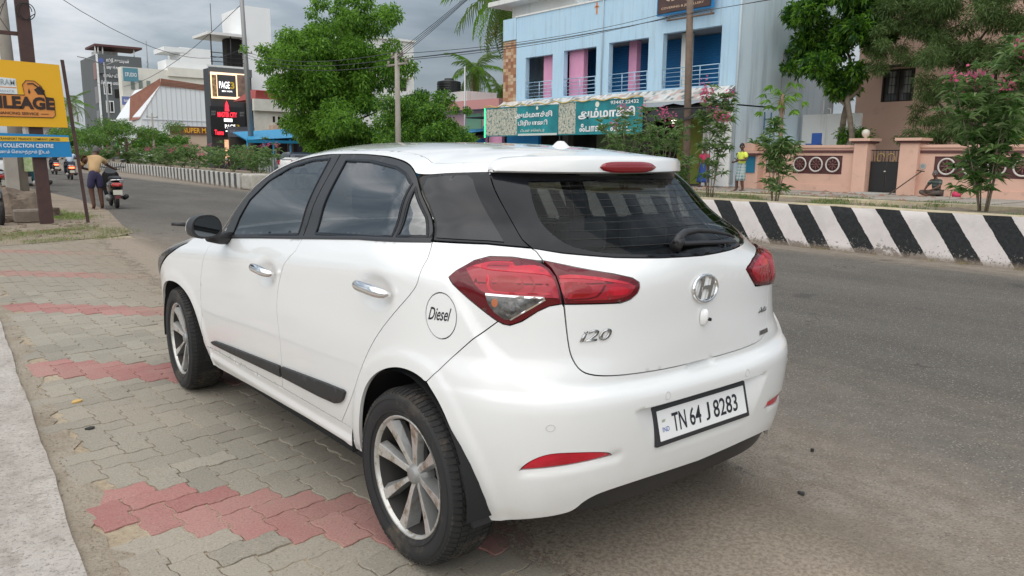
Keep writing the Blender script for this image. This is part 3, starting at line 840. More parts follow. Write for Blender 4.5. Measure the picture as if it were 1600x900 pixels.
me = new_mesh('spoiler', v, f, paint, True); smooth_by_angle(me, 48)
spo = link('spoiler', me, car)
# high brake lamp, following the rear face of the spoiler
v = []; f = []
for i, x in enumerate(np.linspace(-.150, .150, 21)):
    a = abs(x) / xe; yr = -.232 + (ye - .035 + .232) * a**3
    q = sqrt(max(0, 1 - (abs(x) / .150)**4))
    zc_ = 1.376
    for hz, d in ((-.020 * q - .001, .004), (-.014 * q, -.003), (.012 * q, -.002), (.019 * q + .001, 0.005)):
        v.append((x, yr + d, zc_ + hz))
for i in range(20):
    for k in range(3): f.append((i * 4 + k, (i + 1) * 4 + k, (i + 1) * 4 + k + 1, i * 4 + k + 1))
me = new_mesh('high_brake_lamp', v, f, mat('brake_lens_red', (.26, .006, .010), .15, coat=1), True)
link('high_brake_lamp', me, car)
# aerial base on the roof
mb = MB()
mb.lathe([(0, .026), (.014, .025), (.024, .016), (.032, .008), (.045, 0), (.045, -.01)], 20, org=(0, .147, 1.448))
ab = mb.build('aerial_base', paint, car, True)
# badges
bc = Sv([UC], [.973])[0]
def wr(a, b, off, u0=UC, z0=.973):
    e = 1e-3; sp = np.linalg.norm(Sv([u0 + e], [z0]) - Sv([u0 - e], [z0])) / (2 * e)
    return Sv([u0 - a / sp], [z0 + b])[0] + Nv([u0 - a / sp], [z0 + b])[0] * off
mb = MB()
ring = [wr(.064 * cos(t), .045 * sin(t), .006) for t in np.linspace(0, 2 * pi, 49)]
mb.tube(ring, .0058, 8, False)
def hbar(pts, off0=.002, off1=.010):
    n = len(pts)
    v = [wr(a, b, off0) for a, b in pts] + [wr(a, b, off1) for a, b in pts]
    mb.add(v, [tuple(range(n, 2 * n)), tuple(reversed(range(n)))] + [(i, (i + 1) % n, n + (i + 1) % n, n + i) for i in range(n)])
hbar([(-.047, -.026), (-.030, -.034), (-.004, .038), (-.020, .038)])
hbar([(.004, -.038), (.020, -.038), (.047, .026), (.030, .034)])
hbar([(-.026, -.010), (-.012, -.002), (.006, -.002), (.022, -.012), (.026, .010), (.012, .004), (-.006, .004), (-.022, .014)][:4] + [(.030, .008), (.012, .010), (-.008, .010), (-.020, .006)])
o = mb.build('maker_emblem', chrome, car); smooth_by_angle(o.data, 40)
wrap_text('model_badge', 'i20', -.588, .847,   .036, .112, badge_m, car, off=.001, extr=.004, bold=.018, shear=.30, tilt=0)
wrap_text('trim_badge', 'Asta', 2 * UC + .735, .836, .020, .080, badge_m, car, off=.001, extr=.003, bold=.04, shear=.3)
panel('engine_badge', [(2 * UC + .735, .752), (2 * UC + .665, .752), (2 * UC + .665, .768), (2 * UC + .735, .768)], badge_m, car, off=.003, gap=0, skirt=.003, relief=False)
wrap_text('fuel_lettering', 'Diesel', -.128, .892, .042, .096, ink, car, off=.0008, extr=0, shear=.5, bold=.012, tilt=.05)
# key barrel with camera
mb = MB()
v = []; 
for k, (hh, ww) in enumerate([(-.030, .013), (-.024, .018), (-.006, .020), (.012, .018), (.022, .012), (.026, .004)]):
    for t in np.linspace(-1, 1, 9): v.append(wr(ww * t, hh, .001 + .020 * (1 - t * t) * sin(pi * (k + .7) / 6.6), UC, .876))
mb.add(v, [(i * 9 + j, i * 9 + j + 1, (i + 1) * 9 + j + 1, (i + 1) * 9 + j) for i in range(5) for j in range(8)])
o = mb.build('boot_lock_cover', paint, car, True)
p = wr(0.006, -.010, .019, UC, .876)
mb = MB(); mb.lathe([(.0, -.0075), (.006, -.0075), (.0065, 0)], 14, 'y', org=tuple(p)); mb.build('camera_lens', trim_g, o, True)
for (a, b) in ((-.504, .600), (-.885, .642), (2 * UC + .885, .642), (2 * UC + .504, .600)):
    strip('parking_sensor', [(a + .011 * cos(t), b + .011 * sin(t)) for t in np.linspace(0, 2 * pi, 18, endpoint=False)], .004, mat('sensor_rim', (.62, .62, .62), .4), car, off=.0012, closed=True, depth=.001)
# wiper
us = [(-.965, 1.113), (-.99, 1.122), (-1.04, 1.134), (-1.12, 1.137), (-1.22, 1.131), (-1.32, 1.120), (-1.365, 1.113)]
P = Sv([a for a, b in us], [b for a, b in us]) + Nv([a for a, b in us], [b for a, b in us]) * np.array([.028, .032, .034, .034, .031, .026, .020])[:, None]
mb = MB(); mb.tube([tuple(p) for p in P], [.011, .015, .013, .010, .008, .006, .003], 10)
c_ = Sv([-.985], [1.116])[0]; n_ = Nv([-.985], [1.116])[0]
mb.tube([tuple(c_), tuple(c_ + n_ * .04)], [.022, .018], 14)
wp = mb.build('rear_wiper', trim, car, True)
us = [(-1.02, 1.118), (-1.36, 1.104)]
P = Sv([a for a, b in us], [b for a, b in us]) + Nv([a for a, b in us], [b for a, b in us]) * .012
mb = MB(); mb.tube([tuple(p) for p in P], .008, 6); mb.build('wiper_blade', trim, wp)
# number plate
pc = Vector((0, -.603, .533)); tilt_ = radians(-14)
ux = Vector((1, 0, 0)); uz = Vector((0, -sin(tilt_), cos(tilt_)))
nn_ = ux.cross(uz)
def pbox(mb, w_, h_, d0, d1):
    v = [pc + ux * (sx * w_) + uz * (sz * h_) + nn_ * d for d in (d0, d1) for sz in (-1, 1) for sx in (-1, 1)]
    mb.add(v, [(0, 2, 3, 1), (4, 5, 7, 6), (0, 1, 5, 4), (2, 6, 7, 3), (0, 4, 6, 2), (1, 3, 7, 5)])
mb = MB(); pbox(mb, .262, .067, -.02, .014)
pf = mb.build('plate_frame', trim, car); bevel(pf, .006, 2)
mb = MB(); pbox(mb, .243, .0505, .010, .0165); np_ = mb.build('number_plate', white_p, car); bevel(np_, .002, 2)
def ptext(body, a, b, h_, w_, mt, bold=0.0): return text_on(np_, 'plate_lettering', body, pc + ux * a + uz * b, ux, uz, h_, mt, w_, off=.0175, bold=bold)
ptext('TN', -.175, -.031, .062, .072, ink, .012)
ptext('64', -.083, -.031, .062, .062, ink, .012)
ptext('J', .005, -.031, .062, .024, ink, .012)
ptext('8283', .050, -.031, .062, .142, ink, .012)
ptext('IND', -.228, -.022, .016, .034, mat('plate_blue', (.06, .14, .42), .5))
mb = MB(); q = pc + ux * -.219 + uz * .012 + nn_ * .0172
mb.box(-.007, .007, -.0004, .0004, -.009, .009, Matrix.Translation(q) @ Matrix.Rotation(-tilt_, 4, 'X')); mb.build('plate_sticker', mat('plate_hologram', (.45, .50, .40), .3), np_)
# door mirrors
for sx in (-1, 1):
    mc = Vector((sx * .972, 1.60, 1.066))
    Mx = Matrix.Translation(mc) @ Matrix.Scale(.88, 4) @ Matrix.Rotation(sx * radians(-12), 4, 'Z')
    v = []; f = []; nr, ns = 9, 24
    for i in range(nr):
        t = i / (nr - 1); d = -.045 + .135 * t; q = (1 - max(0, (t - .12) / .88)**2.6)**.5 if t > .12 else 1
        q = max(q, .02)
        for k in range(ns):
            a = 2 * pi * k / ns
            cx_ = abs(cos(a))**.75 * (1 if cos(a) > 0 else -1); cz_ = abs(sin(a))**.8 * (1 if sin(a) > 0 else -1)
            v.append(Mx @ Vector((sx * (-.088 * cx_) * q * (1 - .12 * sz_) if (sz_ := cz_) else sx * (-.088 * cx_) * q, d, .064 * cz_ * q)))
    for i in range(nr - 1):
        for k in range(ns): f.append((i * ns + k, i * ns + (k + 1) % ns, (i + 1) * ns + (k + 1) % ns, (i + 1) * ns + k))
    f.append(tuple(range(ns))); f.append(tuple(reversed([(nr - 1) * ns + k for k in range(ns)])))
    me = new_mesh('door_mirror', v, f, [paint, trim], True, [1 if (q // ns) < 4 else 0 for q in range(len(f) - 2)] + [1, 0])
    smooth_by_angle(me, 60)
    dm = link('door_mirror', me, car)
    vv = [Mx @ Vector((sx * -.076 * abs(cos(a))**.75 * (1 if cos(a) > 0 else -1), -.0475, .053 * abs(sin(a))**.8 * (1 if sin(a) > 0 else -1))) for a in np.linspace(0, 2 * pi, 28, endpoint=False)]
    link('mirror_glass', new_mesh('mirror_glass', vv, [tuple(range(28))], mat('mirror_silver', (.10, .11, .12), .05, 1.0)), dm)
    mb = MB(); mb.tube([(sx * .93, 1.66, 1.005), (sx * .86, 1.69, .992), (sx * .80, 1.72, .99)], [.022, .030, .032], 10)
    mb.build('mirror_arm', trim, dm, True)
    if sx < 0:
        mb = MB(); mb.tube([(sx * 1.04, 1.64, 1.075), (sx * 1.088, 1.68, 1.076)], [.010, .008], 10); mb.build('mirror_attachment', trim, dm, True)
# mud flaps
for sx in (-1, 1):
    mb = MB(); mb.box(sx * .62 if sx < 0 else .62, sx * .62, 0, 0, 0, 0) if 0 else None
    v = [(sx * .825, -.300, .45), (sx * .66, -.300, .45), (sx * .68, -.335, .245), (sx * .800, -.335, .245)]
    v += [(a, b - .012, c) for a, b, c in v]
    mb = MB(); mb.add(v, [(0, 1, 2, 3), (7, 6, 5, 4), (0, 3, 7, 4), (1, 5, 6, 2), (3, 2, 6, 7), (0, 4, 5, 1)])
    mb.build('mud_flap', trim, car)

# wheels
def build_wheel(name, cx, cy, cz, sx, steer=0.0):
    hub = link(name, None, car)
    TR, RR, WD = .3085, .2175, .098
    prof = [(RR - .004, -.083), (RR + .006, -.090), (RR + .02, -.096), (.262, -.1015), (.285, -.099), (.297, -.090), (.3035, -.078), (TR, -.060), (TR + .0015, 0), (TR, .060), (.3035, .078), (.297, .090), (.285, .099), (.262, .1015), (RR + .02, .096), (RR - .004, .083)]
    mb = MB(); mb.cur = 0
    mb.lathe(prof, 96, 'x')
    nf = 96
    mats_ = [1 if 5 <= (i // nf) <= 9 else 0 for i in range(len(mb.f))]
    mb.m = mats_
    ty = mb.mesh('tyre', [rubber, tread_m], True)
    hub.location = (cx, cy, cz); hub.rotation_euler = (0, 0, steer)
    link('tyre', ty, hub)
    # tread blocks
    mb = MB(); n = 84
    for k in range(n):
        a0 = 2 * pi * (k + .12) / n; a1 = 2 * pi * (k + .80) / n
        for (x0, x1, sk) in ((-.093, -.066, .012), (-.060, -.034, .012), (-.029, -.003, .0), (.003, .029, .0), (.034, .060, -.012), (.066, .093, -.012)):
            r_in = .300
            pts = []
            for (x, a, rr) in ((x0, a0, 0), (x1, a0 + sk, 0), (x1, a1 + sk, 0), (x0, a1, 0)):
                R_ = TR + .0035 - (.0125 * max(0, (abs(x) - .062) / .030)**1.6)
                pts.append((x, R_ * cos(a), R_ * sin(a)))
            pin = [(p[0] * (1.01), p[1] * .965, p[2] * .965) for p in pts]
            mb.add(pts + pin, [(0, 1, 2, 3), (0, 4, 5, 1), (1, 5, 6, 2), (2, 6, 7, 3), (3, 7, 4, 0)])
    tb = mb.build('tread_blocks', tread_m, hub); tb['kind'] = 'stuff'
    # raised rings and marks of the side wall
    mb = MB()
    o_ = -1 if sx < 0 else 1
    mb.lathe([(.276, o_ * .1012), (.278, o_ * .1028), (.280, o_ * .1008)], 64, 'x'); mb.lathe([(.232, o_ * .0975), (.234, o_ * .0995), (.236, o_ * .0980)], 64, 'x')
    mb.build('sidewall_ring', rubber, hub, True)
    # rim barrel
    f_ = o_
    mb = MB(); mb.lathe([(RR + .001, f_ * .083), (RR - .002, f_ * .089), (RR - .008, f_ * .086), (RR - .014, f_ * .074), (RR - .030, f_ * .02), (RR - .032, -f_ * .085)], 64, 'x')
    mb.m = [1 if i // 64 >= 3 else 0 for i in range(len(mb.f))]; mb.build('rim', [alloy, mat('dark_barrel', (.035, .033, .031), .7, .3)], hub, True)
    mb = MB(); mb.lathe([(.001, f_ * .005), (.125, f_ * .005), (.130, -f_ * .005)], 40, 'x'); mb.lathe([(.001, -f_ * .04), (RR - .028, -f_ * .04)], 40, 'x')
    mb.build('brake_drum', mat('brake_iron', (.020, .020, .022), .7), hub, True)
    # spokes: eight twisted blades, machined face and painted flank
    for k in range(8):
        a = 2 * pi * k / 8 + .15
        mb = MB()
        wide = (k % 2 == 0)
        rs = [.030, .055, .09, .13, .17, .206]
        wa = [.024, .022, .023, .029, .037, .043] if wide else [.019, .016, .018, .023, .031, .037]
        xx = [.050, .056, .061, .066, .072, .080]
        v = []
        for i, r in enumerate(rs):
            tw = (.010 if wide else -.004) * (i / 5)
            L = (-wa[i] * .55 + tw, wa[i] * .55 + tw, wa[i] * .95 + tw * .5, wa[i] * .6)
            for t, x in ((L[0], xx[i]), (L[1], xx[i] - .003), (L[2], xx[i] - .026), (L[3], xx[i] - .050), (-L[3], xx[i] - .050)):
                v.append((f_ * x, r * cos(a) - t * sin(a), r * sin(a) + t * cos(a)))
        f2 = []; ms = []
        for i in range(5):
            for j in range(5):
                f2.append((i * 5 + j, i * 5 + (j + 1) % 5, (i + 1) * 5 + (j + 1) % 5, (i + 1) * 5 + j)); ms.append(0 if j == 0 else 1)
        f2 += [(0, 1, 2, 3, 4), (29, 28, 27, 26, 25)]; ms += [1, 1]
        me = new_mesh('spoke', v, f2, [alloy, alloy_d], False, ms)
        bm = bmesh.new(); bm.from_mesh(me); bmesh.ops.recalc_face_normals(bm, faces=bm.faces); bm.to_mesh(me); bm.free()
        o = link('spoke', me, hub); bevel(o, .002, 2)
    mb = MB(); mb.lathe([(.001, f_ * .064), (.024, f_ * .064), (.029, f_ * .060), (.034, f_ * .050), (.052, f_ * .044), (.062, f_ * .030), (.062, 0)], 32, 'x')
    mb.build('hub_cap', alloy_d, hub, True)
    mb = MB()
    for k in range(4):
        a = 2 * pi * (k + .5) / 4 + .15
        mb.lathe([(.001, f_ * .052), (.009, f_ * .050), (.010, f_ * .03)], 10, 'x', org=(0, .047 * cos(a), .047 * sin(a)))
    mb.build('wheel_nuts', mat('nut_steel', (.08, .08, .08), .4, .8), hub, True)
    return hub
build_wheel('rear_wheel', -.752, 0, .3085, -1); build_wheel('rear_wheel', .755, 0, .3085, 1)
build_wheel('front_wheel', -.750, 2.57, .3085, -1, radians(-3)); build_wheel('front_wheel', .750, 2.57, .3085, 1, radians(-3))
# ================================================================== GROUND
def wpart(mb, name, mt, t, smooth=False, sub=None, bev=0, **k):
    """world-space shapes as a part of thing t"""
    off = Vector((0, 0, 0)); p = t
    while p is not None: off += Vector(p.location); p = p.parent
    mb.v = [(a - off.x, b - off.y, c - off.z) for a, b, c in mb.v]
    o = mb.build(name, mt, t, smooth)
    if bev: bevel(o, bev, 1)
    for a, b in k.items(): o[a] = b
    return o
def rise(mb, t):
    return mb
def node_mat(name):
    M = bpy.data.materials.new(name); M.use_nodes = True
    t = M.node_tree; b = t.nodes['Principled BSDF']
    return M, t, b
class NT:
    def __init__(s, t): s.t = t
    def pos(s):
        g = s.t.nodes.new('ShaderNodeNewGeometry'); x = s.t.nodes.new('ShaderNodeSeparateXYZ'); s.t.links.new(g.outputs['Position'], x.inputs[0]); s.P = g.outputs['Position']
        return x.outputs
    def noise(s, scale, det=5, rough=.6, sc3=None, dist=0):
        n = s.t.nodes.new('ShaderNodeTexNoise'); n.inputs['Scale'].default_value = scale; n.inputs['Detail'].default_value = det; n.inputs['Roughness'].default_value = rough; n.inputs['Distortion'].default_value = dist
        v = s.P
        if sc3:
            m = s.t.nodes.new('ShaderNodeMapping'); m.inputs['Scale'].default_value = sc3; s.t.links.new(v, m.inputs['Vector']); v = m.outputs['Vector']
        s.t.links.new(v, n.inputs['Vector']); return n.outputs['Fac']
    def voro(s, scale, feature='F1'):
        n = s.t.nodes.new('ShaderNodeTexVoronoi'); n.inputs['Scale'].default_value = scale; n.feature = feature; s.t.links.new(s.P, n.inputs['Vector']); return n.outputs
    def math(s, op, a, b=None, c=None, clamp=False):
        n = s.t.nodes.new('ShaderNodeMath'); n.operation = op; n.use_clamp = clamp
        for i, x in enumerate((a, b, c)):
            if x is None: continue
            if isinstance(x, (int, float)): n.inputs[i].default_value = x
            else: s.t.links.new(x, n.inputs[i])
        return n.outputs[0]
    def ramp(s, x, a, b, lo=0, hi=1):
        n = s.t.nodes.new('ShaderNodeMapRange'); n.interpolation_type = 'SMOOTHSTEP'
        s.t.links.new(x, n.inputs['Value']); n.inputs['From Min'].default_value = a; n.inputs['From Max'].default_value = b; n.inputs['To Min'].default_value = lo; n.inputs['To Max'].default_value = hi
        return n.outputs['Result']
    def mix(s, f, a, b, mode='MIX'):
        n = s.t.nodes.new('ShaderNodeMixRGB'); n.blend_type = mode
        if isinstance(f, (int, float)): n.inputs['Fac'].default_value = f
        else: s.t.links.new(f, n.inputs['Fac'])
        for i, x in ((1, a), (2, b)):
            if isinstance(x, tuple): n.inputs[i].default_value = (*x, 1)
            else: s.t.links.new(x, n.inputs[i])
        return n.outputs['Color']
    def bump(s, h, st, d, b):
        n = s.t.nodes.new('ShaderNodeBump'); n.inputs['Strength'].default_value = st; n.inputs['Distance'].default_value = d
        s.t.links.new(h, n.inputs['Height']); s.t.links.new(n.outputs['Normal'], b.inputs['Normal'])
# asphalt: grey with pale stones, dust spread from the shoulder and along the median
M, t, b = node_mat('asphalt'); N = NT(t); P = N.pos()
st = N.voro(78)
grain = N.noise(75, 3, .75)
big = N.noise(.7, 5, .6, (1.2, .35, 1)); big2 = N.noise(3.0, 5, .65, (1.5, .45, 1))
c = N.mix(N.ramp(big, .35, .68), (.080, .074, .066), (.120, .110, .097))
sv = t.nodes.new('ShaderNodeSeparateXYZ'); t.links.new(st[1], sv.inputs[0])
stone = N.ramp(st[0], .25, .42, 1, 0)
c = N.mix(N.math('MULTIPLY', stone, N.ramp(sv.outputs[0], .45, .95, 0, .85)), c, (.42, .385, .335))
c = N.mix(N.math('MULTIPLY', stone, N.ramp(sv.outputs[1], .60, .95, 0, .8)), c, (.022, .020, .019))
c = N.mix(N.ramp(grain, .52, .66, 0, .45), c, (.17, .155, .14))
c = N.mix(N.ramp(grain, .30, .44, .65, 0), c, (.028, .026, .025))
dx = N.math('ADD', P[0], N.math('MULTIPLY', N.math('SUBTRACT', big, .5), 3.5))
dx = N.math('ADD', dx, N.math('MULTIPLY', N.math('SUBTRACT', big2, .5), 1.6))
nearf = N.ramp(P[1], 6, 22, 1, .0)
dust = N.math('MULTIPLY', N.ramp(dx, .3, 3.3, .95, .06), N.math('MAXIMUM', nearf, .30))
dust = N.math('MAXIMUM', dust, N.ramp(dx, .2, 2.6, .9, 0))
dust2 = N.ramp(N.math('ADD', P[0], N.math('MULTIPLY', N.math('SUBTRACT', big2, .5), 1.2)), 8.2, 9.3, 0, .85)
dust = N.math('MAXIMUM', dust, dust2)
dust = N.math('MULTIPLY', dust, N.ramp(grain, .28, .62, .62, 1.0))
dustc = N.mix(N.ramp(N.noise(5, 6, .7), .35, .65), (.26, .212, .165), (.335, .285, .232))
dustc = N.mix(N.ramp(st[0], .04, .2, .55, 0), dustc, (.38, .34, .29))
dustc = N.mix(N.math('MULTIPLY', stone, N.ramp(sv.outputs[2], .62, .95, 0, .6)), dustc, (.13, .105, .08))
dustc = N.mix(N.math('MULTIPLY', stone, N.ramp(sv.outputs[0], .70, .98, 0, .5)), dustc, (.44, .39, .33))
c = N.mix(dust, c, dustc)
trk = N.noise(4.0, 5, .7, (5.0, .25, 1))
c = N.mix(N.ramp(trk, .52, .68, 0, .28), c, (.13, .11, .09))
ce = t.nodes.new('ShaderNodeTexVoronoi'); ce.feature = 'DISTANCE_TO_EDGE'; ce.inputs['Scale'].default_value = .42
wv = t.nodes.new('ShaderNodeVectorMath'); wv.operation = 'ADD'; nv = t.nodes.new('ShaderNodeTexNoise'); nv.inputs['Scale'].default_value = 2.2; nv.inputs['Detail'].default_value = 6
t.links.new(N.P, nv.inputs['Vector']); t.links.new(N.P, wv.inputs[0]); t.links.new(nv.outputs['Color'], wv.inputs[1]); t.links.new(wv.outputs[0], ce.inputs['Vector'])
crk = N.math('MULTIPLY', N.ramp(ce.outputs['Distance'], .0015, .006, 1, 0), N.ramp(big, .48, .60, 0, .75))
c = N.mix(crk, c, (.035, .030, .026))
oil = N.math('MULTIPLY', N.ramp(N.noise(1.6, 3, .5), .66, .74, 0, .5), N.ramp(P[0], 1.5, 3, 0, 1))
c = N.mix(oil, c, (.045, .043, .040))
t.links.new(c, b.inputs['Base Color']); b.inputs['Roughness'].default_value = .88; b.inputs['Specular IOR Level'].default_value = .25
h = N.math('ADD', N.math('MULTIPLY', st[0], -1.2), N.math('MULTIPLY', grain, .8))
N.bump(h, .8, .006, b)
asphalt = M
# sandy soil
def soil_mat(name, c1, c2, c3, sc_=1.0):
    M, t, b = node_mat(name); N = NT(t); P = N.pos()
    n1_ = N.noise(2.2 * sc_, 8, .7); n2_ = N.noise(45 * sc_, 4, .7); v_ = N.voro(38 * sc_)
    c = N.mix(N.ramp(n1_, .35, .65), c1, c2)
    c = N.mix(N.ramp(n2_, .5, .72, 0, .7), c, c3)
    c = N.mix(N.ramp(v_[0], .05, .25, .5, 0), c, (.36, .31, .25))
    t.links.new(c, b.inputs['Base Color']); b.inputs['Roughness'].default_value = .95; b.inputs['Specular IOR Level'].default_value = .15
    N.bump(N.math('ADD', n2_, v_[0]), .7, .01, b)
    return M
sand = soil_mat('joint_sand', (.34, .27, .19), (.42, .35, .26), (.18, .14, .10))
soil = soil_mat('dry_soil', (.23, .185, .14), (.31, .255, .195), (.16, .13, .10))
soil_g = soil_mat('far_earth', (.16, .14, .10), (.20, .17, .13), (.09, .10, .05), .2)
# concrete slab
M, t, b = node_mat('rough_concrete'); N = NT(t); P = N.pos()
n1_ = N.noise(1.9, 8, .7, (1, .6, 1)); n2_ = N.noise(52, 5, .85); n3_ = N.noise(9, 7, .75)
c = N.mix(N.ramp(n1_, .36, .62), (.46, .41, .37), (.60, .55, .505))
c = N.mix(N.ramp(n3_, .48, .66, 0, .75), c, (.37, .325, .285))
c = N.mix(N.ramp(n2_, .36, .48, .9, 0), c, (.24, .205, .175))
c = N.mix(N.ramp(n2_, .58, .70, 0, .6), c, (.68, .645, .60))
t.links.new(c, b.inputs['Base Color']); b.inputs['Roughness'].default_value = .92; b.inputs['Specular IOR Level'].default_value = .2
N.bump(N.math('ADD', n2_, n3_), 1.0, .012, b)
concrete = M
def paver_mat(name, ca, cb, wear):
    M, t, b = node_mat(name); N = NT(t); P = N.pos()
    oi = t.nodes.new('ShaderNodeObjectInfo')
    n1_ = N.noise(1.1, 6, .6); n2_ = N.noise(110, 4, .85); n3_ = N.noise(14, 7, .7)
    c = N.mix(oi.outputs['Random'], ca, cb)
    c = N.mix(N.ramp(n1_, .38, .65, 0, .45), c, wear)
    c = N.mix(N.ramp(n2_, .32, .47, .70, 0), c, tuple(x * .38 for x in ca))
    c = N.mix(N.ramp(n2_, .54, .70, 0, .55), c, tuple(min(1, x * 1.55 + .03) for x in cb))
    c = N.mix(N.ramp(n3_, .55, .72, 0, .40), c, (.30, .25, .19))
    dd = N.ramp(N.math('ADD', P[0], N.math('MULTIPLY', N.math('SUBTRACT', n3_, .5), 1.3)), -.85, .10, 0, .90)
    far_ = N.ramp(P[1], 4.0, 10.5, 0, .55)
    c = N.mix(N.math('MAXIMUM', dd, far_), c, (.255, .215, .165))
    t.links.new(c, b.inputs['Base Color']); b.inputs['Roughness'].default_value = .9; b.inputs['Specular IOR Level'].default_value = .25
    N.bump(n2_, .6, .002, b)
    return M
pav_g = paver_mat('grey_paver', (.245, .222, .184), (.330, .300, .248), (.36, .31, .25))
pav_r = paver_mat('red_paver', (.315, .125, .118), (.395, .190, .172), (.38, .265, .225))

def sheet(name, pts, z, mt, kind='structure', thick=0):
    mb = MB()
    n = len(pts)
    mb.add([(x, y, z) for x, y in pts], [tuple(range(n))])
    if thick: 
        mb.add([(x, y, z) for x, y in pts] + [(x, y, z - thick) for x, y in pts], [(i, n + i, n + (i + 1) % n, (i + 1) % n) for i in range(n)])
    o = mb.build(name, mt); o['kind'] = kind
    return o
def EL(y): return -1.66 + (y - .6) * .056          # edge between the concrete strip and the pavers
def rag(y): return .030 * sin(y * 5.1) + .018 * sin(y * 17 + 1) + .012 * sin(y * 41)
sheet('ground', [(-900, -900), (1500, -900), (1500, 1800), (-900, 1800)], -.06, soil_g)
edge_right = [(.42 + .05 * y + .12 * sin(y * 1.3) + .06 * sin(y * 5.3), y) for y in np.linspace(-6, 12.3, 60)]
road_l = [(.40 + .05 * y + .10 * sin(y * 2.3 + 1) + .05 * sin(y * 7.3), y) for y in np.linspace(-8, 11.5, 60)] + [(1.15, 12.4), (1.3, 14), (1.5, 15.6), (2.0, 18.5), (2.3, 24), (2.2, 34), (1.5, 60), (2, 110), (4, 220)]
sheet('road', road_l + [(40, 220), (22.8, 110), (20.2, 60), (19.5, 30), (19.5, -8)], -.002, asphalt)
sheet('dirt_shoulder', [(-40, 11.2), (-1.2, 11.4), (.2, 11.9), (.9, 12.1), (1.3, 12.6), (1.45, 14), (1.7, 15.6), (2.15, 18.5), (2.5, 24), (2.4, 34), (1.7, 60), (2.2, 110), (-40, 110)], .004, soil)
pbase = sheet('pavement', [(EL(-7) - .3, -7)] + [(.62 + .055 * y, y) for y in np.linspace(-7, 12.2, 10)] + [(EL(12) - .3, 12.2)], -.006, sand)
slab = sheet('concrete_strip', [(-7, -7), (EL(-7) - .09, -7)] + [(EL(y) - .080 + rag(y) * .16, y) for y in np.linspace(-6.5, 13, 120)] + [(-1.1, 13.2), (-7, 13)], .016, concrete, thick=.05)
sheet('mortar_edge', [(EL(y) - .12, y) for y in np.linspace(-6.5, 12, 40)] + [(EL(y) + .035 + rag(y * 1.7 + 3) * 1.3, y) for y in np.linspace(12, -6.5, 180)], -.001, soil_mat('broken_mortar', (.27, .225, .17), (.36, .31, .25), (.13, .105, .08), 1.6))

# interlocking zigzag pavers laid in herringbone
PW = .1308; PA = .0075
OX, OY = -1.503, 1.010
def hedge(i0, i1, j, rev=False):
    """bottom or top edge between lattice columns along row j"""
    pts = []
    for i in range(i0, i1):
        pts += [(i + .0, j - PA / PW), (i + .36, j - PA / PW), (i + .64, j + PA / PW), (i + 1.0, j + PA / PW)]
    return pts
def vedge(i, j0, j1):
    pts = []
    for j in range(j0, j1):
        pts += [(i + PA / PW, j + .0), (i + PA / PW, j + .36), (i - PA / PW, j + .64), (i - PA / PW, j + 1.0)]
    return pts
def cell_outline(i0, j0, i1, j1):
    a = PA / PW
    bt = hedge(i0, i1, j0); tp = hedge(i0, i1, j1); lf = vedge(i0, j0, j1); rt = vedge(i1, j0, j1)
    def trim_(e): return [p for k, p in enumerate(e) if k not in (0, len(e) - 1)]
    p = [(i0 + a, j0 - a)] + trim_(bt) + [(i1 + a, j0 + a)] + trim_(rt) + [(i1 - a, j1 + a)] + trim_(tp)[::-1] + [(i0 - a, j1 - a)] + trim_(lf)[::-1]
    out = []
    for q in p:
        if not out or hypot(q[0] - out[-1][0], q[1] - out[-1][1]) > .01: out.append(q)
    return out
def paver_mesh(kind):
    o = cell_outline(0, 0, 2, 1) if kind == 'h' else cell_outline(0, 0, 1, 2)
    o = [(a * PW, b * PW) for a, b in o]
    lo = inset(o, .0024); hi = inset(o, .0052)
    n = len(o)
    v = [(a, b, -.010) for a, b in lo] + [(a, b, -.0020) for a, b in lo] + [(a, b, 0) for a, b in hi]
    f = [(i, (i + 1) % n, n + (i + 1) % n, n + i) for i in range(n)] + [(n + i, n + (i + 1) % n, 2 * n + (i + 1) % n, 2 * n + i) for i in range(n)] + [tuple(range(2 * n, 3 * n))]
    return v, f
def hits_car(x, y): return -.55 < x < .9 and -.2 < y < 3.4
def cam_xy(x, y, z=0):
    q = Vector((x, y, z)) - CP
    d = q.dot(_F)
    if d < .1: return None
    return 800 + FPX * q.dot(_r) / d, 450 - FPX * q.dot(_u) / d, d
PM = {}
for k in 'hv':
    v_, f_ = paver_mesh(k)
    for cname, mt_ in (('g', pav_g), ('r', pav_r)):
        PM[k + cname] = new_mesh('brick', v_, f_, mt_)
rp_ = random.Random(3)
pieces = []
for q in range(-16, 26):
    for p in range(-40, 40):
        i = p + q; j = -p + 3 * q
        red = (q % 5 == 0)
        for k, (di, dj) in (('h', (0, 0)), ('v', (0, -2))):
            x = OX + (i + di) * PW; y = OY + (j + dj) * PW
            cx_, cy_ = x + (PW if k == 'h' else PW / 2), y + (PW if k == 'v' else PW / 2)
            if cy_ < -1.6 or cy_ > 11.9: continue
            if cx_ < EL(cy_) + .015 or cx_ > .36 + .068 * cy_ + .10 * sin(cy_ * 2.3 + 1): continue
            s_ = cam_xy(cx_, cy_)
            vis = s_ is not None and -60 < s_[0] < 1660 and s_[1] < 950 and not hits_car(cx_, cy_)
            if not vis and cy_ < 3.6 and cx_ > .2: continue
            pieces.append((s_[2] if vis else 99, k, red, x, y))
pieces.sort()
stuffp = {'g': MB(), 'r': MB()}
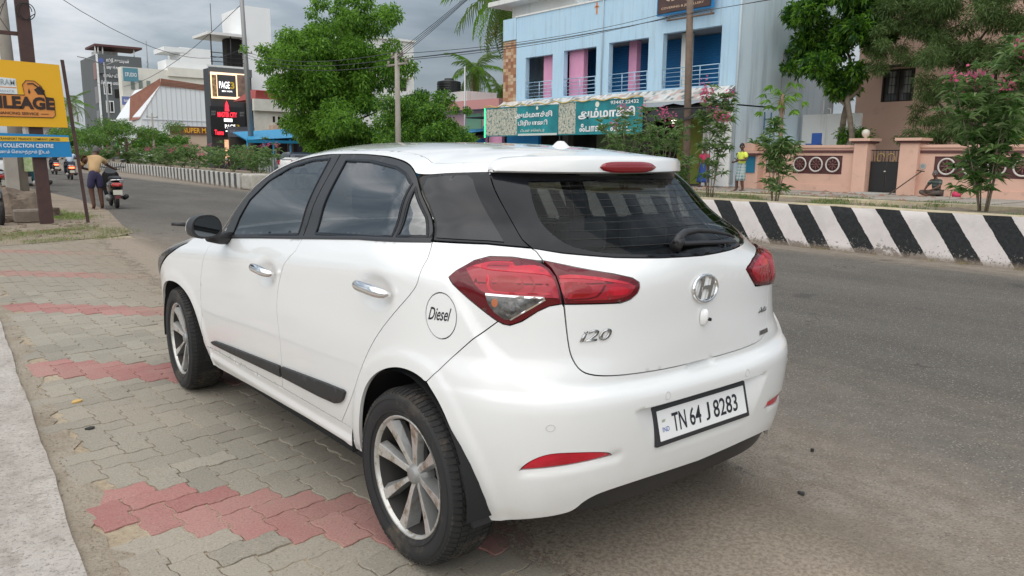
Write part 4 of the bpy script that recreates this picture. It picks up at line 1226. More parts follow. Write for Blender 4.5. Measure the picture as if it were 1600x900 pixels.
for n_, (d, k, red, x, y) in enumerate(pieces):
    cc = 'r' if red else 'g'
    dz = rp_.uniform(-.0028, .0022); rx, ry = rp_.gauss(0, .006), rp_.gauss(0, .006)
    if n_ < 300:
        o = link('brick', PM[k + cc], pbase, (x, y, dz), (rx, ry, rp_.gauss(0, .003)))
    else:
        me = PM[k + cc]; b_ = stuffp[cc]
        b_.add([(v.co.x + x, v.co.y + y, v.co.z + dz + v.co.y * rx - v.co.x * ry) for v in me.vertices], [tuple(q.vertices) for q in me.polygons])
for cc, m_ in (('g', pav_g), ('r', pav_r)):
    o = stuffp[cc].build('far_bricks', m_, pbase); o['kind'] = 'stuff'

# sand blown over the outer pavers, thinning out towards the car
M, t, b = node_mat('sand_film'); N = NT(t); P = N.pos()
n1_ = N.noise(3.2, 8, .75, (1.5, .8, 1)); n2_ = N.noise(60, 4, .8)
xq = N.math('SUBTRACT', P[0], N.math('MULTIPLY', P[1], .085))
cov = N.math('ADD', N.math('MULTIPLY', N.math('SUBTRACT', n1_, .5), 2.2), N.ramp(xq, -.85, -.02, -.55, .85))
cov = N.math('ADD', cov, N.math('MULTIPLY', N.math('SUBTRACT', n2_, .5), .9))
fac = N.math('MULTIPLY', N.ramp(cov, -.05, .35, 0, .96), N.ramp(N.math('SUBTRACT', P[0], N.math('MULTIPLY', P[1], .05)), .28, .90, 1, 0))
c = N.mix(N.ramp(n2_, .35, .65), (.22, .18, .14), (.36, .305, .245))
t.links.new(c, b.inputs['Base Color']); b.inputs['Roughness'].default_value = .95; b.inputs['Specular IOR Level'].default_value = .1
t.links.new(fac, b.inputs['Alpha'])
sf = sheet('sand_film', [(-1.0, -6)] + [(.95 + .05 * y, y) for y in np.linspace(-6, 11.5, 8)] + [(-.2, 11.6), (-.9, 6), (-1.0, 3)], .0032, M, 'stuff')

# leaves, pebbles and litter on the ground
leaf_y = mat('dry_leaf', (.55, .36, .12), .7); litter_d = mat('dark_litter', (.035, .034, .032), .85); pale = mat('pale_stone', (.42, .38, .33), .9)
def flatbit(name, x, y, r, mt, lab, cat, z=.004, h=.006, el=1.6, rot=0.0, group=None):
    mb = MB(); n = 9; rr = random.Random(int(x * 991 + y * 77))
    top = [(x + r * el * cos(a) * (q := rr.uniform(.7, 1.1)) * cos(rot) - r * sin(a) * q * sin(rot), y + r * el * cos(a) * q * sin(rot) + r * sin(a) * q * cos(rot), z + h * rr.uniform(.5, 1)) for a in np.linspace(0, 2 * pi, n, endpoint=False)]
    low = [(a, b, 0.0) for a, b, c in top]
    mb.add(top + low + [(x, y, z + h)], [(i, (i + 1) % n, 2 * n) for i in range(n)] + [(n + i, n + (i + 1) % n, (i + 1) % n, i) for i in range(n)])
    o = mb.build(name, mt); tagt(o, lab, cat, group); return o
flatbit('fallen_leaf', -1.395, 2.66, .022, leaf_y, 'dry yellow leaf lying on the grey pavers left of the car', 'leaf', rot=.4)
flatbit('dark_scrap', -1.427, 2.13, .017, litter_d, 'small dark scrap lying on the grey pavers left of the car', 'litter', rot=.2)
flatbit('dark_scrap', 3.05, 1.42, .035, litter_d, 'flat dark scrap lying in the road right of the car', 'litter', z=.002, rot=-.6)
flatbit('pale_scrap', 3.4, 2.2, .05, pale, 'pale scrap in a worn patch of the road right of the car', 'litter', z=.001, rot=-.5)
flatbit('dark_scrap', 1.02, -.02, .016, litter_d, 'dark scrap of leaf on the dust behind the right end of the bumper', 'litter', rot=.3)
flatbit('pebble', 1.26, -.35, .009, litter_d, 'tiny black pebble on the dusty ground behind the car', 'pebble', h=.012, el=1)
flatbit('dark_scrap', .77, -.58, .012, litter_d, 'small dark scrap on the dusty ground behind the bumper, nearest the camera', 'litter', rot=1.2)
rr = random.Random(5); mb = MB()
for _ in range(520):
    x = rr.uniform(.1, 5) if rr.random() < .6 else rr.uniform(-1.75, -1.5); y = rr.uniform(-1.2, 4.5) if x > 0 else rr.uniform(-.5, 6)
    if x > 0 and rr.random() < x / 5: continue
    if hits_car(x, y): continue
    if x < 0: x = EL(y) + rr.gauss(-.03, .03)
    r = rr.uniform(.002, .006); z = .0 
    mb.add([(x - r, y, z), (x + r * .3, y - r, z), (x + r, y + r * .4, z), (x - r * .2, y + r, z), (x, y, z + r)], [(0, 1, 4), (1, 2, 4), (2, 3, 4), (3, 0, 4)])
o = mb.build('grit', mat('grit_stone', (.16, .13, .10), .95, noise=(30, 1, (.34, .29, .23)))); o['kind'] = 'stuff'

# ================================================================== MEDIAN WITH BLACK AND WHITE STRIPES
def stripe_mat(name, y0, per, duty, kz, white, black, ztop, wear=1.0):
    M, t, b = node_mat(name); N = NT(t); P = N.pos()
    wob = N.math('MULTIPLY', N.math('SUBTRACT', N.noise(7, 4, .6), .5), .045)
    q = N.math('SUBTRACT', y0 - kz * ztop, N.math('SUBTRACT', P[1], N.math('MULTIPLY', P[2], kz)))
    q = N.math('ADD', q, wob)
    q = N.math('FRACT', N.math('ADD', N.math('DIVIDE', q, per), 100))
    isb = N.math('LESS_THAN', q, duty)
    n1_ = N.noise(3.2, 8, .68); n2_ = N.noise(22, 7, .75); n4 = N.noise(70, 4, .7)
    wc = N.mix(N.ramp(n1_, .38, .68, 0, .6), white, tuple(x * .80 for x in white))
    wc = N.mix(N.ramp(n2_, .60, .72, 0, .55), wc, (.36, .30, .26))
    bc = N.mix(N.ramp(n2_, .40, .62), black, tuple(x * 2.2 for x in black))
    c = N.mix(isb, wc, bc)
    low = N.ramp(P[2], 0, .42, .20, 0)
    chip = N.math('GREATER_THAN', N.math('ADD', n2_, N.math('MULTIPLY', low, wear)), .735)
    chip2 = N.math('GREATER_THAN', N.math('ADD', n1_, N.math('MULTIPLY', low, wear * .9)), .74)
    c = N.mix(N.math('MAXIMUM', chip, chip2), c, N.mix(n4, (.22, .19, .165), (.34, .30, .27)))
    c = N.mix(N.ramp(P[2], .0, .10, .75, 0), c, (.24, .19, .145))
    t.links.new(c, b.inputs['Base Color']); b.inputs['Roughness'].default_value = .8
    N.bump(N.math('ADD', N.math('ADD', n1_, n2_), N.math('MULTIPLY', chip, -.5)), .5, .012, b)
    return M
st_near = stripe_mat('striped_kerb_paint', 6.24, .727, .48, .68, (.72, .665, .645), (.012, .013, .014), .68)
st_far = stripe_mat('far_striped_kerb_paint', 28.4, .86, .46, .10, (.52, .50, .46), (.045, .045, .045), .6)
cream = mat('cream_cement', (.48, .41, .28), .9, noise=(8, .7, (.33, .27, .19)), bump=(30, .4, .01))
def wall_grid(fn_x, ys, zs, thick, mt, name, par, top_mt=None, jit=.006, seed=1):
    rr = random.Random(seed); v = []; f = []; fm = []
    nz_ = len(zs); prof = [(0, z) for z in zs] + [(.02, zs[-1] + .02), (thick - .02, zs[-1] + .02), (thick, zs[-1]), (thick, zs[0])]
    n = len(prof)
    for y in ys:
        for k, (dx, z) in enumerate(prof): v.append((fn_x(y) + dx + rr.gauss(0, jit), y, z + (rr.gauss(0, jit * .7) if 0 < k < n - 1 else 0)))
    for i in range(len(ys) - 1):
        for k in range(n - 1):
            f.append((i * n + k, (i + 1) * n + k, (i + 1) * n + k + 1, i * n + k + 1)); fm.append(1 if nz_ - 1 <= k < nz_ + 2 else 0)
    f += [tuple(range(n)), tuple(reversed([(len(ys) - 1) * n + k for k in range(n)]))]; fm += [0, 0]
    me = new_mesh(name, v, f, [mt, top_mt or mt], True, fm)
    bm = bmesh.new(); bm.from_mesh(me); bmesh.ops.recalc_face_normals(bm, faces=bm.faces); bm.to_mesh(me); bm.free()
    smooth_by_angle(me, 40)
    return link(name, me, par)
med = thing('road_median', 'near stretch of the planted road median with slanting black and white stripes', 'median')
wall_grid(lambda y: 9.46 + .012 * (y - 1.5) * -1, list(np.arange(-9, 14.01, .35)), [-.02, .1, .25, .4, .55, .685], .20, st_near, 'striped_wall', med, cream)
wall_grid(lambda y: 12.05, list(np.arange(-9, 14.01, 1)), [-.02, .35, .66], .18, cream, 'rear_wall', med, cream)
mb = MB()
rr = random.Random(8); xs = np.linspace(9.62, 12.1, 9); ys = np.linspace(-9, 14, 60); 
v = [(x, y, .60 + rr.uniform(-.03, .05)) for y in ys for x in xs]
mb.add(v, [(i * 9 + j, i * 9 + j + 1, (i + 1) * 9 + j + 1, (i + 1) * 9 + j) for i in range(59) for j in range(8)])
mb.build('planting_soil', soil, med, True)
mb = MB(); mb.box(9.5, 12.2, 13.9, 14.1, 0, .66); mb.build('end_wall', cream, med)
med2 = thing('road_median', 'far stretch of the planted road median with upright black and white stripes', 'median')
def mx_(y): return float(np.interp(y, [28.3, 46, 80, 150], [8.98, 10.6, 12.6, 19]))
wall_grid(mx_, list(np.arange(28.4, 150, 1.2)), [-.02, .2, .4, .60], .22, st_far, 'striped_wall', med2, st_far, jit=.004, seed=2)
mb = MB(); ys = list(np.arange(28.6, 150, 2.4)); mb.add([(mx_(y) + d, y, .55) for y in ys for d in (.2, 2.6)], [(2 * i, 2 * i + 1, 2 * i + 3, 2 * i + 2) for i in range(len(ys) - 1)])
mb.build('planting_soil', soil, med2)
mb = MB(); v = []
for i in range(3):
    mb.box(9.02 + i * .9, 9.86 + i * .9, 27.2 - i * .1, 28.35, 0, .62 - .02 * i)
o = mb.build('nose_block', mat('whitewashed_block', (.48, .46, .41), .9, noise=(3, .8, (.30, .27, .22)), bump=(8, .5, .05)), med2); bevel(o, .08, 2)

# far side footpath
foot = sheet('footpath', [(19.5, -8), (19.5, 34), (27.6, 34), (27.6, -8)], .15, mat('footpath_slab', (.27, .245, .215), .9, noise=(1.2, .9, (.20, .165, .13)), bump=(6, .4, .02), dirt=(3, .5, .7, (.33, .29, .24))), thick=.2)
for i in range(22):
    y = -6 + i * 1.75
    mb = MB(); mb.box(22.2 + (i % 3) * .04, 25.9 + (i % 2) * .05, y, y + 1.62, .14, .185 + .01 * (i % 3))
    o = mb.build('paving_slab', mat('slab_concrete_%d' % (i % 3), (.31 + .03 * (i % 3), .285 + .03 * (i % 3), .25 + .03 * (i % 3)), .9, noise=(2.5, .9, (.24, .20, .165))), foot, rot=(0, 0, 0)); bevel(o, .01, 1)
# ================================================================== BUILDINGS
def T(name, label, cat, loc, group=None): return thing(name, label, cat, loc, 0, group)
def bpart(t, name, mt, x0, x1, y0, y1, z0, z1, bev=0, **k):
    mb = MB(); mb.box(x0, x1, y0, y1, z0, z1)
    return wpart(mb, name, mt, t, bev=bev, **k)
def wall_holes(t, name, mt, axis, c, a0, a1, z0, z1, holes, depth):
    """a wall in the plane x=c ('x') or y=c ('y') with rectangular openings and reveals of the given depth"""
    As = sorted(set([a0, a1] + [h[0] for h in holes] + [h[1] for h in holes]))
    Zs = sorted(set([z0, z1] + [h[2] for h in holes] + [h[3] for h in holes]))
    def P(a, z, d=0): return (c + d, a, z) if axis == 'x' else (a, c + d, z)
    mb = MB()
    for i in range(len(As) - 1):
        for j in range(len(Zs) - 1):
            ca, cz = (As[i] + As[i + 1]) / 2, (Zs[j] + Zs[j + 1]) / 2
            if any(h[0] < ca < h[1] and h[2] < cz < h[3] for h in holes): continue
            mb.quad(P(As[i], Zs[j]), P(As[i + 1], Zs[j]), P(As[i + 1], Zs[j + 1]), P(As[i], Zs[j + 1]))
    for h in holes:
        b, e, l, u = h
        for q in (((b, l), (b, u)), ((e, u), (e, l)), ((b, u), (e, u)), ((e, l), (b, l))):
            (p1, p2) = q
            mb.quad(P(*p1), P(*p2), P(*p2, depth), P(*p1, depth))
    me = mb.mesh(name, mt)
    bm = bmesh.new(); bm.from_mesh(me); bmesh.ops.remove_doubles(bm, verts=bm.verts, dist=.0005); bmesh.ops.recalc_face_normals(bm, faces=bm.faces); bm.to_mesh(me); bm.free()
    o = link(name, me, t)
    for v in me.vertices: v.co -= Vector(t.location)
    return o
def tube_part(t, name, mt, pts, r, n=8, par=None, **k):
    mb = MB(); mb.tube(pts, r, n); return wpart(mb, name, mt, par or t, True, **k)
sky_blue = mat('sky_blue_paint', (.46, .67, .84), .8, noise=(.8, .5, (.53, .71, .84)), dirt=(1.6, .50, .80, (.36, .46, .52)), bump=(25, .15, .01), streak=True)
side_blue = mat('weathered_blue_paint', (.56, .69, .78), .85, noise=(.5, .8, (.62, .72, .79)), dirt=(.55, .50, .78, (.30, .36, .40)), bump=(20, .15, .01), streak=True)
pink = mat('pink_paint', (.78, .36, .55), .8, noise=(2, .4, (.58, .27, .40)))
shutter = mat('blue_shutter', (.010, .17, .42), .5, .2)
steel = mat('bright_steel', (.60, .60, .58), .3, .8)
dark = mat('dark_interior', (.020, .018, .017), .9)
dk2 = mat('dim_interior', (.075, .06, .05), .9, noise=(1.5, 1, (.03, .03, .03)))
white_w = mat('white_wall', (.78, .78, .76), .85, noise=(.6, .6, (.68, .68, .66)), dirt=(.8, .55, .85, (.42, .41, .38)), streak=True)
white_b = mat('bright_white_wall', (.84, .85, .85), .8, noise=(.5, .4, (.76, .77, .77)))
salmon = mat('salmon_wall', (.70, .445, .345), .85, noise=(1.5, .7, (.63, .395, .31)), dirt=(3, .60, .8, (.36, .26, .21)), bump=(30, .3, .01))
maroon = mat('maroon_paint', (.115, .045, .045), .8, noise=(6, .6, (.075, .035, .035)))
brown_house = mat('rose_brown_wall', (.68, .45, .36), .9, noise=(.7, .6, (.60, .395, .31)), dirt=(1.2, .6, .8, (.40, .27, .22)))
conc_pole = mat('concrete_pole', (.36, .33, .29), .9, noise=(2.5, .8, (.27, .245, .215)), bump=(20, .4, .01))
rust = mat('rust_brown_steel', (.050, .026, .024), .6, noise=(6, .8, (.085, .040, .032)))
black_m = mat('black_metal', (.015, .015, .016), .45)
gold = mat('gold_paint', (.50, .34, .10), .5)
green_p = mat('olive_paint', (.22, .26, .05), .8)
# ---- blue building
t = T('blue_building', 'pale blue two-storey building with four balcony openings, pink pillars and dark blue shutters', 'building', (26, 17.5, 0))
ops = [(18.35, 21.5, 4.5, 6.92), (22.35, 24.85, 4.5, 6.85), (25.7, 28.05, 4.5, 6.78), (28.9, 31.1, 4.5, 6.70)]
wall_holes(t, 'front_wall', sky_blue, 'x', 26.0, 17.5, 31.9, 4.10, 8.90, ops, .28)
wall_holes(t, 'side_wall', side_blue, 'y', 17.5, 26.0, 34.0, .15, 11.5, [], .1)
bpart(t, 'coping', white_w, 25.95, 26.25, 17.45, 31.95, 8.90, 8.98)
bpart(t, 'rear_block', sky_blue, 28.5, 34, 17.52, 29, 8.8, 12.5)
bpart(t, 'upper_storey', white_w, 27.4, 28.4, 28.6, 34.0, 8.9, 13); bpart(t, 'upper_slab', white_w, 26.4, 28.6, 28.2, 35.0, 9.9, 10.15)
bpart(t, 'roof_slab', white_w, 26.2, 34, 17.6, 33, 8.2, 8.3); bpart(t, 'recess_back', side_blue, 28.32, 28.4, 17.6, 34, 4.2, 8.1); bpart(t, 'rear_wall', sky_blue, 26.3, 34, 33.0, 33.1, 3.9, 8.2)
for i, (y0, y1, z0, z1) in enumerate(ops):
    bpart(t, 'balcony_floor', white_w, 26.05, 28.2, y0 - .3, y1 + .3, 4.30, 4.46)
    bpart(t, 'recess_wall', side_blue, 28.2, 28.3, y0 - .5, y1 + .5, 4.4, 7.3)
    bpart(t, 'recess_ceiling', mat('grey_ceiling', (.30, .32, .33), .9), 26.05, 28.3, y0 - .4, y1 + .4, 7.02, 7.1)
    if i < 3:
        sh = bpart(t, 'roller_shutter', shutter, 28.10, 28.14, max(y0 - .9, 17.62), y1 + .25, 4.46, 6.98)
        mb = MB()
        for k in range(22):
            z = 4.5 + k * .112; mb.box(28.06, 28.10, max(y0 - .9, 17.62), y1 + .25, z, z + .075)
        wpart(mb, 'shutter_slats', shutter, sh, kind='stuff')
    else: bpart(t, 'dark_doorway', dark, 28.08, 28.12, y0 - .5, y1 + .3, 4.46, 6.95)
    py, pw, px_ = {0: (20.72, .45, 26.9), 1: (23.95, .5, 27.0), 2: (27.0, 1.06, 26.42), 3: (28.9, 1.2, 26.45)}[i]
    bpart(t, 'pillar', white_w if i == 0 else pink, px_, px_ + .3, py, py + pw, 4.46, 6.98 if i < 2 else 7.0)
    rail_m = mat('pale_blue_rail', (.42, .60, .74), .35, .4)
    for k in range(5):
        z = 4.62 + k * .185
        tube_part(t, 'rail', rail_m, [(26.06, y0, z), (26.06, y1, z)], .016 if k < 4 else .024, 6)
    for k in range(int((y1 - y0) / .8) + 1):
        y = y0 + .08 + k * (y1 - y0 - .16) / int((y1 - y0) / .8)
        tube_part(t, 'rail_post', rail_m, [(26.06, y, 4.5), (26.06, y, 5.36)], .022, 6)
# mosaic tile band below the openings and tile pillar at the far end
def tile_field(t, name, x, ys, zs, cols, group_parent, tilt=0.0, seed=1):
    rr = random.Random(seed); n = 0
    meshes = {}
    return meshes
M, tt, b = node_mat('mosaic_tile'); N = NT(tt); P = N.pos()
def checks(N, a, s): return N.math('FLOOR', N.math('MULTIPLY', a, s))
ck = tt.nodes.new('ShaderNodeTexWhiteNoise'); cb = tt.nodes.new('ShaderNodeCombineXYZ')
tt.links.new(checks(N, P[1], 6.2), cb.inputs[0]); tt.links.new(checks(N, P[2], 9), cb.inputs[1]); tt.links.new(cb.outputs[0], ck.inputs['Vector'])
cr_ = tt.nodes.new('ShaderNodeValToRGB'); cr_.color_ramp.interpolation = 'CONSTANT'
for p_, c_ in ((0, (.62, .60, .57)), (.45, (.40, .40, .38)), (.62, (.16, .22, .22)), (.75, (.55, .40, .36)), (.88, (.70, .69, .66))):
    if p_ in (0,): cr_.color_ramp.elements[0].color = (*c_, 1)
    else:
        e = cr_.color_ramp.elements.new(p_); e.color = (*c_, 1)
tt.links.new(ck.outputs['Value'], cr_.inputs['Fac']); tt.links.new(cr_.outputs['Color'], b.inputs['Base Color']); b.inputs['Roughness'].default_value = .35
mosaic = M
mb = MB()
ys = np.linspace(17.5, 33.0, 24)
v = [(25.15 + .02 * sin(i * 2.0), y, 3.90) for i, y in enumerate(ys)] + [(25.98, y, 4.42) for y in ys]
mb.add(v, [(i, i + 1, 24 + i + 1, 24 + i) for i in range(23)]); mb.add([(a, b_, c - .08) for a, b_, c in v], [(i, 24 + i, 24 + i + 1, i + 1) for i in range(23)])
wpart(mb, 'tiled_eave', mosaic, t)
bpart(t, 'eave_edge', white_w, 25.10, 25.2, 17.5, 33.0, 3.82, 3.90)
# brown tile pillar at the left end: each row of tiles its own part
tile_c = [mat('brown_tile_%d' % i, c, .4) for i, c in enumerate([(.40, .19, .10), (.52, .33, .20), (.30, .13, .08), (.60, .44, .30)])]
tw = {}
for i in range(4):
    mb = MB(); mb.box(0, .03, -.11, .11, -.085, .085); tw[i] = mb.mesh('tile', tile_c[i]); 
rr = random.Random(4)
bpart(t, 'tile_pillar', mat('pillar_grout', (.30, .24, .18), .9), 26.03, 26.8, 31.92, 33.05, 3.9, 7.75)
pil = bpart(t, 'end_pillar', sky_blue, 25.98, 26.8, 31.92, 33.05, 7.76, 8.9)
for r_ in range(21):
    for c_ in range(5):
        o = link('tile', tw[rr.choice([0, 0, 1, 2, 3])], t, (25.99 - 26, 32.03 + c_ * .226 - 17.5, 4.02 + r_ * .178))
# lower storey
bpart(t, 'shop_back', dk2, 29.5, 29.6, 17.5, 36, .15, 3.9)
bpart(t, 'shop_ceiling', dark, 25.5, 29.6, 17.5, 36, 3.6, 3.66)
bpart(t, 'shop_floor', dk2, 25.2, 29.6, 17.5, 36, .15, .22)
bpart(t, 'white_shop_wall', white_w, 25.8, 26.0, 17.5, 18.9, .15, 3.6)
bpart(t, 'olive_shop_wall', green_p, 27.2, 27.4, 19.5, 21.4, .15, 3.5)
bpart(t, 'shop_pillar', dk2, 25.9, 26.3, 22.0, 22.4, .15, 3.7); bpart(t, 'shop_pillar', dk2, 25.9, 26.3, 27.5, 27.9, .15, 3.7)
bpart(t, 'shop_counter', mat('steel_counter', (.30, .29, .27), .4, .6), 26.0, 26.8, 23.5, 27.0, .2, 1.2)
bpart(t, 'shop_panel', mat('green_shop_panel', (.11, .14, .07), .7), 27.5, 27.6, 24, 27, .2, 3.2)
bpart(t, 'pink_shop_wall', pink, 25.9, 26.1, 33.0, 36.5, .15, 2.6); bpart(t, 'blue_shop_wall', shutter, 25.7, 25.9, 29.6, 32.3, .15, 2.75)
tube_part(t, 'shop_lamp', mat('lit_lamp', (1, .9, .7), .5, emit=((1, .93, .8), 9)), [(25.6, 20.35, 3.05), (25.6, 20.35, 2.93)], .10)
tube_part(t, 'shop_lamp', MATS['lit_lamp'], [(25.6, 23.6, 2.75), (25.6, 23.6, 2.69)], .06)
tube_part(t, 'drain_pipe', mat('blue_grey_pipe', (.42, .50, .55), .6), [(25.93, 17.42, .3), (25.93, 17.42, 10)], .06)
tube_part(t, 'drain_pipe', MATS['blue_grey_pipe'], [(25.93, 25.25, 4.4), (25.93, 25.25, 9)], .03)
tube_part(t, 'conduit', conc_pole, [(29.3, 17.46, 3.5), (29.3, 17.46, 6.0)], .015)
for a in (28.0, 28.5):
    tube_part(t, 'side_ladder', mat('blue_steel', (.03, .10, .20), .5), [(a, 17.35, .8), (a, 17.35, 3.4)], .03)
for k in range(6): tube_part(t, 'ladder_rung', MATS['blue_steel'], [(28.0, 17.35, 1.0 + k * .42), (28.5, 17.35, 1.0 + k * .42)], .022)
# orange mark at the top of the facade
mb = MB(); mb.box(25.97, 25.995, 25.7, 25.78, 8.3, 8.85); mb.box(25.97, 25.99, 25.6, 25.88, 8.62, 8.68); wpart(mb, 'painted_mark', mat('orange_paint', (.7, .25, .08), .7), t)
# sign high on the facade
s_ = T('hanging_sign', 'dark brown sign board with a blue frame high on the blue facade', 'sign', (25.5, 18.6, 7.6))
mb = MB(); mb.box(25.6, 25.72, 18.6, 21.6, 7.62, 9.6); wpart(mb, 'frame', mat('blue_frame', (.02, .22, .52), .5), s_)
mb = MB(); mb.box(25.55, 25.60, 18.68, 21.52, 7.70, 9.5); wpart(mb, 'panel', mat('brown_board', (.060, .035, .030), .5, noise=(2.5, .6, (.11, .05, .04))), s_)
beige = mat('beige_print', (.60, .42, .30), .6); teal_p = mat('teal_print', (.12, .34, .33), .6)
def ring_print(t, x, y, z, r0, r1, mt, nm='ring_print', n=36, seg=None):
    mb = MB(); v = []
    for k in range(n + 1):
        a = 2 * pi * k / n; v += [(x, y + r0 * cos(a), z + r0 * sin(a)), (x, y + r1 * cos(a), z + r1 * sin(a))]
    mb.add(v, [(2 * k, 2 * k + 1, 2 * k + 3, 2 * k + 2) for k in range(n) if not seg or k % seg]); return wpart(mb, nm, mt, t)
ring_print(s_, 25.545, 20.75, 8.75, .42, .50, teal_p); ring_print(s_, 25.545, 20.75, 8.75, .55, .60, beige, seg=3); ring_print(s_, 25.545, 19.25, 8.75, .34, .44, beige, seg=4); ring_print(s_, 25.545, 19.25, 8.75, .52, .56, beige, seg=5)
def wtext(t, name, body, x, y_left, z, h, wd, mt, axis='x', bold=.02, off=.0, shear=0):
    """lettering on a wall that faces the road (plane x = const, read towards -y) or the camera (plane y = const, read towards +x)"""
    L = Vector(t.location)
    if axis == 'x': return text_on(t, name, body, Vector((x, y_left, z)) - L, (0, -1, 0), (0, 0, 1), h, mt, wd, bold=bold, off=.012 + off, shear=shear)
    return text_on(t, name, body, Vector((y_left, x, z)) - L, (1, 0, 0), (0, 0, 1), h, mt, wd, bold=bold, off=.012 + off, shear=shear)
wtext(s_, 'sign_lettering', 'GOLD', 25.55, 20.0, 8.08, .13, .5, beige)
wtext(s_, 'sign_lettering', 'COVERING & JEWELLERY', 25.55, 21.3, 7.82, .12, 2.3, beige)
# banner over the shop
s_ = T('shop_banner', 'long teal restaurant banner with white Tamil lettering under the blue building', 'sign', (24.2, 22.0, 2.45))
teal_m = mat('teal_banner', (.010, .16, .19), .45, noise=(.9, .9, (.02, .30, .33)))
food = mat('printed_rice', (.35, .36, .30), .6, noise=(9, 1, (.62, .60, .50)), dirt=(7, .52, .58, (.06, .16, .15)))
X0 = 24.2
def bq(name, y0, y1, z0, z1, mt, x=X0, z0b=None, z1b=None):
    z0b = z0 if z0b is None else z0b; z1b = z1 if z1b is None else z1b
    mb = MB(); v = [(x, y0, z0), (x, y1, z0b), (x, y1, z1b), (x, y0, z1)]
    mb.add(v + [(a + .05, b, c) for a, b, c in v], [(0, 1, 2, 3), (7, 6, 5, 4), (0, 4, 5, 1), (1, 5, 6, 2), (2, 6, 7, 3), (3, 7, 4, 0)])
    return wpart(mb, name, mt, s_)
bq('left_banner', 26.45, 32.35, 2.45, 3.95, teal_m, z0b=2.45, z1b=3.98)
bq('right_banner', 21.0, 26.4, 2.45, 4.02, teal_m)
bq('food_print', 29.6, 32.3, 2.5, 3.9, food, X0 - .012)
bq('food_print', 25.2, 26.4, 2.5, 3.98, food, X0 - .012)
mb = MB()
for k in range(60):
    y = 21.0 + k * .19; mb.tube([(24.15, y, 4.03 + .05 * sin(k * .9)), (24.15, y + .19, 4.03 + .05 * sin((k + 1) * .9))], .03, 5)
wpart(mb, 'gold_fringe', mat('gold_fringe', (.55, .42, .14), .6), s_)
bq('neon_edge', 32.36, 32.42, 2.40, 3.98, mat('green_neon', (.05, .8, .3), .5, emit=((.05, 1, .30), 1.2)), X0 - .02)
cream_t = mat('cream_lettering', (.80, .78, .68), .5); white_t = mat('white_lettering', (.80, .80, .80), .5)
L_ = Vector(s_.location)
def btext(body, y, z, h, wd, mt=white_t, bold=.03): wtext(s_, 'banner_lettering', body, X0 - .01, y, z, h, wd, mt, bold=bold)
btext('அம்மாச்சி', 29.75, 3.33, .34, 2.9); btext('பிரியாணி', 29.5, 2.92, .32, 2.3); btext('டிபன் சென்டர்', 29.3, 2.62, .17, 1.9, cream_t, .01)
btext('அம்மாச்சி', 25.0, 3.15, .52, 3.6, white_t, .035); btext('ஃபாஸ்ட் ஃபுட்', 24.9, 2.58, .38, 3.3); btext('93447 22432', 22.9, 3.78, .16, 1.7, white_t, .02)
ring_print(s_, X0 - .016, 23.75, 3.82, .0, .13, cream_t); ring_print(s_, X0 - .016, 28.0, 3.82, .0, .09, cream_t)
bq('white_strip', 26.5, 29.5, 2.46, 2.56, mat('strip_white', (.62, .66, .62), .6), X0 - .016)
for y in (21.2, 26.4, 32.2): tube_part(s_, 'support_post', black_m, [(24.3, y, .15), (24.3, y, 4.0)], .04)
tube_part(s_, 'support_post', black_m, [(24.35, 20.9, 3.45), (24.35, 17.8, 3.45)], .03)
# black awning at the right of the banner
aw = T('shop_awning', 'dark cloth awning sagging over the shop front right of the banner', 'awning', (24.6, 17.8, 3.0))
mb = MB(); v = []
for i, y in enumerate(np.linspace(17.7, 21.1, 9)):
    for j, (x, z) in enumerate(((24.3, 3.02), (24.9, 3.38), (25.9, 3.75))): v.append((x, y, z + .06 * sin(i * 1.7 + j)))
mb.add(v, [(3 * i + j, 3 * i + j + 1, 3 * i + j + 4, 3 * i + j + 3) for i in range(8) for j in range(2)])
wpart(mb, 'cloth', mat('black_cloth', (.022, .022, .024), .9), aw, True)

# ---- compound wall with ring panels, gate, house
def ring_panel(t, y, z, r=.27):
    mb = MB()
    M_ = Matrix.Translation((26.93, y, z)) @ Matrix.Rotation(pi / 2, 4, 'Y')
    ring = [(26.92, y + r * cos(a), z + r * sin(a)) for a in np.linspace(0, 2 * pi, 29)]
    mb.tube(ring, .032, 6, False)
    return wpart(mb, 'ring_ornament', mat('white_ring_paint', (.60, .56, .52), .7), t, True)
def rosette(t, y, z):
    mb = MB(); mb.lathe([(.001, -.06), (.05, -.05), (.06, 0)], 10, 'x', org=(26.97, y, z))
    for k in range(8):
        a = pi * k / 4; mb.tube([(26.94, y + .05 * cos(a), z + .05 * sin(a)), (26.93, y + .13 * cos(a), z + .13 * sin(a)), (26.95, y + .24 * cos(a), z + .24 * sin(a))], [.015, .032, .012], 5)
    return wpart(mb, 'rosette', mat('maroon_ornament', (.17, .08, .075), .8), t, True)
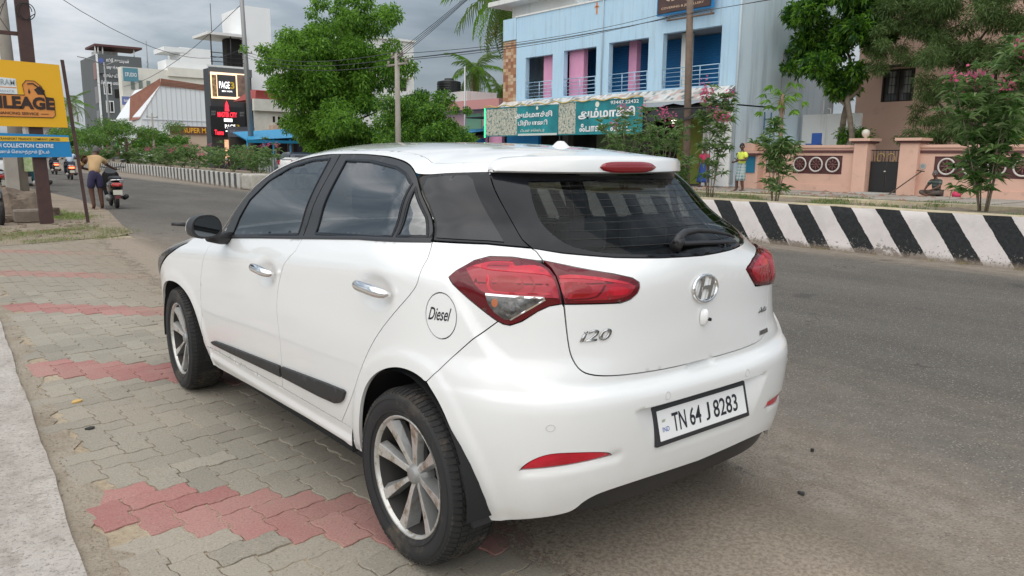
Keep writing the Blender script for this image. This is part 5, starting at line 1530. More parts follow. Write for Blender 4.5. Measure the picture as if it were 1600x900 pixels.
def compound(y0, y1, panels, rings, label, pillars, top=1.86):
    t = T('compound_wall', label, 'wall', (27, y0, .15), None)
    zs0, zs1 = .83, 1.55
    wall_holes(t, 'wall', salmon, 'x', 27.0, y0, y1, .0, top, [(a, b, zs0, zs1) for a, b in panels], .10)
    bpart(t, 'back_face', salmon, 27.11, 27.25, y0, y1, 0, top)
    bpart(t, 'coping', salmon, 26.93, 27.32, y0, y1, top - .002, top + .10)
    bpart(t, 'moulding', maroon, 26.96, 27.0, y0, y1, top - .20, top - .10)
    bpart(t, 'plinth', salmon, 26.95, 27.0, y0, y1, 0, .42)
    for a, b in panels: bpart(t, 'dark_panel', maroon, 27.04, 27.105, a, b, zs0, zs1)
    for y in rings: ring_panel(t, y, 1.2); rosette(t, y, 1.2)
    for a, b in pillars:
        bpart(t, 'pillar', salmon, 26.78, 27.45, a, b, .0, 2.02, bev=.01)
        bpart(t, 'pillar_cap', maroon, 26.70, 27.53, a - .08, b + .08, 2.021, 2.10); bpart(t, 'pillar_cap', salmon, 26.64, 27.59, a - .14, b + .14, 2.101, 2.20)
    return t
cw1 = compound(12.55, 17.35, [(13.15, 15.25), (15.75, 16.5)], [13.5, 14.2, 14.9, 16.12], 'salmon compound wall left of the black gate with white ring ornaments', [(12.1, 12.62)])
bpart(cw1, 'side_block', salmon, 26.6, 27.3, 16.62, 18.2, 0.0, 1.72); bpart(cw1, 'niche_shutter', mat('teal_blue_shutter', (.012, .16, .27), .5), 26.55, 26.6, 16.75, 17.5, .82, 1.5); bpart(cw1, 'niche_roof', maroon, 26.3, 27.0, 16.6, 18.2, 1.55, 1.63)
bpart(cw1, 'upper_block', salmon, 26.7, 27.3, 16.9, 18.5, 1.73, 2.05)
cw2 = compound(3.5, 10.3, [(4.0, 9.75)], [9.3, 8.5, 7.72, 6.95, 6.2, 5.4, 4.6], 'salmon compound wall right of the black gate with white ring ornaments', [(10.25, 10.9)])
ring_print(cw2, 26.985, 10.12, 1.2, 0, .11, mat('grey_plaque', (.25, .30, .31), .4)); ring_print(cw2, 26.98, 10.12, 1.2, .075, .10, mat('plaque_light', (.5, .5, .48), .4))
# scratched crack lines on the plaster are left to the plaster material
g_ = T('iron_gate', 'black sheet iron gate between the salmon pillars with a gold scroll top', 'gate', (27.1, 11.5, .15))
for a, b in ((10.92, 11.48), (11.5, 12.08)):
    bpart(g_, 'gate_leaf', black_m, 27.1, 27.14, a, b, .17, 1.35, bev=.004)
    for k in range(5): tube_part(g_, 'bar', black_m, [(27.12, a + .06 + k * .11, 1.35), (27.12, a + .06 + k * .11, 1.75)], .014, 6)
    tube_part(g_, 'top_rail', black_m, [(27.12, a, 1.76), (27.12, b, 1.76)], .022, 6)
for sg in (-1, 1):
    tube_part(g_, 'scroll', gold, [(27.06, 11.5 + sg * (.05 + .18 * (1 - cos(a)) * .6 + .02 * a), 1.50 + .14 * sin(a)) for a in np.linspace(0, 5.2, 18)], .014, 6)
tube_part(g_, 'latch', steel, [(27.06, 11.46, .98), (27.06, 11.54, .98)], .03)
lp_ = T('gate_lamp', 'small white globe lamp on the left gate pillar', 'lamp', (27.1, 12.36, 2.2))
mb = MB(); mb.lathe([(.001, .02), (.07, .02), (.05, .07), (.12, .12), (.15, .22), (.12, .32), (.05, .36), (.001, .37)], 14, org=(27.1, 12.36, 2.18)); wpart(mb, 'globe', mat('lamp_glass_white', (.62, .58, .50), .4), lp_, True)
h_ = T('house', 'rose brown house with a dark grilled window behind the trees on the right', 'house', (33, 8, 0))
wall_holes(h_, 'front_wall', brown_house, 'x', 33.0, -2, 15.9, 0, 9.5, [(13.35, 14.75, 3.95, 5.35)], .25)
wall_holes(h_, 'side_wall', brown_house, 'y', 15.9, 33.0, 44.0, 0, 9.5, [], .25)
fr_ = mat('dark_window_wood', (.040, .024, .020), .6)
wf = bpart(h_, 'window', fr_, 33.12, 33.2, 13.35, 14.75, 3.95, 5.35)
for k in range(3): 
    bpart(h_, 'window_frame', fr_, 33.0, 33.12, 13.35 + k * .665, 13.35 + k * .665 + .07, 3.95, 5.35)
mb = MB(); mb.box(33.10, 33.118, 13.45, 14.65, 4.0, 5.3); wpart(mb, 'window_pane', mat('window_pane_grey', (.10, .11, .11), .1), h_)
for sgn, y in ((0, 13.55), (1, 14.2)): 
    bpart(h_, 'curtain', mat('pale_curtain', (.34, .35, .34), .8), 33.085, 33.1, y, y + .28, 4.3, 5.25)
for k in range(9): tube_part(h_, 'window_bar', fr_, [(33.04, 13.5 + k * .14, 3.95), (33.04, 13.5 + k * .14, 5.35)], .012, 5)
for k in range(3): tube_part(h_, 'window_bar', fr_, [(33.03, 13.4, 4.3 + k * .35), (33.03, 14.7, 4.3 + k * .35)], .014, 5)
bpart(h_, 'sunshade', fr_, 32.6, 33.0, 13.2, 14.9, 5.42, 5.5)
wl = T('white_wall', 'low white rendered wall behind the compound wall under the trees', 'wall', (31, 15.8, 0))
bpart(wl, 'wall', white_w, 31, 31.2, 14.6, 17.3, 0, 3.4); tube_part(wl, 'pipe', white_t, [(30.95, 16.3, 3.4), (30.95, 16.3, 4.0)], .03); tube_part(wl, 'pipe', white_t, [(30.95, 15.95, 3.4), (30.95, 15.95, 3.6), (30.95, 16.1, 3.65)], .03)
ch = T('plastic_chair', 'blue plastic chair on the raised ground behind the compound wall', 'chair', (28.6, 15.3, 1.6))
blue_pl = mat('blue_plastic', (.03, .10, .36), .4)
bpart(ch, 'platform', white_w, 28.2, 30.8, 14.5, 17.3, 0, 1.62)
bpart(ch, 'backrest', blue_pl, 28.9, 28.95, 15.15, 15.6, 2.05, 2.5, bev=.01); bpart(ch, 'seat', blue_pl, 28.45, 28.95, 15.1, 15.6, 2.0, 2.05, bev=.01)
for a in (28.48, 28.9):
    for b_ in (15.14, 15.56): tube_part(ch, 'leg', steel, [(a, b_, 1.62), (a, b_, 2.05)], .02, 6)

# ---- behind and left of the blue building
t = T('pink_house', 'small pink flat-roofed house between the banner and the bushy tree', 'house', (27, 36, 0))
bpart(t, 'wall', mat('pink_house_wall', (.55, .33, .33), .85, noise=(1, .5, (.48, .29, .29))), 27.2, 31, 35.0, 40.5, 0, 4.2); bpart(t, 'roof_slab', mat('pink_slab', (.60, .28, .26), .8), 26.6, 31.5, 34.2, 41, 4.2, 4.75)
bpart(t, 'window', mat('green_window', (.18, .34, .22), .7), 27.15, 27.2, 36.6, 38.2, 2.9, 4.0); bpart(t, 'blue_shutter', shutter, 27.1, 27.15, 35.6, 36.4, 1.5, 3.2)
bpart(t, 'white_block', white_w, 28.5, 31, 40, 43, 3, 5.6)
t = T('water_tank', 'black cylindrical water tank on the roof behind the bushy tree', 'tank', (30, 44.2, 5.6))
mb = MB(); prof = [(.001, 1.25), (.3, 1.22), (.35, 1.1), (.8, 1.0)]
for k in range(6): prof += [(.86, .95 - k * .17), (.82, .90 - k * .17), (.86, .85 - k * .17)]
mb.lathe(prof + [(.84, 0)], 20, org=(30, 44.2, 5.55)); wpart(mb, 'tank_body', mat('black_plastic', (.015, .015, .017), .45), t, True)
bpart(t, 'tank_stand', white_w, 29, 31, 43.2, 45.2, 4.9, 5.55)
t = T('shop_shed', 'blue tin-roofed lean-to shed beyond the bushy tree', 'shed', (24, 40, 0))
bpart(t, 'wall', shutter, 24.5, 28, 34.6, 46, 0, 2.4)
mb = MB(); mb.add([(23.2, 34, 2.55), (23.2, 52, 2.55), (27.5, 52, 3.1), (27.5, 34, 3.1)], [(0, 1, 2, 3)]); mb.add([(23.2, 34, 2.5), (23.2, 52, 2.5), (27.5, 52, 3.05), (27.5, 34, 3.05)], [(3, 2, 1, 0)])
wpart(mb, 'tin_roof', mat('blue_tin', (.03, .20, .42), .5, noise=(4, .5, (.05, .28, .5))), t)
# white building behind the big tree
t = T('white_building', 'tall white building with a small window rising behind the big green tree', 'building', (38, 65, 0))
wall_holes(t, 'front_wall', white_w, 'y', 65, 33.5, 40.2, 0, 12.3, [(38.6, 39.4, 7.6, 8.7)], .3)
wall_holes(t, 'side_wall', white_w, 'x', 33.5, 65, 68, 0, 12.3, [], .3)
bpart(t, 'window', fr_, 38.6, 39.4, 65.2, 65.25, 7.6, 8.7); bpart(t, 'roof_slab', white_w, 33.3, 40.4, 64.8, 68, 12.3, 12.5); bpart(t, 'sunshade', mat('tan_shade', (.40, .33, .25), .8), 38.4, 39.6, 64.5, 65, 8.72, 8.82)
# white tower block with balcony
t = T('white_tower_block', 'white tower block with a roofed rooftop balcony behind the black shop signs', 'building', (26, 72, 0))
bpart(t, 'stair_tower', white_b, 26.1, 28.6, 72, 78, 0, 15.0)
bpart(t, 'main_block', white_w, 23.4, 30.4, 72.6, 75, 0, 9.3); bpart(t, 'right_block', white_w, 28.65, 31, 72.4, 80, 0, 12.0)
bpart(t, 'balcony_roof', white_w, 22.5, 26.0, 71.6, 76, 12.05, 12.3); bpart(t, 'dark_store', dark, 24.6, 26.05, 72.9, 74, 9.3, 12.0)
for x in (22.8, 24.6): tube_part(t, 'balcony_post', black_m, [(x, 71.8, 9.2), (x, 71.8, 12.05)], .06, 6)
for z in (9.7, 10.1, 10.5): tube_part(t, 'balcony_rail', black_m, [(22.7, 71.8, z), (25.8, 71.8, z)], .04, 6)
bpart(t, 'parapet', white_w, 22.3, 26.0, 71.6, 71.8, 9.0, 9.35)
for x in (28.9, 29.4, 29.9, 30.4): bpart(t, 'dark_opening', dark, x, x + .35, 72.3, 72.38, 11.0, 11.8)
tube_part(t, 'aerial', black_m, [(23, 72, 12.3), (23, 72, 14.8)], .03, 5)
# black sign building
t = T('sign_clad_shop', 'dark grey shop building clad with lit signs and a red lettered board', 'building', (22, 70, 0))
dg = mat('dark_grey_cladding', (.045, .048, .052), .55); 
bpart(t, 'wall', dg, 21.9, 25.7, 70, 71.6, 0, 8.9); bpart(t, 'cornice', mat('mid_grey_cladding', (.11, .115, .12), .6), 21.85, 25.75, 69.9, 70.0, 8.3, 9.0)
glow = mat('warm_light_panel', (.9, .6, .35), .5, emit=((1, .70, .45), 1.0))
bpart(t, 'lit_frame', glow, 21.95, 25.35, 69.82, 69.9, 6.25, 8.55)
bpart(t, 'sign_panel', mat('sign_grey', (.065, .065, .068), .4), 22.5, 24.15, 69.70, 69.81, 6.45, 8.35)
bpart(t, 'portrait_panel', mat('portrait_print', (.11, .07, .06), .5, noise=(1.2, 1, (.34, .22, .16))), 24.3, 25.15, 69.70, 69.81, 6.5, 8.45)
bpart(t, 'pattern_panel', mat('pattern_print', (.10, .05, .03), .5, noise=(4, 1, (.6, .4, .2))), 22.02, 22.4, 69.70, 69.81, 6.4, 8.3)
lit_w = mat('lit_white', (.9, .9, .9), .5, emit=((1, 1, 1), .8)); lit_r = mat('lit_red', (.8, .02, .03), .5, emit=((1, .03, .06), 1.1)); yel = mat('sign_yellow', (.75, .50, .03), .5)
wtext(t, 'sign_lettering', 'PAGE', 69.70, 22.62, 7.15, .62, .95, lit_w, 'y', .02); wtext(t, 'sign_lettering', '3', 69.70, 23.62, 7.15, .62, .38, yel, 'y', .03)
wtext(t, 'sign_lettering', 'MEN WEAR', 69.70, 22.85, 6.85, .14, .95, lit_w, 'y')
bpart(t, 'lower_board', mat('black_board', (.020, .021, .023), .4), 21.7, 24.9, 69.72, 69.9, 3.0, 5.55); bpart(t, 'dark_pillar', dark, 24.95, 25.6, 69.6, 69.9, 3.0, 6.0)
wtext(t, 'sign_lettering', 'MASTER CITY', 69.70, 22.35, 4.62, .45, 1.75, lit_r, 'y', .03)
mb = MB(); mb.add([(23.0, 69.66, 5.15), (23.4, 69.66, 5.15), (23.35, 69.66, 5.7), (23.2, 69.66, 6.1), (23.05, 69.66, 5.7)], [(0, 1, 2, 3, 4)]); wpart(mb, 'tower_emblem', lit_r, t)
bpart(t, 'white_label', lit_w, 22.9, 23.65, 69.66, 69.70, 4.22, 4.5)
wtext(t, 'sign_lettering', 'PAGE', 69.68, 22.95, 3.62, .36, .95, lit_w, 'y'); wtext(t, 'sign_lettering', '3', 69.68, 23.98, 3.62, .36, .3, yel, 'y')
wtext(t, 'sign_lettering', 'MEN WEAR', 69.68, 23.0, 3.32, .12, .8, lit_w, 'y')
wtext(t, 'sign_lettering', 'Teens', 69.68, 22.0, 3.02, .45, .80, lit_r, 'y', .03)
for x in (21.78, 24.35): wtext(t, 'sign_lettering', 'SHIRTS\nJEANS', 69.69, x, 4.7, .45, .42, mat('dim_grey_print', (.25, .25, .25), .6), 'y')
bpart(t, 'shop_front', dk2, 21.8, 25.6, 69.9, 69.99, 0, 3.0); bpart(t, 'lit_window', mat('warm_shop_light', (.9, .5, .3), .5, noise=(2.5, .9, (.35, .12, .06)), emit=((1, .52, .30), .55)), 22.9, 25.0, 69.8, 69.89, .5, 2.6)
s_ = T('board_sign', 'grey board sign jutting out in front of the dark sign-clad shop', 'sign', (24, 68, 2.8))
mb = MB(); mb.box(22.6, 25.6, 67.95, 68.05, 2.85, 3.75); wpart(mb, 'board', mat('slate_board', (.10, .11, .13), .5, noise=(3, .5, (.2, .2, .24))), s_)
wtext(s_, 'sign_lettering', 'ஸ்ரீ முருகன் ஸ்டோர்', 67.95, 22.75, 3.15, .35, 2.6, mat('dim_violet', (.35, .32, .42), .6), 'y')
tube_part(s_, 'post', black_m, [(24.2, 68.1, 0), (24.2, 68.1, 3.5)], .06)
# cream annex with the red tiled roof
t = T('tiled_roof_house', 'cream house with a red tiled roof left of the big tree', 'house', (23, 62, 0))
crm = mat('cream_house_wall', (.70, .67, .60), .85, noise=(1, .5, (.50, .47, .41)))
wall_holes(t, 'wall', crm, 'y', 62, 22.7, 27.5, 0, 4.9, [(24.3, 24.55, 4.0, 4.5), (24.75, 25.0, 4.0, 4.5)], .2); bpart(t, 'window_dark', dark, 24.2, 25.1, 62.15, 62.2, 3.9, 4.6)
bpart(t, 'parapet', crm, 22.6, 27.6, 61.6, 62, 4.9, 5.85); bpart(t, 'ledge', mat('peach_ledge', (.58, .42, .32), .8), 24.0, 27.6, 61.3, 62, 3.3, 3.75)
bpart(t, 'dark_sill', dark, 24.6, 26.6, 61.4, 61.9, 3.76, 4.0)
roof_r = mat('red_roof_tile', (.32, .055, .045), .7, noise=(3, .6, (.24, .045, .04)))
mb = MB(); mb.add([(22.8, 61.8, 5.86), (26.4, 61.8, 5.86), (25.6, 64, 6.75), (23.4, 64, 6.75), (22.8, 67, 5.86), (26.4, 67, 5.86)], [(0, 1, 2, 3), (4, 3, 2, 5), (0, 3, 4), (1, 5, 2)]); wpart(mb, 'tiled_roof', roof_r, t)
for k in range(7): 
    z = 5.92 + k * .118; y = 61.80 + k * .30; sx_ = 3.55 - k * .26
    mb = MB(); mb.box(24.6 - sx_ / 2, 24.6 + sx_ / 2, y - .05, y + .05, z - .02, z + .05); wpart(mb, 'tile_course', roof_r, t)
# market canopies
t = T('market_canopy', 'blue tin market canopy on blue posts with dark stalls beneath, left of the big tree', 'canopy', (20, 54, 0))
bl = mat('bright_blue_tin', (.02, .25, .48), .5, noise=(3, .5, (.04, .33, .58)))
mb = MB(); mb.add([(18.6, 53, 2.35), (24.5, 53, 2.75), (24.8, 58, 3.45), (19.4, 58, 3.0)], [(0, 1, 2, 3)]); mb.add([(18.6, 53, 2.28), (24.5, 53, 2.68), (24.8, 58, 3.38), (19.4, 58, 2.93)], [(3, 2, 1, 0), (0, 1, 5, 4)][:1]); mb.box(18.6, 24.5, 52.95, 53, 2.15, 2.36)
wpart(mb, 'tin_roof', bl, t)
for x in (18.7, 19.9, 20.6, 21.9, 23.6): tube_part(t, 'post', bl, [(x, 53.1, 0), (x, 53.1, 2.5)], .07, 6)
bpart(t, 'back_wall', dk2, 18.8, 25, 57, 57.2, 0, 2.6)
for i, (x, c) in enumerate(((19.2, (.30, .10, .08)), (21.2, (.28, .16, .14)), (22.3, (.36, .20, .17)), (23.1, (.12, .10, .16)))): bpart(t, 'hung_goods', mat('goods_%d' % i, c, .9), x, x + .45, 54.5, 54.6, .9, 2.0 + .1 * i)
t = T('tin_fence', 'grey corrugated tin sheet fence under the blue canopy', 'fence', (21, 50.5, 0))
tin = mat('corrugated_tin', (.36, .38, .39), .5, .4)
for k in range(26):
    x = 18.4 + k * .2; mb = MB(); mb.add([(x, 50.5, .1), (x + .1, 50.44, .1), (x + .2, 50.5, .1), (x + .2, 50.5, 1.15), (x + .1, 50.44, 1.15), (x, 50.5, 1.15)], [(0, 1, 4, 5), (1, 2, 3, 4)]); wpart(mb, 'sheet_fold', tin, t)
# white shed with brick gable and super market sign
t = T('supermarket_shed', 'large white sheet-clad building with a brown brick band above a yellow supermarket sign', 'building', (24, 100, 0))
cl = mat('white_sheet_cladding', (.78, .80, .82), .6, .1)
mb = MB(); pts = [(23.6, 1.0), (32.2, 1.0), (32.2, 9.2), (25.95, 9.55), (23.4, 5.7)]
mb.add([(x, 100, z) for x, z in pts] + [(x, 112, z) for x, z in pts], [(0, 1, 2, 3, 4), (4, 3, 8, 9), (3, 2, 7, 8), (0, 4, 9, 5)]); wpart(mb, 'clad_wall', cl, t)
for k in range(14):
    x = 24.2 + k * .58; zt = 9.5 - (x - 26) * .055 if x > 26 else 5.9 + (x - 23.4) * 1.5
    bpart(t, 'sheet_seam', mat('seam_grey', (.55, .57, .59), .7), x, x + .05, 99.93, 99.99, 3.9, zt)
bpart(t, 'seam_band', MATS['seam_grey'], 23.6, 32.2, 99.90, 99.97, 5.3, 5.38)
brk = mat('brown_brick_band', (.30, .135, .095), .85, noise=(1.4, .8, (.22, .10, .07)))
mb = MB(); mb.add([(25.9, 99.85, 9.45), (32.3, 99.85, 9.1), (32.3, 99.85, 9.75), (26.0, 99.85, 10.3)], [(0, 1, 2, 3)]); mb.add([(25.95, 99.9, 10.3), (25.95, 99.9, 9.5), (23.3, 99.9, 5.4), (23.1, 104, 5.2), (23.4, 104, 8.2)], [(0, 1, 2, 3, 4)]); wpart(mb, 'brick_band', brk, t)
for k in range(4): bpart(t, 'brick_course', mat('mortar_line', (.40, .27, .21), .9), 26.1, 32.2, 99.80, 99.84, 9.35 + k * .17, 9.38 + k * .17)
bpart(t, 'lower_front', mat('peach_front', (.55, .42, .32), .8), 24.5, 32.2, 99.6, 99.9, .2, 3.6); bpart(t, 'sign_board', mat('brown_sign', (.14, .06, .03), .6), 26.6, 32.2, 99.4, 99.6, 3.65, 4.65)
wtext(t, 'sign_lettering', 'SUPER MARKET', 99.4, 28.2, 3.85, .62, 4.9, mat('yellow_letters', (.85, .42, .02), .5), 'y', .02)
# cream building beyond
t = T('cream_building', 'cream and white building with small coloured signs along its left corner', 'building', (30, 125, 0))
crm2 = mat('pale_cream_wall', (.80, .77, .69), .85, noise=(.4, .5, (.58, .56, .50)))
bpart(t, 'front_wall', crm2, 27.5, 41, 125, 127, 0, 13.8); 
bpart(t, 'roof_room', white_b, 36.2, 40.8, 125.5, 132, 13.8, 17.4); bpart(t, 'roof_slab', white_b, 33.8, 37.5, 125.4, 131, 16.6, 17.3); bpart(t, 'small_room', white_b, 34.0, 36.2, 125.5, 130, 13.8, 15.4); bpart(t, 'parapet_block', crm2, 34.0, 41, 124.6, 125, 12.9, 14.2)
for k in range(3):
    for j in range(3): bpart(t, 'window', mat('grey_green_pane', (.22, .25, .22), .3), 28.68 + j * .0 + k * 1.1, 29.2 + k * 1.1, 124.9, 124.98, 5.2 + j * 2.7, 6.6 + j * 2.7)
for nm, c, (x0, x1, z0, z1), tx in (('teal', (.10, .26, .33), (27.3, 29.3, 11.6, 13.5), 'STUDIO'), ('blue', (.16, .20, .42), (26.9, 28.6, 8.2, 9.4), 'BANK'), ('white', (.62, .66, .74), (27.0, 29.6, 5.6, 6.6), 'CLINIC'), ('green', (.07, .28, .16), (29.3, 30.9, 6.0, 7.6), 'OPTICALS'), ('lime', (.42, .58, .22), (27.2, 30.6, 3.6, 4.8), 'MEDICALS'), ('lime2', (.34, .58, .20), (26.5, 31.0, 1.4, 2.3), 'FRUITS')):
    bpart(t, 'sign_board', mat('sign_%s' % nm, c, .6), x0, x1, 123, 123.3, z0, z1)
    wtext(t, 'sign_lettering', tx, 122.98, x0 + .2, z0 + .35 * (z1 - z0), .3 * (z1 - z0), (x1 - x0) * .8, white_t, 'y')
# dark grey tower
t = T('grey_tower', 'tall narrow dark grey building with white Tamil lettering and white-framed windows', 'building', (34, 170, 0))
tg_ = mat('slate_wall', (.115, .125, .130), .8, noise=(.3, .5, (.14, .15, .155)))
bpart(t, 'side_wall', tg_, 33.7, 38.3, 170, 185, 0, 20.2); bpart(t, 'banner_wall', tg_, 33.75, 41.8, 169.6, 170, 16.6, 20.2); bpart(t, 'rear_part', mat('cream_rear', (.50, .48, .43), .9), 38.35, 41, 172, 180, 0, 15)
mb = MB(); mb.add([(33.65, 169.9, 4), (33.65, 169.9, 20), (34.7, 184, 20), (34.7, 184, 4)], [(0, 1, 2, 3)]); wpart(mb, 'front_wall', mat('rose_white_front', (.52, .46, .43), .8), t)
for k in range(3):
    mb = MB(); z0 = 6.3 + k * 4.6; mb.add([(33.5, 169.8, z0), (33.5, 169.8, z0 + 3.2), (34.1, 181, z0 + 3.2), (34.1, 181, z0)], [(0, 1, 2, 3)]); wpart(mb, 'balcony_window', mat('balcony_%d' % k, [(.20, .20, .21), (.22, .20, .20), (.25, .12, .10)][k], .4), t)
bpart(t, 'corner_strip', white_b, 33.55, 33.85, 169.5, 169.9, 1, 20.2)
bpart(t, 'roof_canopy', mat('maroon_canopy', (.12, .05, .05), .7), 33.4, 42.0, 169.3, 178, 21.7, 22.1)
for x in (33.6, 34.1, 34.9, 40.6): tube_part(t, 'roof_post', white_w, [(x, 170, 20.2), (x, 170, 21.7)], .12, 6)
bpart(t, 'roof_room', white_w, 34.5, 38.5, 174, 178, 20.2, 21.3)
for (x0, z0) in ((34.55, 12.6), (34.75, 9.1), (34.95, 5.4)):
    f_ = bpart(t, 'window', white_b, x0, x0 + 1.45, 169.85, 169.95, z0, z0 + 2.3)
    bpart(t, 'pane', dark, x0 + .18, x0 + .66, 169.8, 169.86, z0 + .2, z0 + 2.1); bpart(t, 'pane', dark, x0 + .8, x0 + 1.27, 169.8, 169.86, z0 + .2, z0 + 2.1)
bpart(t, 'window', dark, 36.5, 37.6, 169.9, 169.97, 12.0, 13.7)
wtext(t, 'sign_lettering', 'ஸ்ரீ குமரன்', 169.6, 35.3, 18.7, .9, 4.2, white_t, 'y', .03); wtext(t, 'sign_lettering', 'மருத்துவமனை', 169.6, 35.3, 17.3, .9, 4.8, white_t, 'y', .03)
wtext(t, 'sign_lettering', 'எலும்பு மூட்டு', 169.6, 34.6, 15.9, .8, 3.4, white_t, 'y', .02); wtext(t, 'sign_lettering', 'சிகிச்சை மையம்', 169.9, 34.1, 14.5, .8, 3.9, white_t, 'y', .02)
mb = MB(); ring = None
ring_ = [(34.4 + .5 * cos(a), 169.5, 19.0 + .5 * sin(a)) for a in np.linspace(0, 2 * pi, 20, endpoint=False)]
mb.add(ring_, [tuple(range(20))]); wpart(mb, 'round_emblem', mat('emblem_blue', (.10, .14, .40), .5), t)
t = T('radio_mast', 'thin lattice radio mast on a far roof right of the grey tower', 'mast', (37.8, 150, 13))
tube_part(t, 'mast', mat('mast_grey', (.25, .25, .26), .5), [(37.8, 150, 13), (37.8, 150, 21)], .08, 5)
for k in range(6): tube_part(t, 'brace', MATS['mast_grey'], [(37.3 + k * .07, 150, 13.2 + k * .8), (38.2 - k * .06, 150, 13.9 + k * .8)], .05, 5)
for nm, lab, x0, x1, y0, z1, c in (('far_house', 'pale house far down the road left of the grey tower', 26, 32, 210, 7, (.45, .43, .42)), ('far_house', 'low grey shop row far down the road behind the yellow board', -14, 4, 120, 5.5, (.42, .40, .37)), ('far_house', 'white shop block at the left edge beyond the parked vehicles', -30, -8, 80, 6, (.5, .48, .45))):
    t = T(nm, lab, 'house', ((x0 + x1) / 2, y0, 0)); bpart(t, 'wall', mat('far_wall_%d' % int(x0), c, .9, noise=(.5, .6, tuple(q * .75 for q in c))), x0, x1, y0, y0 + 12, 0, z1); bpart(t, 'roof_slab', white_w, x0 - .4, x1 + .4, y0 - .8, y0 + 12.4, z1, z1 + .3)
    for k in range(4): bpart(t, 'window', dark, x0 + (x1 - x0) * (.1 + .22 * k), x0 + (x1 - x0) * (.2 + .22 * k), y0 - .06, y0 - .01, z1 * .45, z1 * .75)
# flyleaf fabric shop beyond the tower
t = T('market_umbrella', 'bright green shop awning below the grey tower', 'awning', (31, 118, 0))
bpart(t, 'cloth', mat('lime_cloth', (.16, .62, .16), .7), 24.6, 26.6, 118, 118.4, 2.2, 4.0); bpart(t, 'pole', steel, 25.5, 25.6, 118.1, 118.2, 0, 2.2); bpart(t, 'red_cloth', mat('crimson_cloth', (.5, .03, .06), .7), 26.8, 30.2, 118, 118.4, 3.3, 4.2)
t = T('shop_umbrella', 'pale striped stall cover beside the bright green awning', 'awning', (22, 117, 0)); bpart(t, 'cloth', white_w, 20.9, 24.4, 117, 117.3, 3.0, 3.8); bpart(t, 'pole', steel, 22.5, 22.6, 117.1, 117.2, 0, 3.0)

# ---- poles and wires
def wire_pole(name, lab, x, y, h, r0, r1, mt, arms=(), tilt=(0, 0), base=0.0, cat='pole'):
    t = T(name, lab, cat, (x, y, base))
    tube_part(t, 'shaft', mt, [(x, y, base), (x + tilt[0] * .5, y + tilt[1] * .5, base + h * .5), (x + tilt[0], y + tilt[1], base + h)], [r0, (r0 + r1) / 2, r1], 10)
    for (z, l, ax) in arms:
        q = z / h; cx_, cy_ = x + tilt[0] * q, y + tilt[1] * q
        d = (l, 0) if ax == 'x' else (0, l)
        tube_part(t, 'cross_arm', mt, [(cx_ - d[0], cy_ - d[1], base + z), (cx_ + d[0], cy_ + d[1], base + z)], .04, 6)
        for s in (-1, 0, 1): tube_part(t, 'insulator', mat('insulator', (.25, .20, .17), .4), [(cx_ + s * d[0] * .9, cy_ + s * d[1] * .9, base + z), (cx_ + s * d[0] * .9, cy_ + s * d[1] * .9, base + z + .16)], .04, 6)
    return t
wire_pole('utility_pole', 'weathered pole in front of the blue building beside the woman in red', 24.6, 18.75, 9.5, .16, .13, mat('old_wood_pole', (.20, .145, .11), .9, noise=(5, .8, (.13, .095, .075))), [(7.0, 1.2, 'y')], (-.05, .25), .15)
wire_pole('utility_pole', 'concrete power pole with a cross arm between the big tree and the bushy tree', 11.8, 21.0, 4.75, .11, .08, conc_pole, [(4.4, .62, 'y'), (4.65, .35, 'y')])
wire_pole('street_lamp_post', 'tall grey steel pole in front of the dark sign-clad shop', 19.75, 55, 16, .22, .12, mat('grey_steel_pole', (.28, .28, .28), .5, .5), [(8.6, .5, 'x')], (-.35, 0))
sp = wire_pole('street_lamp', 'double-armed street lamp in the median before the cream building', 19.0, 95, 11.2, .15, .08, MATS['grey_steel_pole'], [], (-.2, 0), cat='street lamp')
for sg in (-1, 1): tube_part(sp, 'lamp_arm', MATS['grey_steel_pole'], [(18.8, 95, 10.8), (18.8 + sg * 1.2, 95, 11.4), (18.8 + sg * 2.6, 95, 11.6)], .06, 6); 
sp = wire_pole('street_lamp', 'far street lamp just right of the yellow sign board', 12.5, 120, 7.5, .12, .07, MATS['grey_steel_pole'], [], cat='street lamp'); tube_part(sp, 'lamp_arm', MATS['grey_steel_pole'], [(12.5, 120, 7.4), (14.2, 120, 7.7)], .06, 6)
wire_pole('utility_pole', 'thin concrete pole in front of the white supermarket shed', 20.8, 85, 5.4, .12, .08, conc_pole, [(5.0, .55, 'x')])
wire_pole('utility_pole', 'thin pale pole in front of the pink house', 25.6, 36.2, 6.6, .06, .05, mat('pale_steel', (.5, .5, .5), .5, .5))
up = wire_pole('utility_pole', 'thick concrete power pole at the left edge with a painted notice', 1.02, 23.6, 11, .21, .06, conc_pole, [(6.6, .9, 'x'), (5.6, .7, 'x')], (-.10, 0))
mb = MB(); mb.box(1.08, 1.34, 23.27, 23.30, 1.55, 1.80); wpart(mb, 'red_notice', mat('red_notice', (.55, .06, .05), .6), up)
mb = MB(); mb.box(1.10, 1.34, 23.27, 23.30, .85, 1.54); wpart(mb, 'green_notice', mat('lime_notice', (.30, .45, .12), .6, noise=(12, .8, (.6, .6, .5))), up)
bxx = T('service_box', 'pale cement block leaning on the thick concrete power pole', 'block', (.85, 23.2, 0)); bpart(bxx, 'block', conc_pole, .62, .92, 23.0, 23.3, 0, 1.75)
black_w = mat('cable_black', (.02, .02, .022), .6)
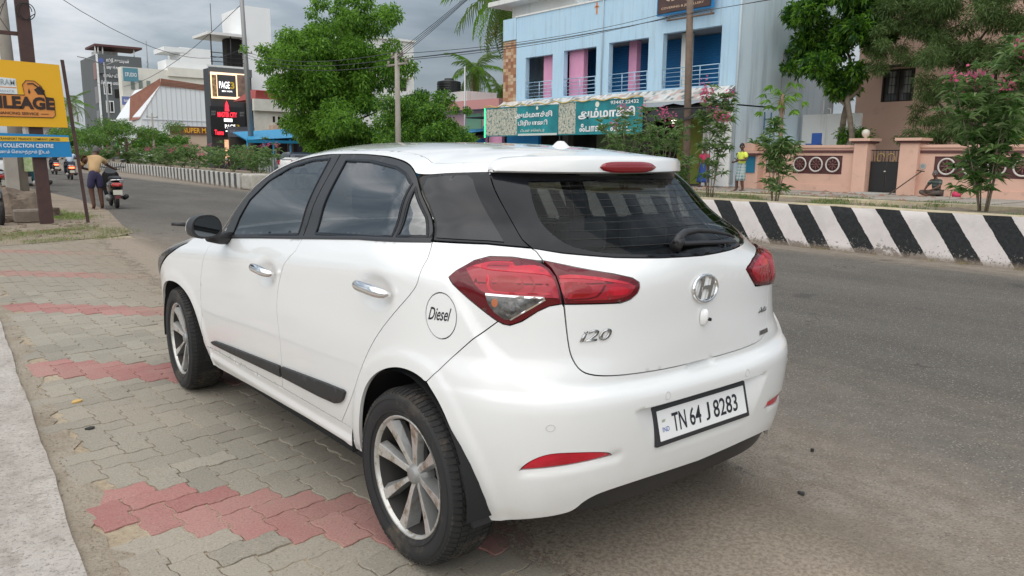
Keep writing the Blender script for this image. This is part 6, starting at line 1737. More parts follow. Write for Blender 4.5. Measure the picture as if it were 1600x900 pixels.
def wire(a, b, sag, r, lab, grp=None):
    n = 14; mb = MB()
    mb.tube([(a[0] + (b[0] - a[0]) * t, a[1] + (b[1] - a[1]) * t, a[2] + (b[2] - a[2]) * t - sag * 4 * t * (1 - t)) for t in np.linspace(0, 1, n)], r, 4, False)
    o = mb.build('overhead_wire', black_w, None, True); tagt(o, lab, 'wire', grp); return o
for k, (ya, zb) in enumerate(((-.55, 0), (0, .02), (.55, 0), (.3, .22))):
    wire((11.8, 21.0 + ya, 4.55 + zb), (24.55, 19.0 + ya * 1.6, 7.3 + zb), .15 + .05 * k, .010, ['uppermost','second','third','lowest'][(3, 2, 0, 1)[k]] + ' of the four black wires from the concrete power pole to the weathered pole', 'wires between the concrete and the weathered pole')
for k, d in enumerate((-1.2, -.4, .4, 1.2)):
    wire((24.55, 19.0 + d, 7.3), (23.5, -14 + d, 8.5), .4, .010, ['nearest','second nearest','third nearest','farthest'][k] + ' of the four black wires running right from the weathered pole', 'wires right of the weathered pole')
for k, (z, zb) in enumerate(((4.9, 14.5), (5.1, 14.9), (4.7, 14.0))):
    wire((11.8, 21, z - .3), (19.6, 55, z + 3.6), .5, .014, ['middle','uppermost','lowest'][k] + ' of the three black wires from the concrete power pole to the tall steel pole', 'wires to the tall grey steel pole')
for k in range(4):
    wire((11.8, 21.2, 4.5 + .08 * k), (9.5, 4 - k, 9.6 + .25 * k), .4, .010, ['lowest','second lowest','second highest','highest'][k] + ' of the four black wires rising from the concrete power pole over the road', 'wires over the road')
wire((19.5, 55, 9), (1.0, 23.6, 6.6), 1.6, .012, 'black wire from the thick power pole over the road to the grey steel pole', None)
wire((19.5, 55, 12), (33, 170, 15), 3, .03, 'black wire from the grey steel pole towards the grey tower', None)
wire((1.0, 23.6, 6.6), (8.5, 95, 8.5), 1.2, .02, 'black wire from the thick power pole down the left side of the road', None)
# ================================================================== TREES AND PLANTS
def leaf_mat(name, col, col2, tr=.35, rough=.5):
    if name in MATS: return MATS[name]
    M, t, b = node_mat(name)
    t.nodes.clear()
    o = t.nodes.new('ShaderNodeOutputMaterial'); d = t.nodes.new('ShaderNodeBsdfPrincipled'); tl = t.nodes.new('ShaderNodeBsdfTranslucent'); mx = t.nodes.new('ShaderNodeMixShader')
    N = NT(t); P = N.pos(); n_ = N.noise(1.7, 4, .7); n2_ = N.noise(9, 2, .5)
    c = N.mix(N.ramp(n_, .35, .65), col, col2); c = N.mix(N.ramp(n2_, .35, .65, 0, .5), c, tuple(x * .6 for x in col))
    t.links.new(c, d.inputs['Base Color']); d.inputs['Roughness'].default_value = rough; d.inputs['Specular IOR Level'].default_value = .35
    c2 = N.mix(.5, c, tuple(min(1, x * 2.2) for x in col2)); t.links.new(c2, tl.inputs['Color'])
    mx.inputs['Fac'].default_value = tr
    t.links.new(d.outputs['BSDF'], mx.inputs[1]); t.links.new(tl.outputs['BSDF'], mx.inputs[2]); t.links.new(mx.outputs['Shader'], o.inputs['Surface'])
    MATS[name] = M
    return M
bark = mat('brown_bark', (.12, .085, .06), .95, noise=(6, .8, (.07, .05, .036)), bump=(25, .6, .02))
bark_g = mat('pale_bark', (.24, .20, .15), .95, noise=(5, .8, (.15, .12, .09)), bump=(25, .5, .01))
def leaves(P, D, L, W, seed=0, droop=.2, fold=.15):
    """numpy kites: P positions, D directions"""
    rg = np.random.default_rng(seed); n = len(P)
    D = D / np.maximum(np.linalg.norm(D, axis=1, keepdims=True), 1e-6)
    R_ = rg.normal(size=(n, 3)); S_ = np.cross(D, R_); S_ /= np.maximum(np.linalg.norm(S_, axis=1, keepdims=True), 1e-6)
    U_ = np.cross(S_, D)
    L = L * rg.uniform(.65, 1.25, (n, 1)); W = W * rg.uniform(.7, 1.2, (n, 1))
    dz = np.array([0, 0, -1.0])
    a = P; m_ = P + D * L * .5; t_ = P + D * L + dz * L * droop
    V = np.stack([a, m_ + S_ * W / 2 + U_ * W * fold, t_, m_ - S_ * W / 2 + U_ * W * fold], 1).reshape(-1, 3)
    return V
def quads_mesh(name, V, mts, mi=None, smooth=False):
    n = len(V) // 4
    me = bpy.data.meshes.new(name)
    me.vertices.add(n * 4); me.vertices.foreach_set('co', V.astype(np.float32).ravel())
    me.loops.add(n * 4); me.loops.foreach_set('vertex_index', np.arange(n * 4, dtype=np.int32))
    me.polygons.add(n); me.polygons.foreach_set('loop_start', np.arange(0, n * 4, 4, dtype=np.int32)); me.polygons.foreach_set('loop_total', np.full(n, 4, np.int32))
    for m_ in mts: me.materials.append(m_)
    if mi is not None: me.polygons.foreach_set('material_index', mi.astype(np.int32))
    me.update(calc_edges=True)
    return me
def crown(t, name, blobs, n, L, W, mts, seed=1, shell=.55, droop=.25, whorl=0, outward=.8):
    """leaves spread through a set of ellipsoidal clumps; blobs (x,y,z,r,squash)"""
    rg = np.random.default_rng(seed)
    vol = np.array([b[3]**2.2 for b in blobs]); pr = vol / vol.sum()
    idx = rg.choice(len(blobs), n if not whorl else n // whorl, p=pr)
    B = np.array([(b[0], b[1], b[2], b[3], b[4] if len(b) > 4 else .8) for b in blobs])[idx]
    d = rg.normal(size=(len(idx), 3)); d /= np.linalg.norm(d, axis=1, keepdims=True)
    r = (shell + (1 - shell) * rg.random((len(idx), 1))**.6) * rg.uniform(.75, 1.12, (len(idx), 1))
    # small sub clumps make an uneven surface
    ph = np.sin(d[:, :1] * 7 + B[:, :1] * 3) * np.cos(d[:, 2:] * 6 + B[:, 1:2] * 2) * .16
    P = B[:, :3] + d * (r + ph) * B[:, 3:4] * np.stack([np.ones(len(idx)), np.ones(len(idx)), B[:, 4]], 1)
    if whorl:
        P = np.repeat(P, whorl, 0); d = np.repeat(d, whorl, 0)
        D = d * outward + rg.normal(size=P.shape) * .75
        P = P + rg.normal(size=P.shape) * L * .08
    else: D = d * outward + rg.normal(size=P.shape) * .8 
    V = leaves(P, D, L, W, seed, droop)
    mi = rg.integers(0, len(mts), len(P))
    if whorl: mi = np.repeat(rg.integers(0, len(mts), len(P) // whorl), whorl)[:len(P)]
    V -= np.array(t.location)[None]
    o = link(name, quads_mesh(name, V, mts, mi), t); o['kind'] = 'stuff'
    return o
def branch_path(a, b, n=6, wob=.15, rg=random):
    a, b = Vector(a), Vector(b); L = (b - a).length
    return [tuple(a.lerp(b, i / n) + Vector((rg.gauss(0, wob * L * .1), rg.gauss(0, wob * L * .1), 0)) * (1 if 0 < i < n else 0)) for i in range(n + 1)]
def trunk(t, base, top, r0, r1, limbs, mt, seed=1, nm='trunk'):
    rg = random.Random(seed); mb = MB()
    pts = branch_path(base, top, 7, .3, rg)
    mb.tube(pts, [r0 + (r1 - r0) * i / 7 for i in range(8)], 10)
    tr = wpart(mb, nm, mt, t, True)
    for (q, end, r) in limbs:
        p0 = pts[q]; mb = MB()
        pp = branch_path(p0, end, 6, .5, rg)
        mb.tube(pp, [r * (1 - .85 * i / 6) + .01 for i in range(7)], 7)
        wpart(mb, 'limb', mt, t, True)
    return tr
g1 = leaf_mat('mid_green_leaf', (.10, .225, .020), (.16, .31, .032))
g2 = leaf_mat('dark_green_leaf', (.030, .095, .012), (.055, .14, .018))
g3 = leaf_mat('light_green_leaf', (.14, .30, .030), (.19, .36, .045))
g4 = leaf_mat('olive_green_leaf', (.105, .175, .048), (.155, .23, .07), .3)
g5 = leaf_mat('dark_olive_leaf', (.055, .100, .028), (.085, .14, .04), .25)
g6 = leaf_mat('oleander_leaf', (.080, .155, .042), (.13, .215, .065), .3)
g7 = leaf_mat('pale_oleander_leaf', (.18, .27, .095), (.23, .32, .13), .35)
brown_l = leaf_mat('dry_frond', (.24, .19, .07), (.32, .25, .10), .3)
pinkf = leaf_mat('pink_blossom', (.62, .08, .20), (.74, .17, .30), .3)
yelf = leaf_mat('yellow_blossom', (.70, .48, .03), (.75, .55, .06), .3)
deep = leaf_mat('glossy_deep_leaf', (.022, .080, .012), (.045, .13, .020), .25, .3)
bright = leaf_mat('glossy_bright_leaf', (.10, .235, .022), (.14, .29, .035), .35, .3)

# big tree over the market
t = thing('shade_tree', 'big bright green leafy tree rising behind the roof of the car', 'tree', (22.4, 46, 0))
rb_ = random.Random(11)
sil = [(22.3, 10.7, 1.3), (21.6, 9.2, 1.5), (23.5, 9.6, 1.7), (22.2, 6.4, 1.8), (24, 6.5, 1.6), (21.6, 8.4, 1.3), (20.4, 6.4, 1.4), (22.8, 4.4, 1.8), (25.0, 9.0, 1.4), (19.6, 8.0, 1.5), (20.8, 7.4, 1.8), (22.8, 7.6, 2.0), (24.4, 7.3, 1.4), (25.9, 7.9, .8), (18.5, 6.6, 1.3), (19.2, 5.2, 1.5), (21.0, 5.2, 1.9), (23.2, 5.4, 2.0), (24.2, 5.3, 1.25), (20.2, 3.4, 1.6), (22.0, 3.2, 1.9), (23.6, 3.3, 1.5), (21.2, 2.0, 1.4), (23.2, 1.9, 1.5), (24.2, 2.4, .9), (18.0, 7.9, .7), (24.9, 6.2, .5), (24.6, 10.4, .9), (20.4, 9.0, .8)]
blobs = []
for x, z, r in sil:
    for k in range(6):
        blobs.append((x + rb_.gauss(0, r * .45), 46 + rb_.gauss(0, 1.8), z + rb_.gauss(0, r * .38), r * rb_.uniform(.38, .62), .8))
crown(t, 'crown', blobs, 88000, .25, .105, [g1, g1, g2, g3, g3], 3, .30, .3)
trunk(t, (22.4, 46, 0), (22.6, 46, 5), .38, .22, [(4, (20, 46, 6.5), .16), (5, (25, 46.5, 7), .16), (6, (22.5, 45.6, 9.5), .18), (3, (19.5, 45, 4.2), .12), (4, (24.8, 45, 4.5), .12), (6, (21, 47, 8.5), .12)], bark, 2)
t = thing('bushy_tree', 'rounded dark green bushy tree between the concrete power pole and the pink house', 'tree', (15, 24.5, 0))
blobs = []
for x, y, z, r in [(15, 26.4, 2.5, .9), (15.2, 25.4, 3.0, .9), (15, 24.4, 3.2, .9), (15, 23.2, 2.9, .8), (15, 22.4, 2.4, .7), (15.3, 24.6, 2.1, 1.2), (15.2, 22.9, 1.7, .9), (15, 26.0, 1.7, .9), (14.9, 21.9, 1.9, .5), (15, 25.0, 3.65, .4), (15.1, 22.2, 3.2, .25)]:
    for k in range(5): blobs.append((x + rb_.gauss(0, .5), y + rb_.gauss(0, r * .4), z + rb_.gauss(0, r * .3), r * rb_.uniform(.4, .65), .85))
crown(t, 'crown', blobs, 40000, .13, .055, [g1, g2, g2, g3], 5, .30, .3)
trunk(t, (15, 24.5, 0), (15, 24.5, 2.0), .16, .09, [(4, (15, 25.6, 2.8), .06), (5, (15, 23.2, 2.7), .06), (6, (15.2, 24.4, 3.1), .06)], bark, 3)
# glossy tree by the blue building
t = thing('glossy_leaf_tree', 'dense glossy green tree between the blue building and the rose brown house', 'tree', (29.3, 13.9, .2))
blobs = []
for y, z, r in [(16.6, 5.6, .9), (16.0, 6.5, 1.0), (15.6, 7.4, 1.0), (14.8, 7.9, 1.1), (14.2, 6.9, 1.3), (15.2, 5.6, 1.1), (14.6, 4.9, .9), (13.4, 7.6, 1.2), (12.6, 8.0, 1.1), (13.3, 6.2, 1.0), (16.3, 4.9, .5), (13.9, 8.8, 1.0), (15.6, 8.6, .9), (12.9, 9.3, 1.2), (11.6, 8.6, 1.0)]:
    for k in range(4): blobs.append((29 + rb_.gauss(0, .8), y + rb_.gauss(0, r * .4), z + rb_.gauss(0, r * .35), r * rb_.uniform(.42, .66), .8))
crown(t, 'crown', blobs, 52000, .24, .085, [deep, deep, bright, g1], 7, .35, .25, whorl=7)
trunk(t, (28.7, 13.9, .2), (29.0, 14.2, 5.2), .13, .09, [(4, (29, 15.6, 5.9), .07), (5, (29, 12.9, 6.6), .07), (6, (29, 14.4, 7.5), .07)], bark_g, 4)
mb = MB(); mb.tube([(29.8, 14.9, .2), (29.6, 14.6, 3.2), (29.3, 14.2, 4.8)], [.14, .12, .09], 8); wpart(mb, 'second_trunk', bark_g, t, True)
t = thing('garden_shrub', 'dark leafy shrub in front of the low white wall', 'shrub', (29.5, 13.9, 1.8))
crown(t, 'foliage', [(29.5, 13.6 + .3 * k, 2.35 + .12 * (k % 2), .38) for k in range(4)] + [(29.3, 14.2, 2.0, .4)], 1500, .16, .05, [deep, g1], 8, .2)
mb = MB(); mb.tube([(29.5, 13.9, .2), (29.5, 13.95, 2.2)], .04, 6); wpart(mb, 'stem', bark, t, True)
# olive feathery tree
t = thing('feathery_tree', 'wide olive green feathery tree hanging over the salmon wall at the right', 'tree', (28.6, 10.0, .2))
blobs = []
for y, z, r in [(12.6, 5.6, .9), (12.0, 6.3, 1.0), (11.2, 6.9, 1.2), (10.0, 7.2, 1.4), (8.6, 7.0, 1.4), (7.4, 6.6, 1.3), (9.4, 5.6, 1.3), (8.0, 5.2, 1.3), (10.6, 5.6, 1.0), (11.6, 5.3, .7), (10.4, 4.2, .9), (9.4, 3.8, 1.0), (8.2, 3.8, 1.1), (7.2, 4.2, 1.1), (11.0, 2.9, .7), (10.4, 2.4, .6), (9.6, 2.7, .8), (7.8, 2.8, .9), (10.8, 3.6, .6), (11.5, 2.1, .35), (10.9, 1.9, .35), (12.7, 6.4, .6), (12.2, 7.4, 1.0), (6.4, 5.6, 1.2), (6.0, 7.0, 1.4), (10.8, 8.4, 1.2), (8.8, 8.6, 1.4)]:
    for k in range(5): blobs.append((28.6 + rb_.gauss(0, .6), y + rb_.gauss(0, r * .45), z + rb_.gauss(0, r * .4), r * rb_.uniform(.35, .6), .75))
crown(t, 'crown', blobs, 110000, .17, .030, [g4, g5, g4, g5], 9, .12, .35)
trunk(t, (28.4, 9.3, .2), (28.6, 9.0, 4.2), .16, .10, [(3, (28.5, 11.2, 4.4), .06), (4, (28.6, 10.8, 6.0), .08), (5, (28.6, 8.0, 6.0), .08), (2, (28.0, 10.9, 2.6), .05), (6, (28.6, 9.6, 7.2), .07), (3, (28.3, 7.4, 4.2), .06), (1, (27.9, 10.6, 2.1), .04)], mat('dark_bark', (.06, .045, .035), .95), 5)
# papaya tree
t = thing('papaya_tree', 'slender papaya tree with a small leafy head in front of the blue side wall', 'tree', (25.6, 15.05, .2))
mb = MB(); mb.tube([(25.6, 15.0, .2), (25.6, 15.02, 2.0), (25.6, 15.06, 3.9)], [.10, .085, .06], 9); wpart(mb, 'trunk', mat('papaya_trunk', (.30, .20, .14), .9, noise=(9, .8, (.20, .13, .09))), t, True)
rg = np.random.default_rng(4); PP = []; DD = []
mb = MB()
for k in range(17):
    a = k * 2.4; el = .9 - k * .09
    d = np.array([cos(a) * cos(el), sin(a) * cos(el), sin(el)]); c = np.array([25.6, 15.06, 3.9 - .02 * k]); tip = c + d * rg.uniform(.5, .8); tip[2] -= .1
    mb.tube([tuple(c), tuple((c + tip) / 2 + [0, 0, .06]), tuple(tip)], [.014, .010, .006], 5)
    for j in range(9):
        an = (j - 4) * .42; h_ = np.array([d[0] * cos(an) - d[1] * sin(an), d[0] * sin(an) + d[1] * cos(an), -.35 - .1 * abs(j - 4)]); PP.append(tip); DD.append(h_)
wpart(mb, 'leaf_stalks', g3, t, True)
V = leaves(np.array(PP), np.array(DD), .34, .11, 3, .1) - np.array(t.location); o = link('leaf_blades', quads_mesh('leaf_blades', V, [bright, g3], rg.integers(0, 2, len(PP))), t); o['kind'] = 'stuff'
mb = MB()
for k in range(6): mb.tube([(25.55 + .05 * cos(k * 1.1), 15.04 + .08 * sin(k), 3.75 - .05 * k), (25.5 + .11 * cos(k * 1.1), 15.04 + .14 * sin(k), 3.45 - .07 * k)], [.035, .012], 6)
wpart(mb, 'dry_leaves', brown_l, t, True, kind='stuff')

# palms
def frond_mesh(L, n, seed, dry=False):
    rg = random.Random(seed); mb = MB()
    pts = [(L * q, 0, .30 * L * q - .62 * L * q * q) for q in np.linspace(0, 1, 9)]
    mb.cur = 1; mb.tube(pts, [.035 * (1 - .8 * i / 8) for i in range(9)], 4)
    mb.cur = 0
    for k in range(n):
        q = .10 + .9 * k / n; x = L * q; z = .30 * L * q - .62 * L * q * q
        l = .95 * L * .30 * (sin(pi * min(1, q * .85 + .12)))**.6
        for s in (-1, 1):
            w_ = .035; dx = l * .45; dn = -l * rg.uniform(.45, .95)
            mb.add([(x - w_, 0, z), (x + w_, 0, z), (x + dx * .6 + w_ * .6, s * l * .55, z + dn * .30), (x + dx, s * l * .80, z + dn), (x + dx * .5 - w_ * .6, s * l * .5, z + dn * .34)], [(0, 1, 2, 4), (4, 2, 3)])
    return mb
def palm(lab, x, y, h, L, n, seed, tilt=(0, 0), group=None, low=-1.0, sc_=1.0, r=.14):
    t = thing('coconut_palm', lab, 'palm', (x, y, 0))
    mb = MB(); mb.tube([(x, y, 0), (x + tilt[0] * .4, y + tilt[1] * .4, h * .5), (x + tilt[0], y + tilt[1], h)], [r * 1.3, r, r * .8], 8); wpart(mb, 'trunk', bark_g, t, True)
    rg = random.Random(seed)
    base = [frond_mesh(L, 22, seed + q).mesh('frond', [g1 if q else g4, g4]) for q in range(2)] + [frond_mesh(L * .85, 18, seed + 9).mesh('frond', [brown_l, brown_l])]
    for k in range(n):
        el = 1.15 - (1.15 - low) * (k / (n - 1))**.9
        me = base[2] if k >= n - 3 else base[k % 2]
        o = link('frond', me, t, (tilt[0], tilt[1], h), (0, -el + .25, k * 2.399 + rg.uniform(-.2, .2)))
    mb = MB()
    for k in range(5): mb.lathe([(.001, -.14), (.11, -.05), (.12, .04), (.001, .14)], 8, org=(x + tilt[0] + .22 * cos(k * 1.3), y + tilt[1] + .22 * sin(k * 1.3), h - .22)); 
    wpart(mb, 'coconuts', mat('coconut_green', (.16, .17, .05), .6), t, True, kind='stuff')
    return t
palm('coconut palm with long drooping fronds at the top left corner of the blue building', 30, 37.6, 11.9, 4.2, 32, 3, low=-1.4, r=.2)
palm('coconut palm in the gap between the water tank and the blue building', 32, 43.9, 7.6, 2.3, 20, 5, (0, -.1), low=-1.1)
palm('small far coconut palm just left of the brown tile pillar', 36, 45.8, 6.6, 1.7, 16, 7, low=-1.0)
palm('far coconut palm rising left of the grey tower', 23.2, 140, 9.0, 3.6, 16, 8)
palm('low far coconut palm beside the road left of the grey tower', 19, 122, 5.4, 2.6, 16, 9)
for i, (x, y, z, r, lab) in enumerate([(20.4, 128, 3.2, 2.6, 'round dark tree far down the road right of the yellow board'), (24.6, 131, 3.8, 2.8, 'dark green tree at the foot of the grey tower'), (31, 44.6, 4.6, 1.5, 'tree crown below the coconut palm and right of the water tank'), (30, 47.5, 5.2, 1.6, 'dark tree crown left of the water tank'), (-6, 75, 4.0, 4.5, 'dark tree behind the parked vehicles at the left edge'), (23, 92, 2.4, 3.0, 'feathery green tree in front of the white supermarket shed')]):
    t = thing('far_tree', lab, 'tree', (x, y, 0)); rg = random.Random(i)
    sq = .45 if i == 5 else .85
    crown(t, 'crown', [(x + rg.gauss(0, r * .45), y + rg.gauss(0, r * .4), z + rg.gauss(0, r * .25 * sq), r * rg.uniform(.35, .6), sq) for _ in range(14)], 5200, .08 * r + .10, .035 * r + .05, [g1, g2, g2], 20 + i, .3)
    trunk(t, (x, y, 0), (x, y, z), r * .06, r * .04, [(4, (x + r * .4, y, z + r * .3), r * .03), (5, (x - r * .4, y, z + r * .2), r * .03)], bark, i)

# oleanders
def oleander(lab, x, y, zb, h, spread, ns, nl, seed, flowers=6, group=None, L=.15, name='oleander_bush', lean=0.0, dense=1.0):
    t = thing(name, lab, 'shrub', (x, y, zb), 0, group)
    rg = random.Random(seed); ng = np.random.default_rng(seed)
    PP = []; DD = []; FP = []
    for k in range(ns):
        a = 2 * pi * k / ns + rg.uniform(-.4, .4); sp_ = spread * rg.uniform(.35, 1); hh = h * rg.uniform(.7, 1.05)
        tip = Vector((x + cos(a) * sp_ + lean, y + sin(a) * sp_, zb + hh)); p0 = Vector((x + cos(a) * .06, y + sin(a) * .06, zb))
        mid = p0.lerp(tip, .55) + Vector((cos(a), sin(a), 0)) * -.12 * sp_
        pts = [((1 - q)**2 * p0 + 2 * q * (1 - q) * mid + q * q * tip) for q in np.linspace(0, 1, 7)]
        mb = MB(); mb.tube([tuple(p) for p in pts], [.013 * (1 - .7 * q / 6) for q in range(7)], 5)
        wpart(mb, 'stem', bark_g, t, True)
        for j in range(nl):
            q = rg.uniform(.10, 1)**.8 if rg.random() < .8 else rg.uniform(.8, 1)
            p = (1 - q)**2 * p0 + 2 * q * (1 - q) * mid + q * q * tip
            off = Vector((rg.gauss(0, 1), rg.gauss(0, 1), rg.gauss(0, .7))) * spread * .16
            c = p + off; up = rg.uniform(.2, .9)
            for w_ in range(int(19 * dense)):
                aa = rg.uniform(0, 2 * pi); PP.append(tuple(c)); DD.append((cos(aa), sin(aa), up + rg.gauss(0, .35)))
        if k < flowers:
            FP.append(tip + Vector((rg.gauss(0, .05), rg.gauss(0, .05), .04)))
    V = leaves(np.array(PP), np.array(DD), L * 1.15, L * .19, seed, .35, .1) - np.array(t.location)
    o = link('leaf_whorls', quads_mesh('leaf_whorls', V, [g6, g7, g6, g2], ng.integers(0, 4, len(PP))), t); o['kind'] = 'stuff'
    if FP:
        fp = []; fd = []
        for p in FP:
            for k in range(34): q = ng.normal(size=3) * (.045 + L * .12); fp.append(np.array(p) + q); fd.append(ng.normal(size=3) + [0, 0, .5])
        V = leaves(np.array(fp), np.array(fd), .05 + L * .06, .05, seed + 1, .1) - np.array(t.location)
        o = link('blossoms', quads_mesh('blossoms', V, [pinkf]), t); o['kind'] = 'stuff'
    return t
oleander('tall pink-flowered oleander in the median just right of the weathered pole', 11.3, 7.72, .6, 2.15, .40, 7, 11, 1, 6, L=.18)
oleander('slim oleander in the median in front of the left compound wall', 10.9, 5.95, .6, 1.55, .36, 5, 12, 2, 0, L=.19)
oleander('large pink-flowered oleander in the median at the right edge', 11.1, 2.45, .6, 2.45, .86, 11, 19, 3, 11, dense=1.15, L=.20)
oleander('low leafy oleander with yellow flowers at its right edge in the median', 11.4, 1.3, .6, 1.5, .8, 9, 14, 4, 0)
oleander('oleander in the median behind the high brake lamp, left of two', 11.6, 10.4, .6, 1.95, .65, 8, 13, 5, 3)
oleander('oleander in the median behind the spoiler, right of two', 11.6, 9.25, .6, 1.85, .6, 8, 13, 6, 2)
oleander('small sapling at the foot of the median behind the spoiler end', 11.5, 8.6, .6, .9, .3, 4, 8, 7, 0)
gl_ = thing('garden_hedge', 'yellow-flowered hedge on top of the compound wall at the right edge', 'shrub', (28, 7.2, .2))
crown(gl_, 'foliage', [(28, 8.2 - .45 * k, 2.15 + .1 * sin(k * 2), .42) for k in range(7)], 2600, .13, .035, [g3, g7, g6], 31, .2); 
mb = MB()
for k in range(5): mb.tube([(28, 8.2 - .7 * k, .3), (28, 8.1 - .7 * k, 2.1)], .03, 5)
wpart(mb, 'stems', bark, gl_, True, kind='stuff')
crown(gl_, 'yellow_blossoms', [(27.7, 7.6 - .3 * k, 2.0 + .1 * (k % 3), .12) for k in range(6)], 130, .09, .07, [yelf], 32, .3)
# oleanders along the far median
rg = random.Random(12)
k = 0; ordw = ['first', 'second', 'third', 'fourth', 'fifth', 'sixth', 'seventh', 'eighth', 'ninth', 'tenth', 'eleventh', 'twelfth', 'thirteenth', 'fourteenth', 'fifteenth', 'sixteenth', 'seventeenth', 'eighteenth', 'nineteenth', 'twentieth']
y = 30.0
while k < 20:
    x = mx_(y) + 1.3 + rg.uniform(-.3, .3)
    sc__ = 1 + (y - 30) * .004
    oleander('%s oleander bush from the car along the far median' % ordw[k], x, y, .55, rg.uniform(.75, 1.35), rg.uniform(.75, 1.2), 6, 8, 100 + k, rg.choice([2, 3, 4]), 'oleanders along the far median', L=.26 + k * .006, dense=.8)
    y += rg.uniform(1.6, 2.6) + k * .22; k += 1
t = thing('acacia_tree', 'low spreading feathery tree standing in the far median', 'tree', (12.8, 62, .5))
rg = random.Random(3)
crown(t, 'crown', [(12.8 + rg.gauss(0, 1.6), 62 + rg.gauss(0, 1.5), 2.9 + rg.gauss(0, .35), rg.uniform(.6, 1.0), .5) for _ in range(22)], 9000, .20, .06, [g1, g2, g4], 33, .2)
trunk(t, (12.8, 62, .5), (12.8, 62, 2.4), .12, .08, [(5, (11.4, 62, 3), .05), (5, (14.2, 62, 3), .05)], bark, 8)
# grass and weeds
def tufts(name, pts, n, L, mts, seed, spread):
    ng = np.random.default_rng(seed); idx = ng.integers(0, len(pts), n); P = np.array(pts)[idx] + np.concatenate([ng.normal(size=(n, 2)) * spread, np.zeros((n, 1))], 1)
    D = ng.normal(size=(n, 3)) * .55; D[:, 2] = np.abs(D[:, 2]) + .6
    V = leaves(P, D, L, L * .12, seed, .15)
    o = link(name, quads_mesh(name, V, mts, ng.integers(0, len(mts), n))); o['kind'] = 'stuff'; return o
straw = leaf_mat('straw_grass', (.26, .24, .11), (.33, .29, .15), .3)
tufts('grass', [(x, 12.0 + .25 * abs(x + .2) * .3 + rg.uniform(-.2, 2.4), .0) for x in np.linspace(-2.2, 1.15, 46)], 5200, .07, [straw, g4, straw, g7], 41, .16)
tufts('roadside_grass', [(rg.uniform(-.4, 1.4), rg.uniform(16, 19.5), .0) for _ in range(26)], 2600, .09, [straw, g4, g3], 42, .2)
tufts('median_weeds', [(9.75 + rg.uniform(0, 2.2), rg.uniform(1, 12), .62) for _ in range(60)], 5200, .10, [straw, g4, g6], 43, .12)
tufts('median_foot_litter', [(9.36 + rg.uniform(-.08, .05), rg.uniform(-1, 12), .0) for _ in range(50)], 900, .05, [straw, brown_l], 44, .05)
tufts('footpath_weeds', [(rg.uniform(19.8, 22.3), rg.uniform(6, 17), .15) for _ in range(40)], 3600, .13, [straw, g4, g6], 45, .25)
# ================================================================== PEOPLE
def skinned(verts, edges, radii, sub=1, root=0):
    me = bpy.data.meshes.new('body'); me.from_pydata(verts, edges, []); o = bpy.data.objects.new('body', me); COL.objects.link(o)
    m_ = o.modifiers.new('s', 'SKIN'); m_.use_smooth_shade = True; m_.branch_smoothing = .6
    for i, d in enumerate(me.skin_vertices[0].data): r = radii[i]; d.radius = r if isinstance(r, tuple) else (r, r); d.use_root = (i == root)
    s = o.modifiers.new('u', 'SUBSURF'); s.levels = sub; s.render_levels = sub
    bpy.context.view_layer.update()
    out = bpy.data.meshes.new_from_object(o.evaluated_get(bpy.context.evaluated_depsgraph_get()))
    bpy.data.objects.remove(o)
    return out
skin_d = mat('dark_brown_skin', (.105, .048, .030), .55, noise=(9, .3, (.085, .040, .026)))
hair_b = mat('black_hair', (.012, .011, .011), .7); hair_g = mat('grey_hair', (.10, .095, .09), .8)
def merge(me, mb, mi=0):
    bm = bmesh.new(); bm.from_mesh(me)
    vs_ = [bm.verts.new(v) for v in mb.v]
    for f, m_ in zip(mb.f, mb.m):
        try: q = bm.faces.new([vs_[i] for i in f]); q.smooth = True; q.material_index = m_
        except ValueError: pass
    bm.to_mesh(me); bm.free()
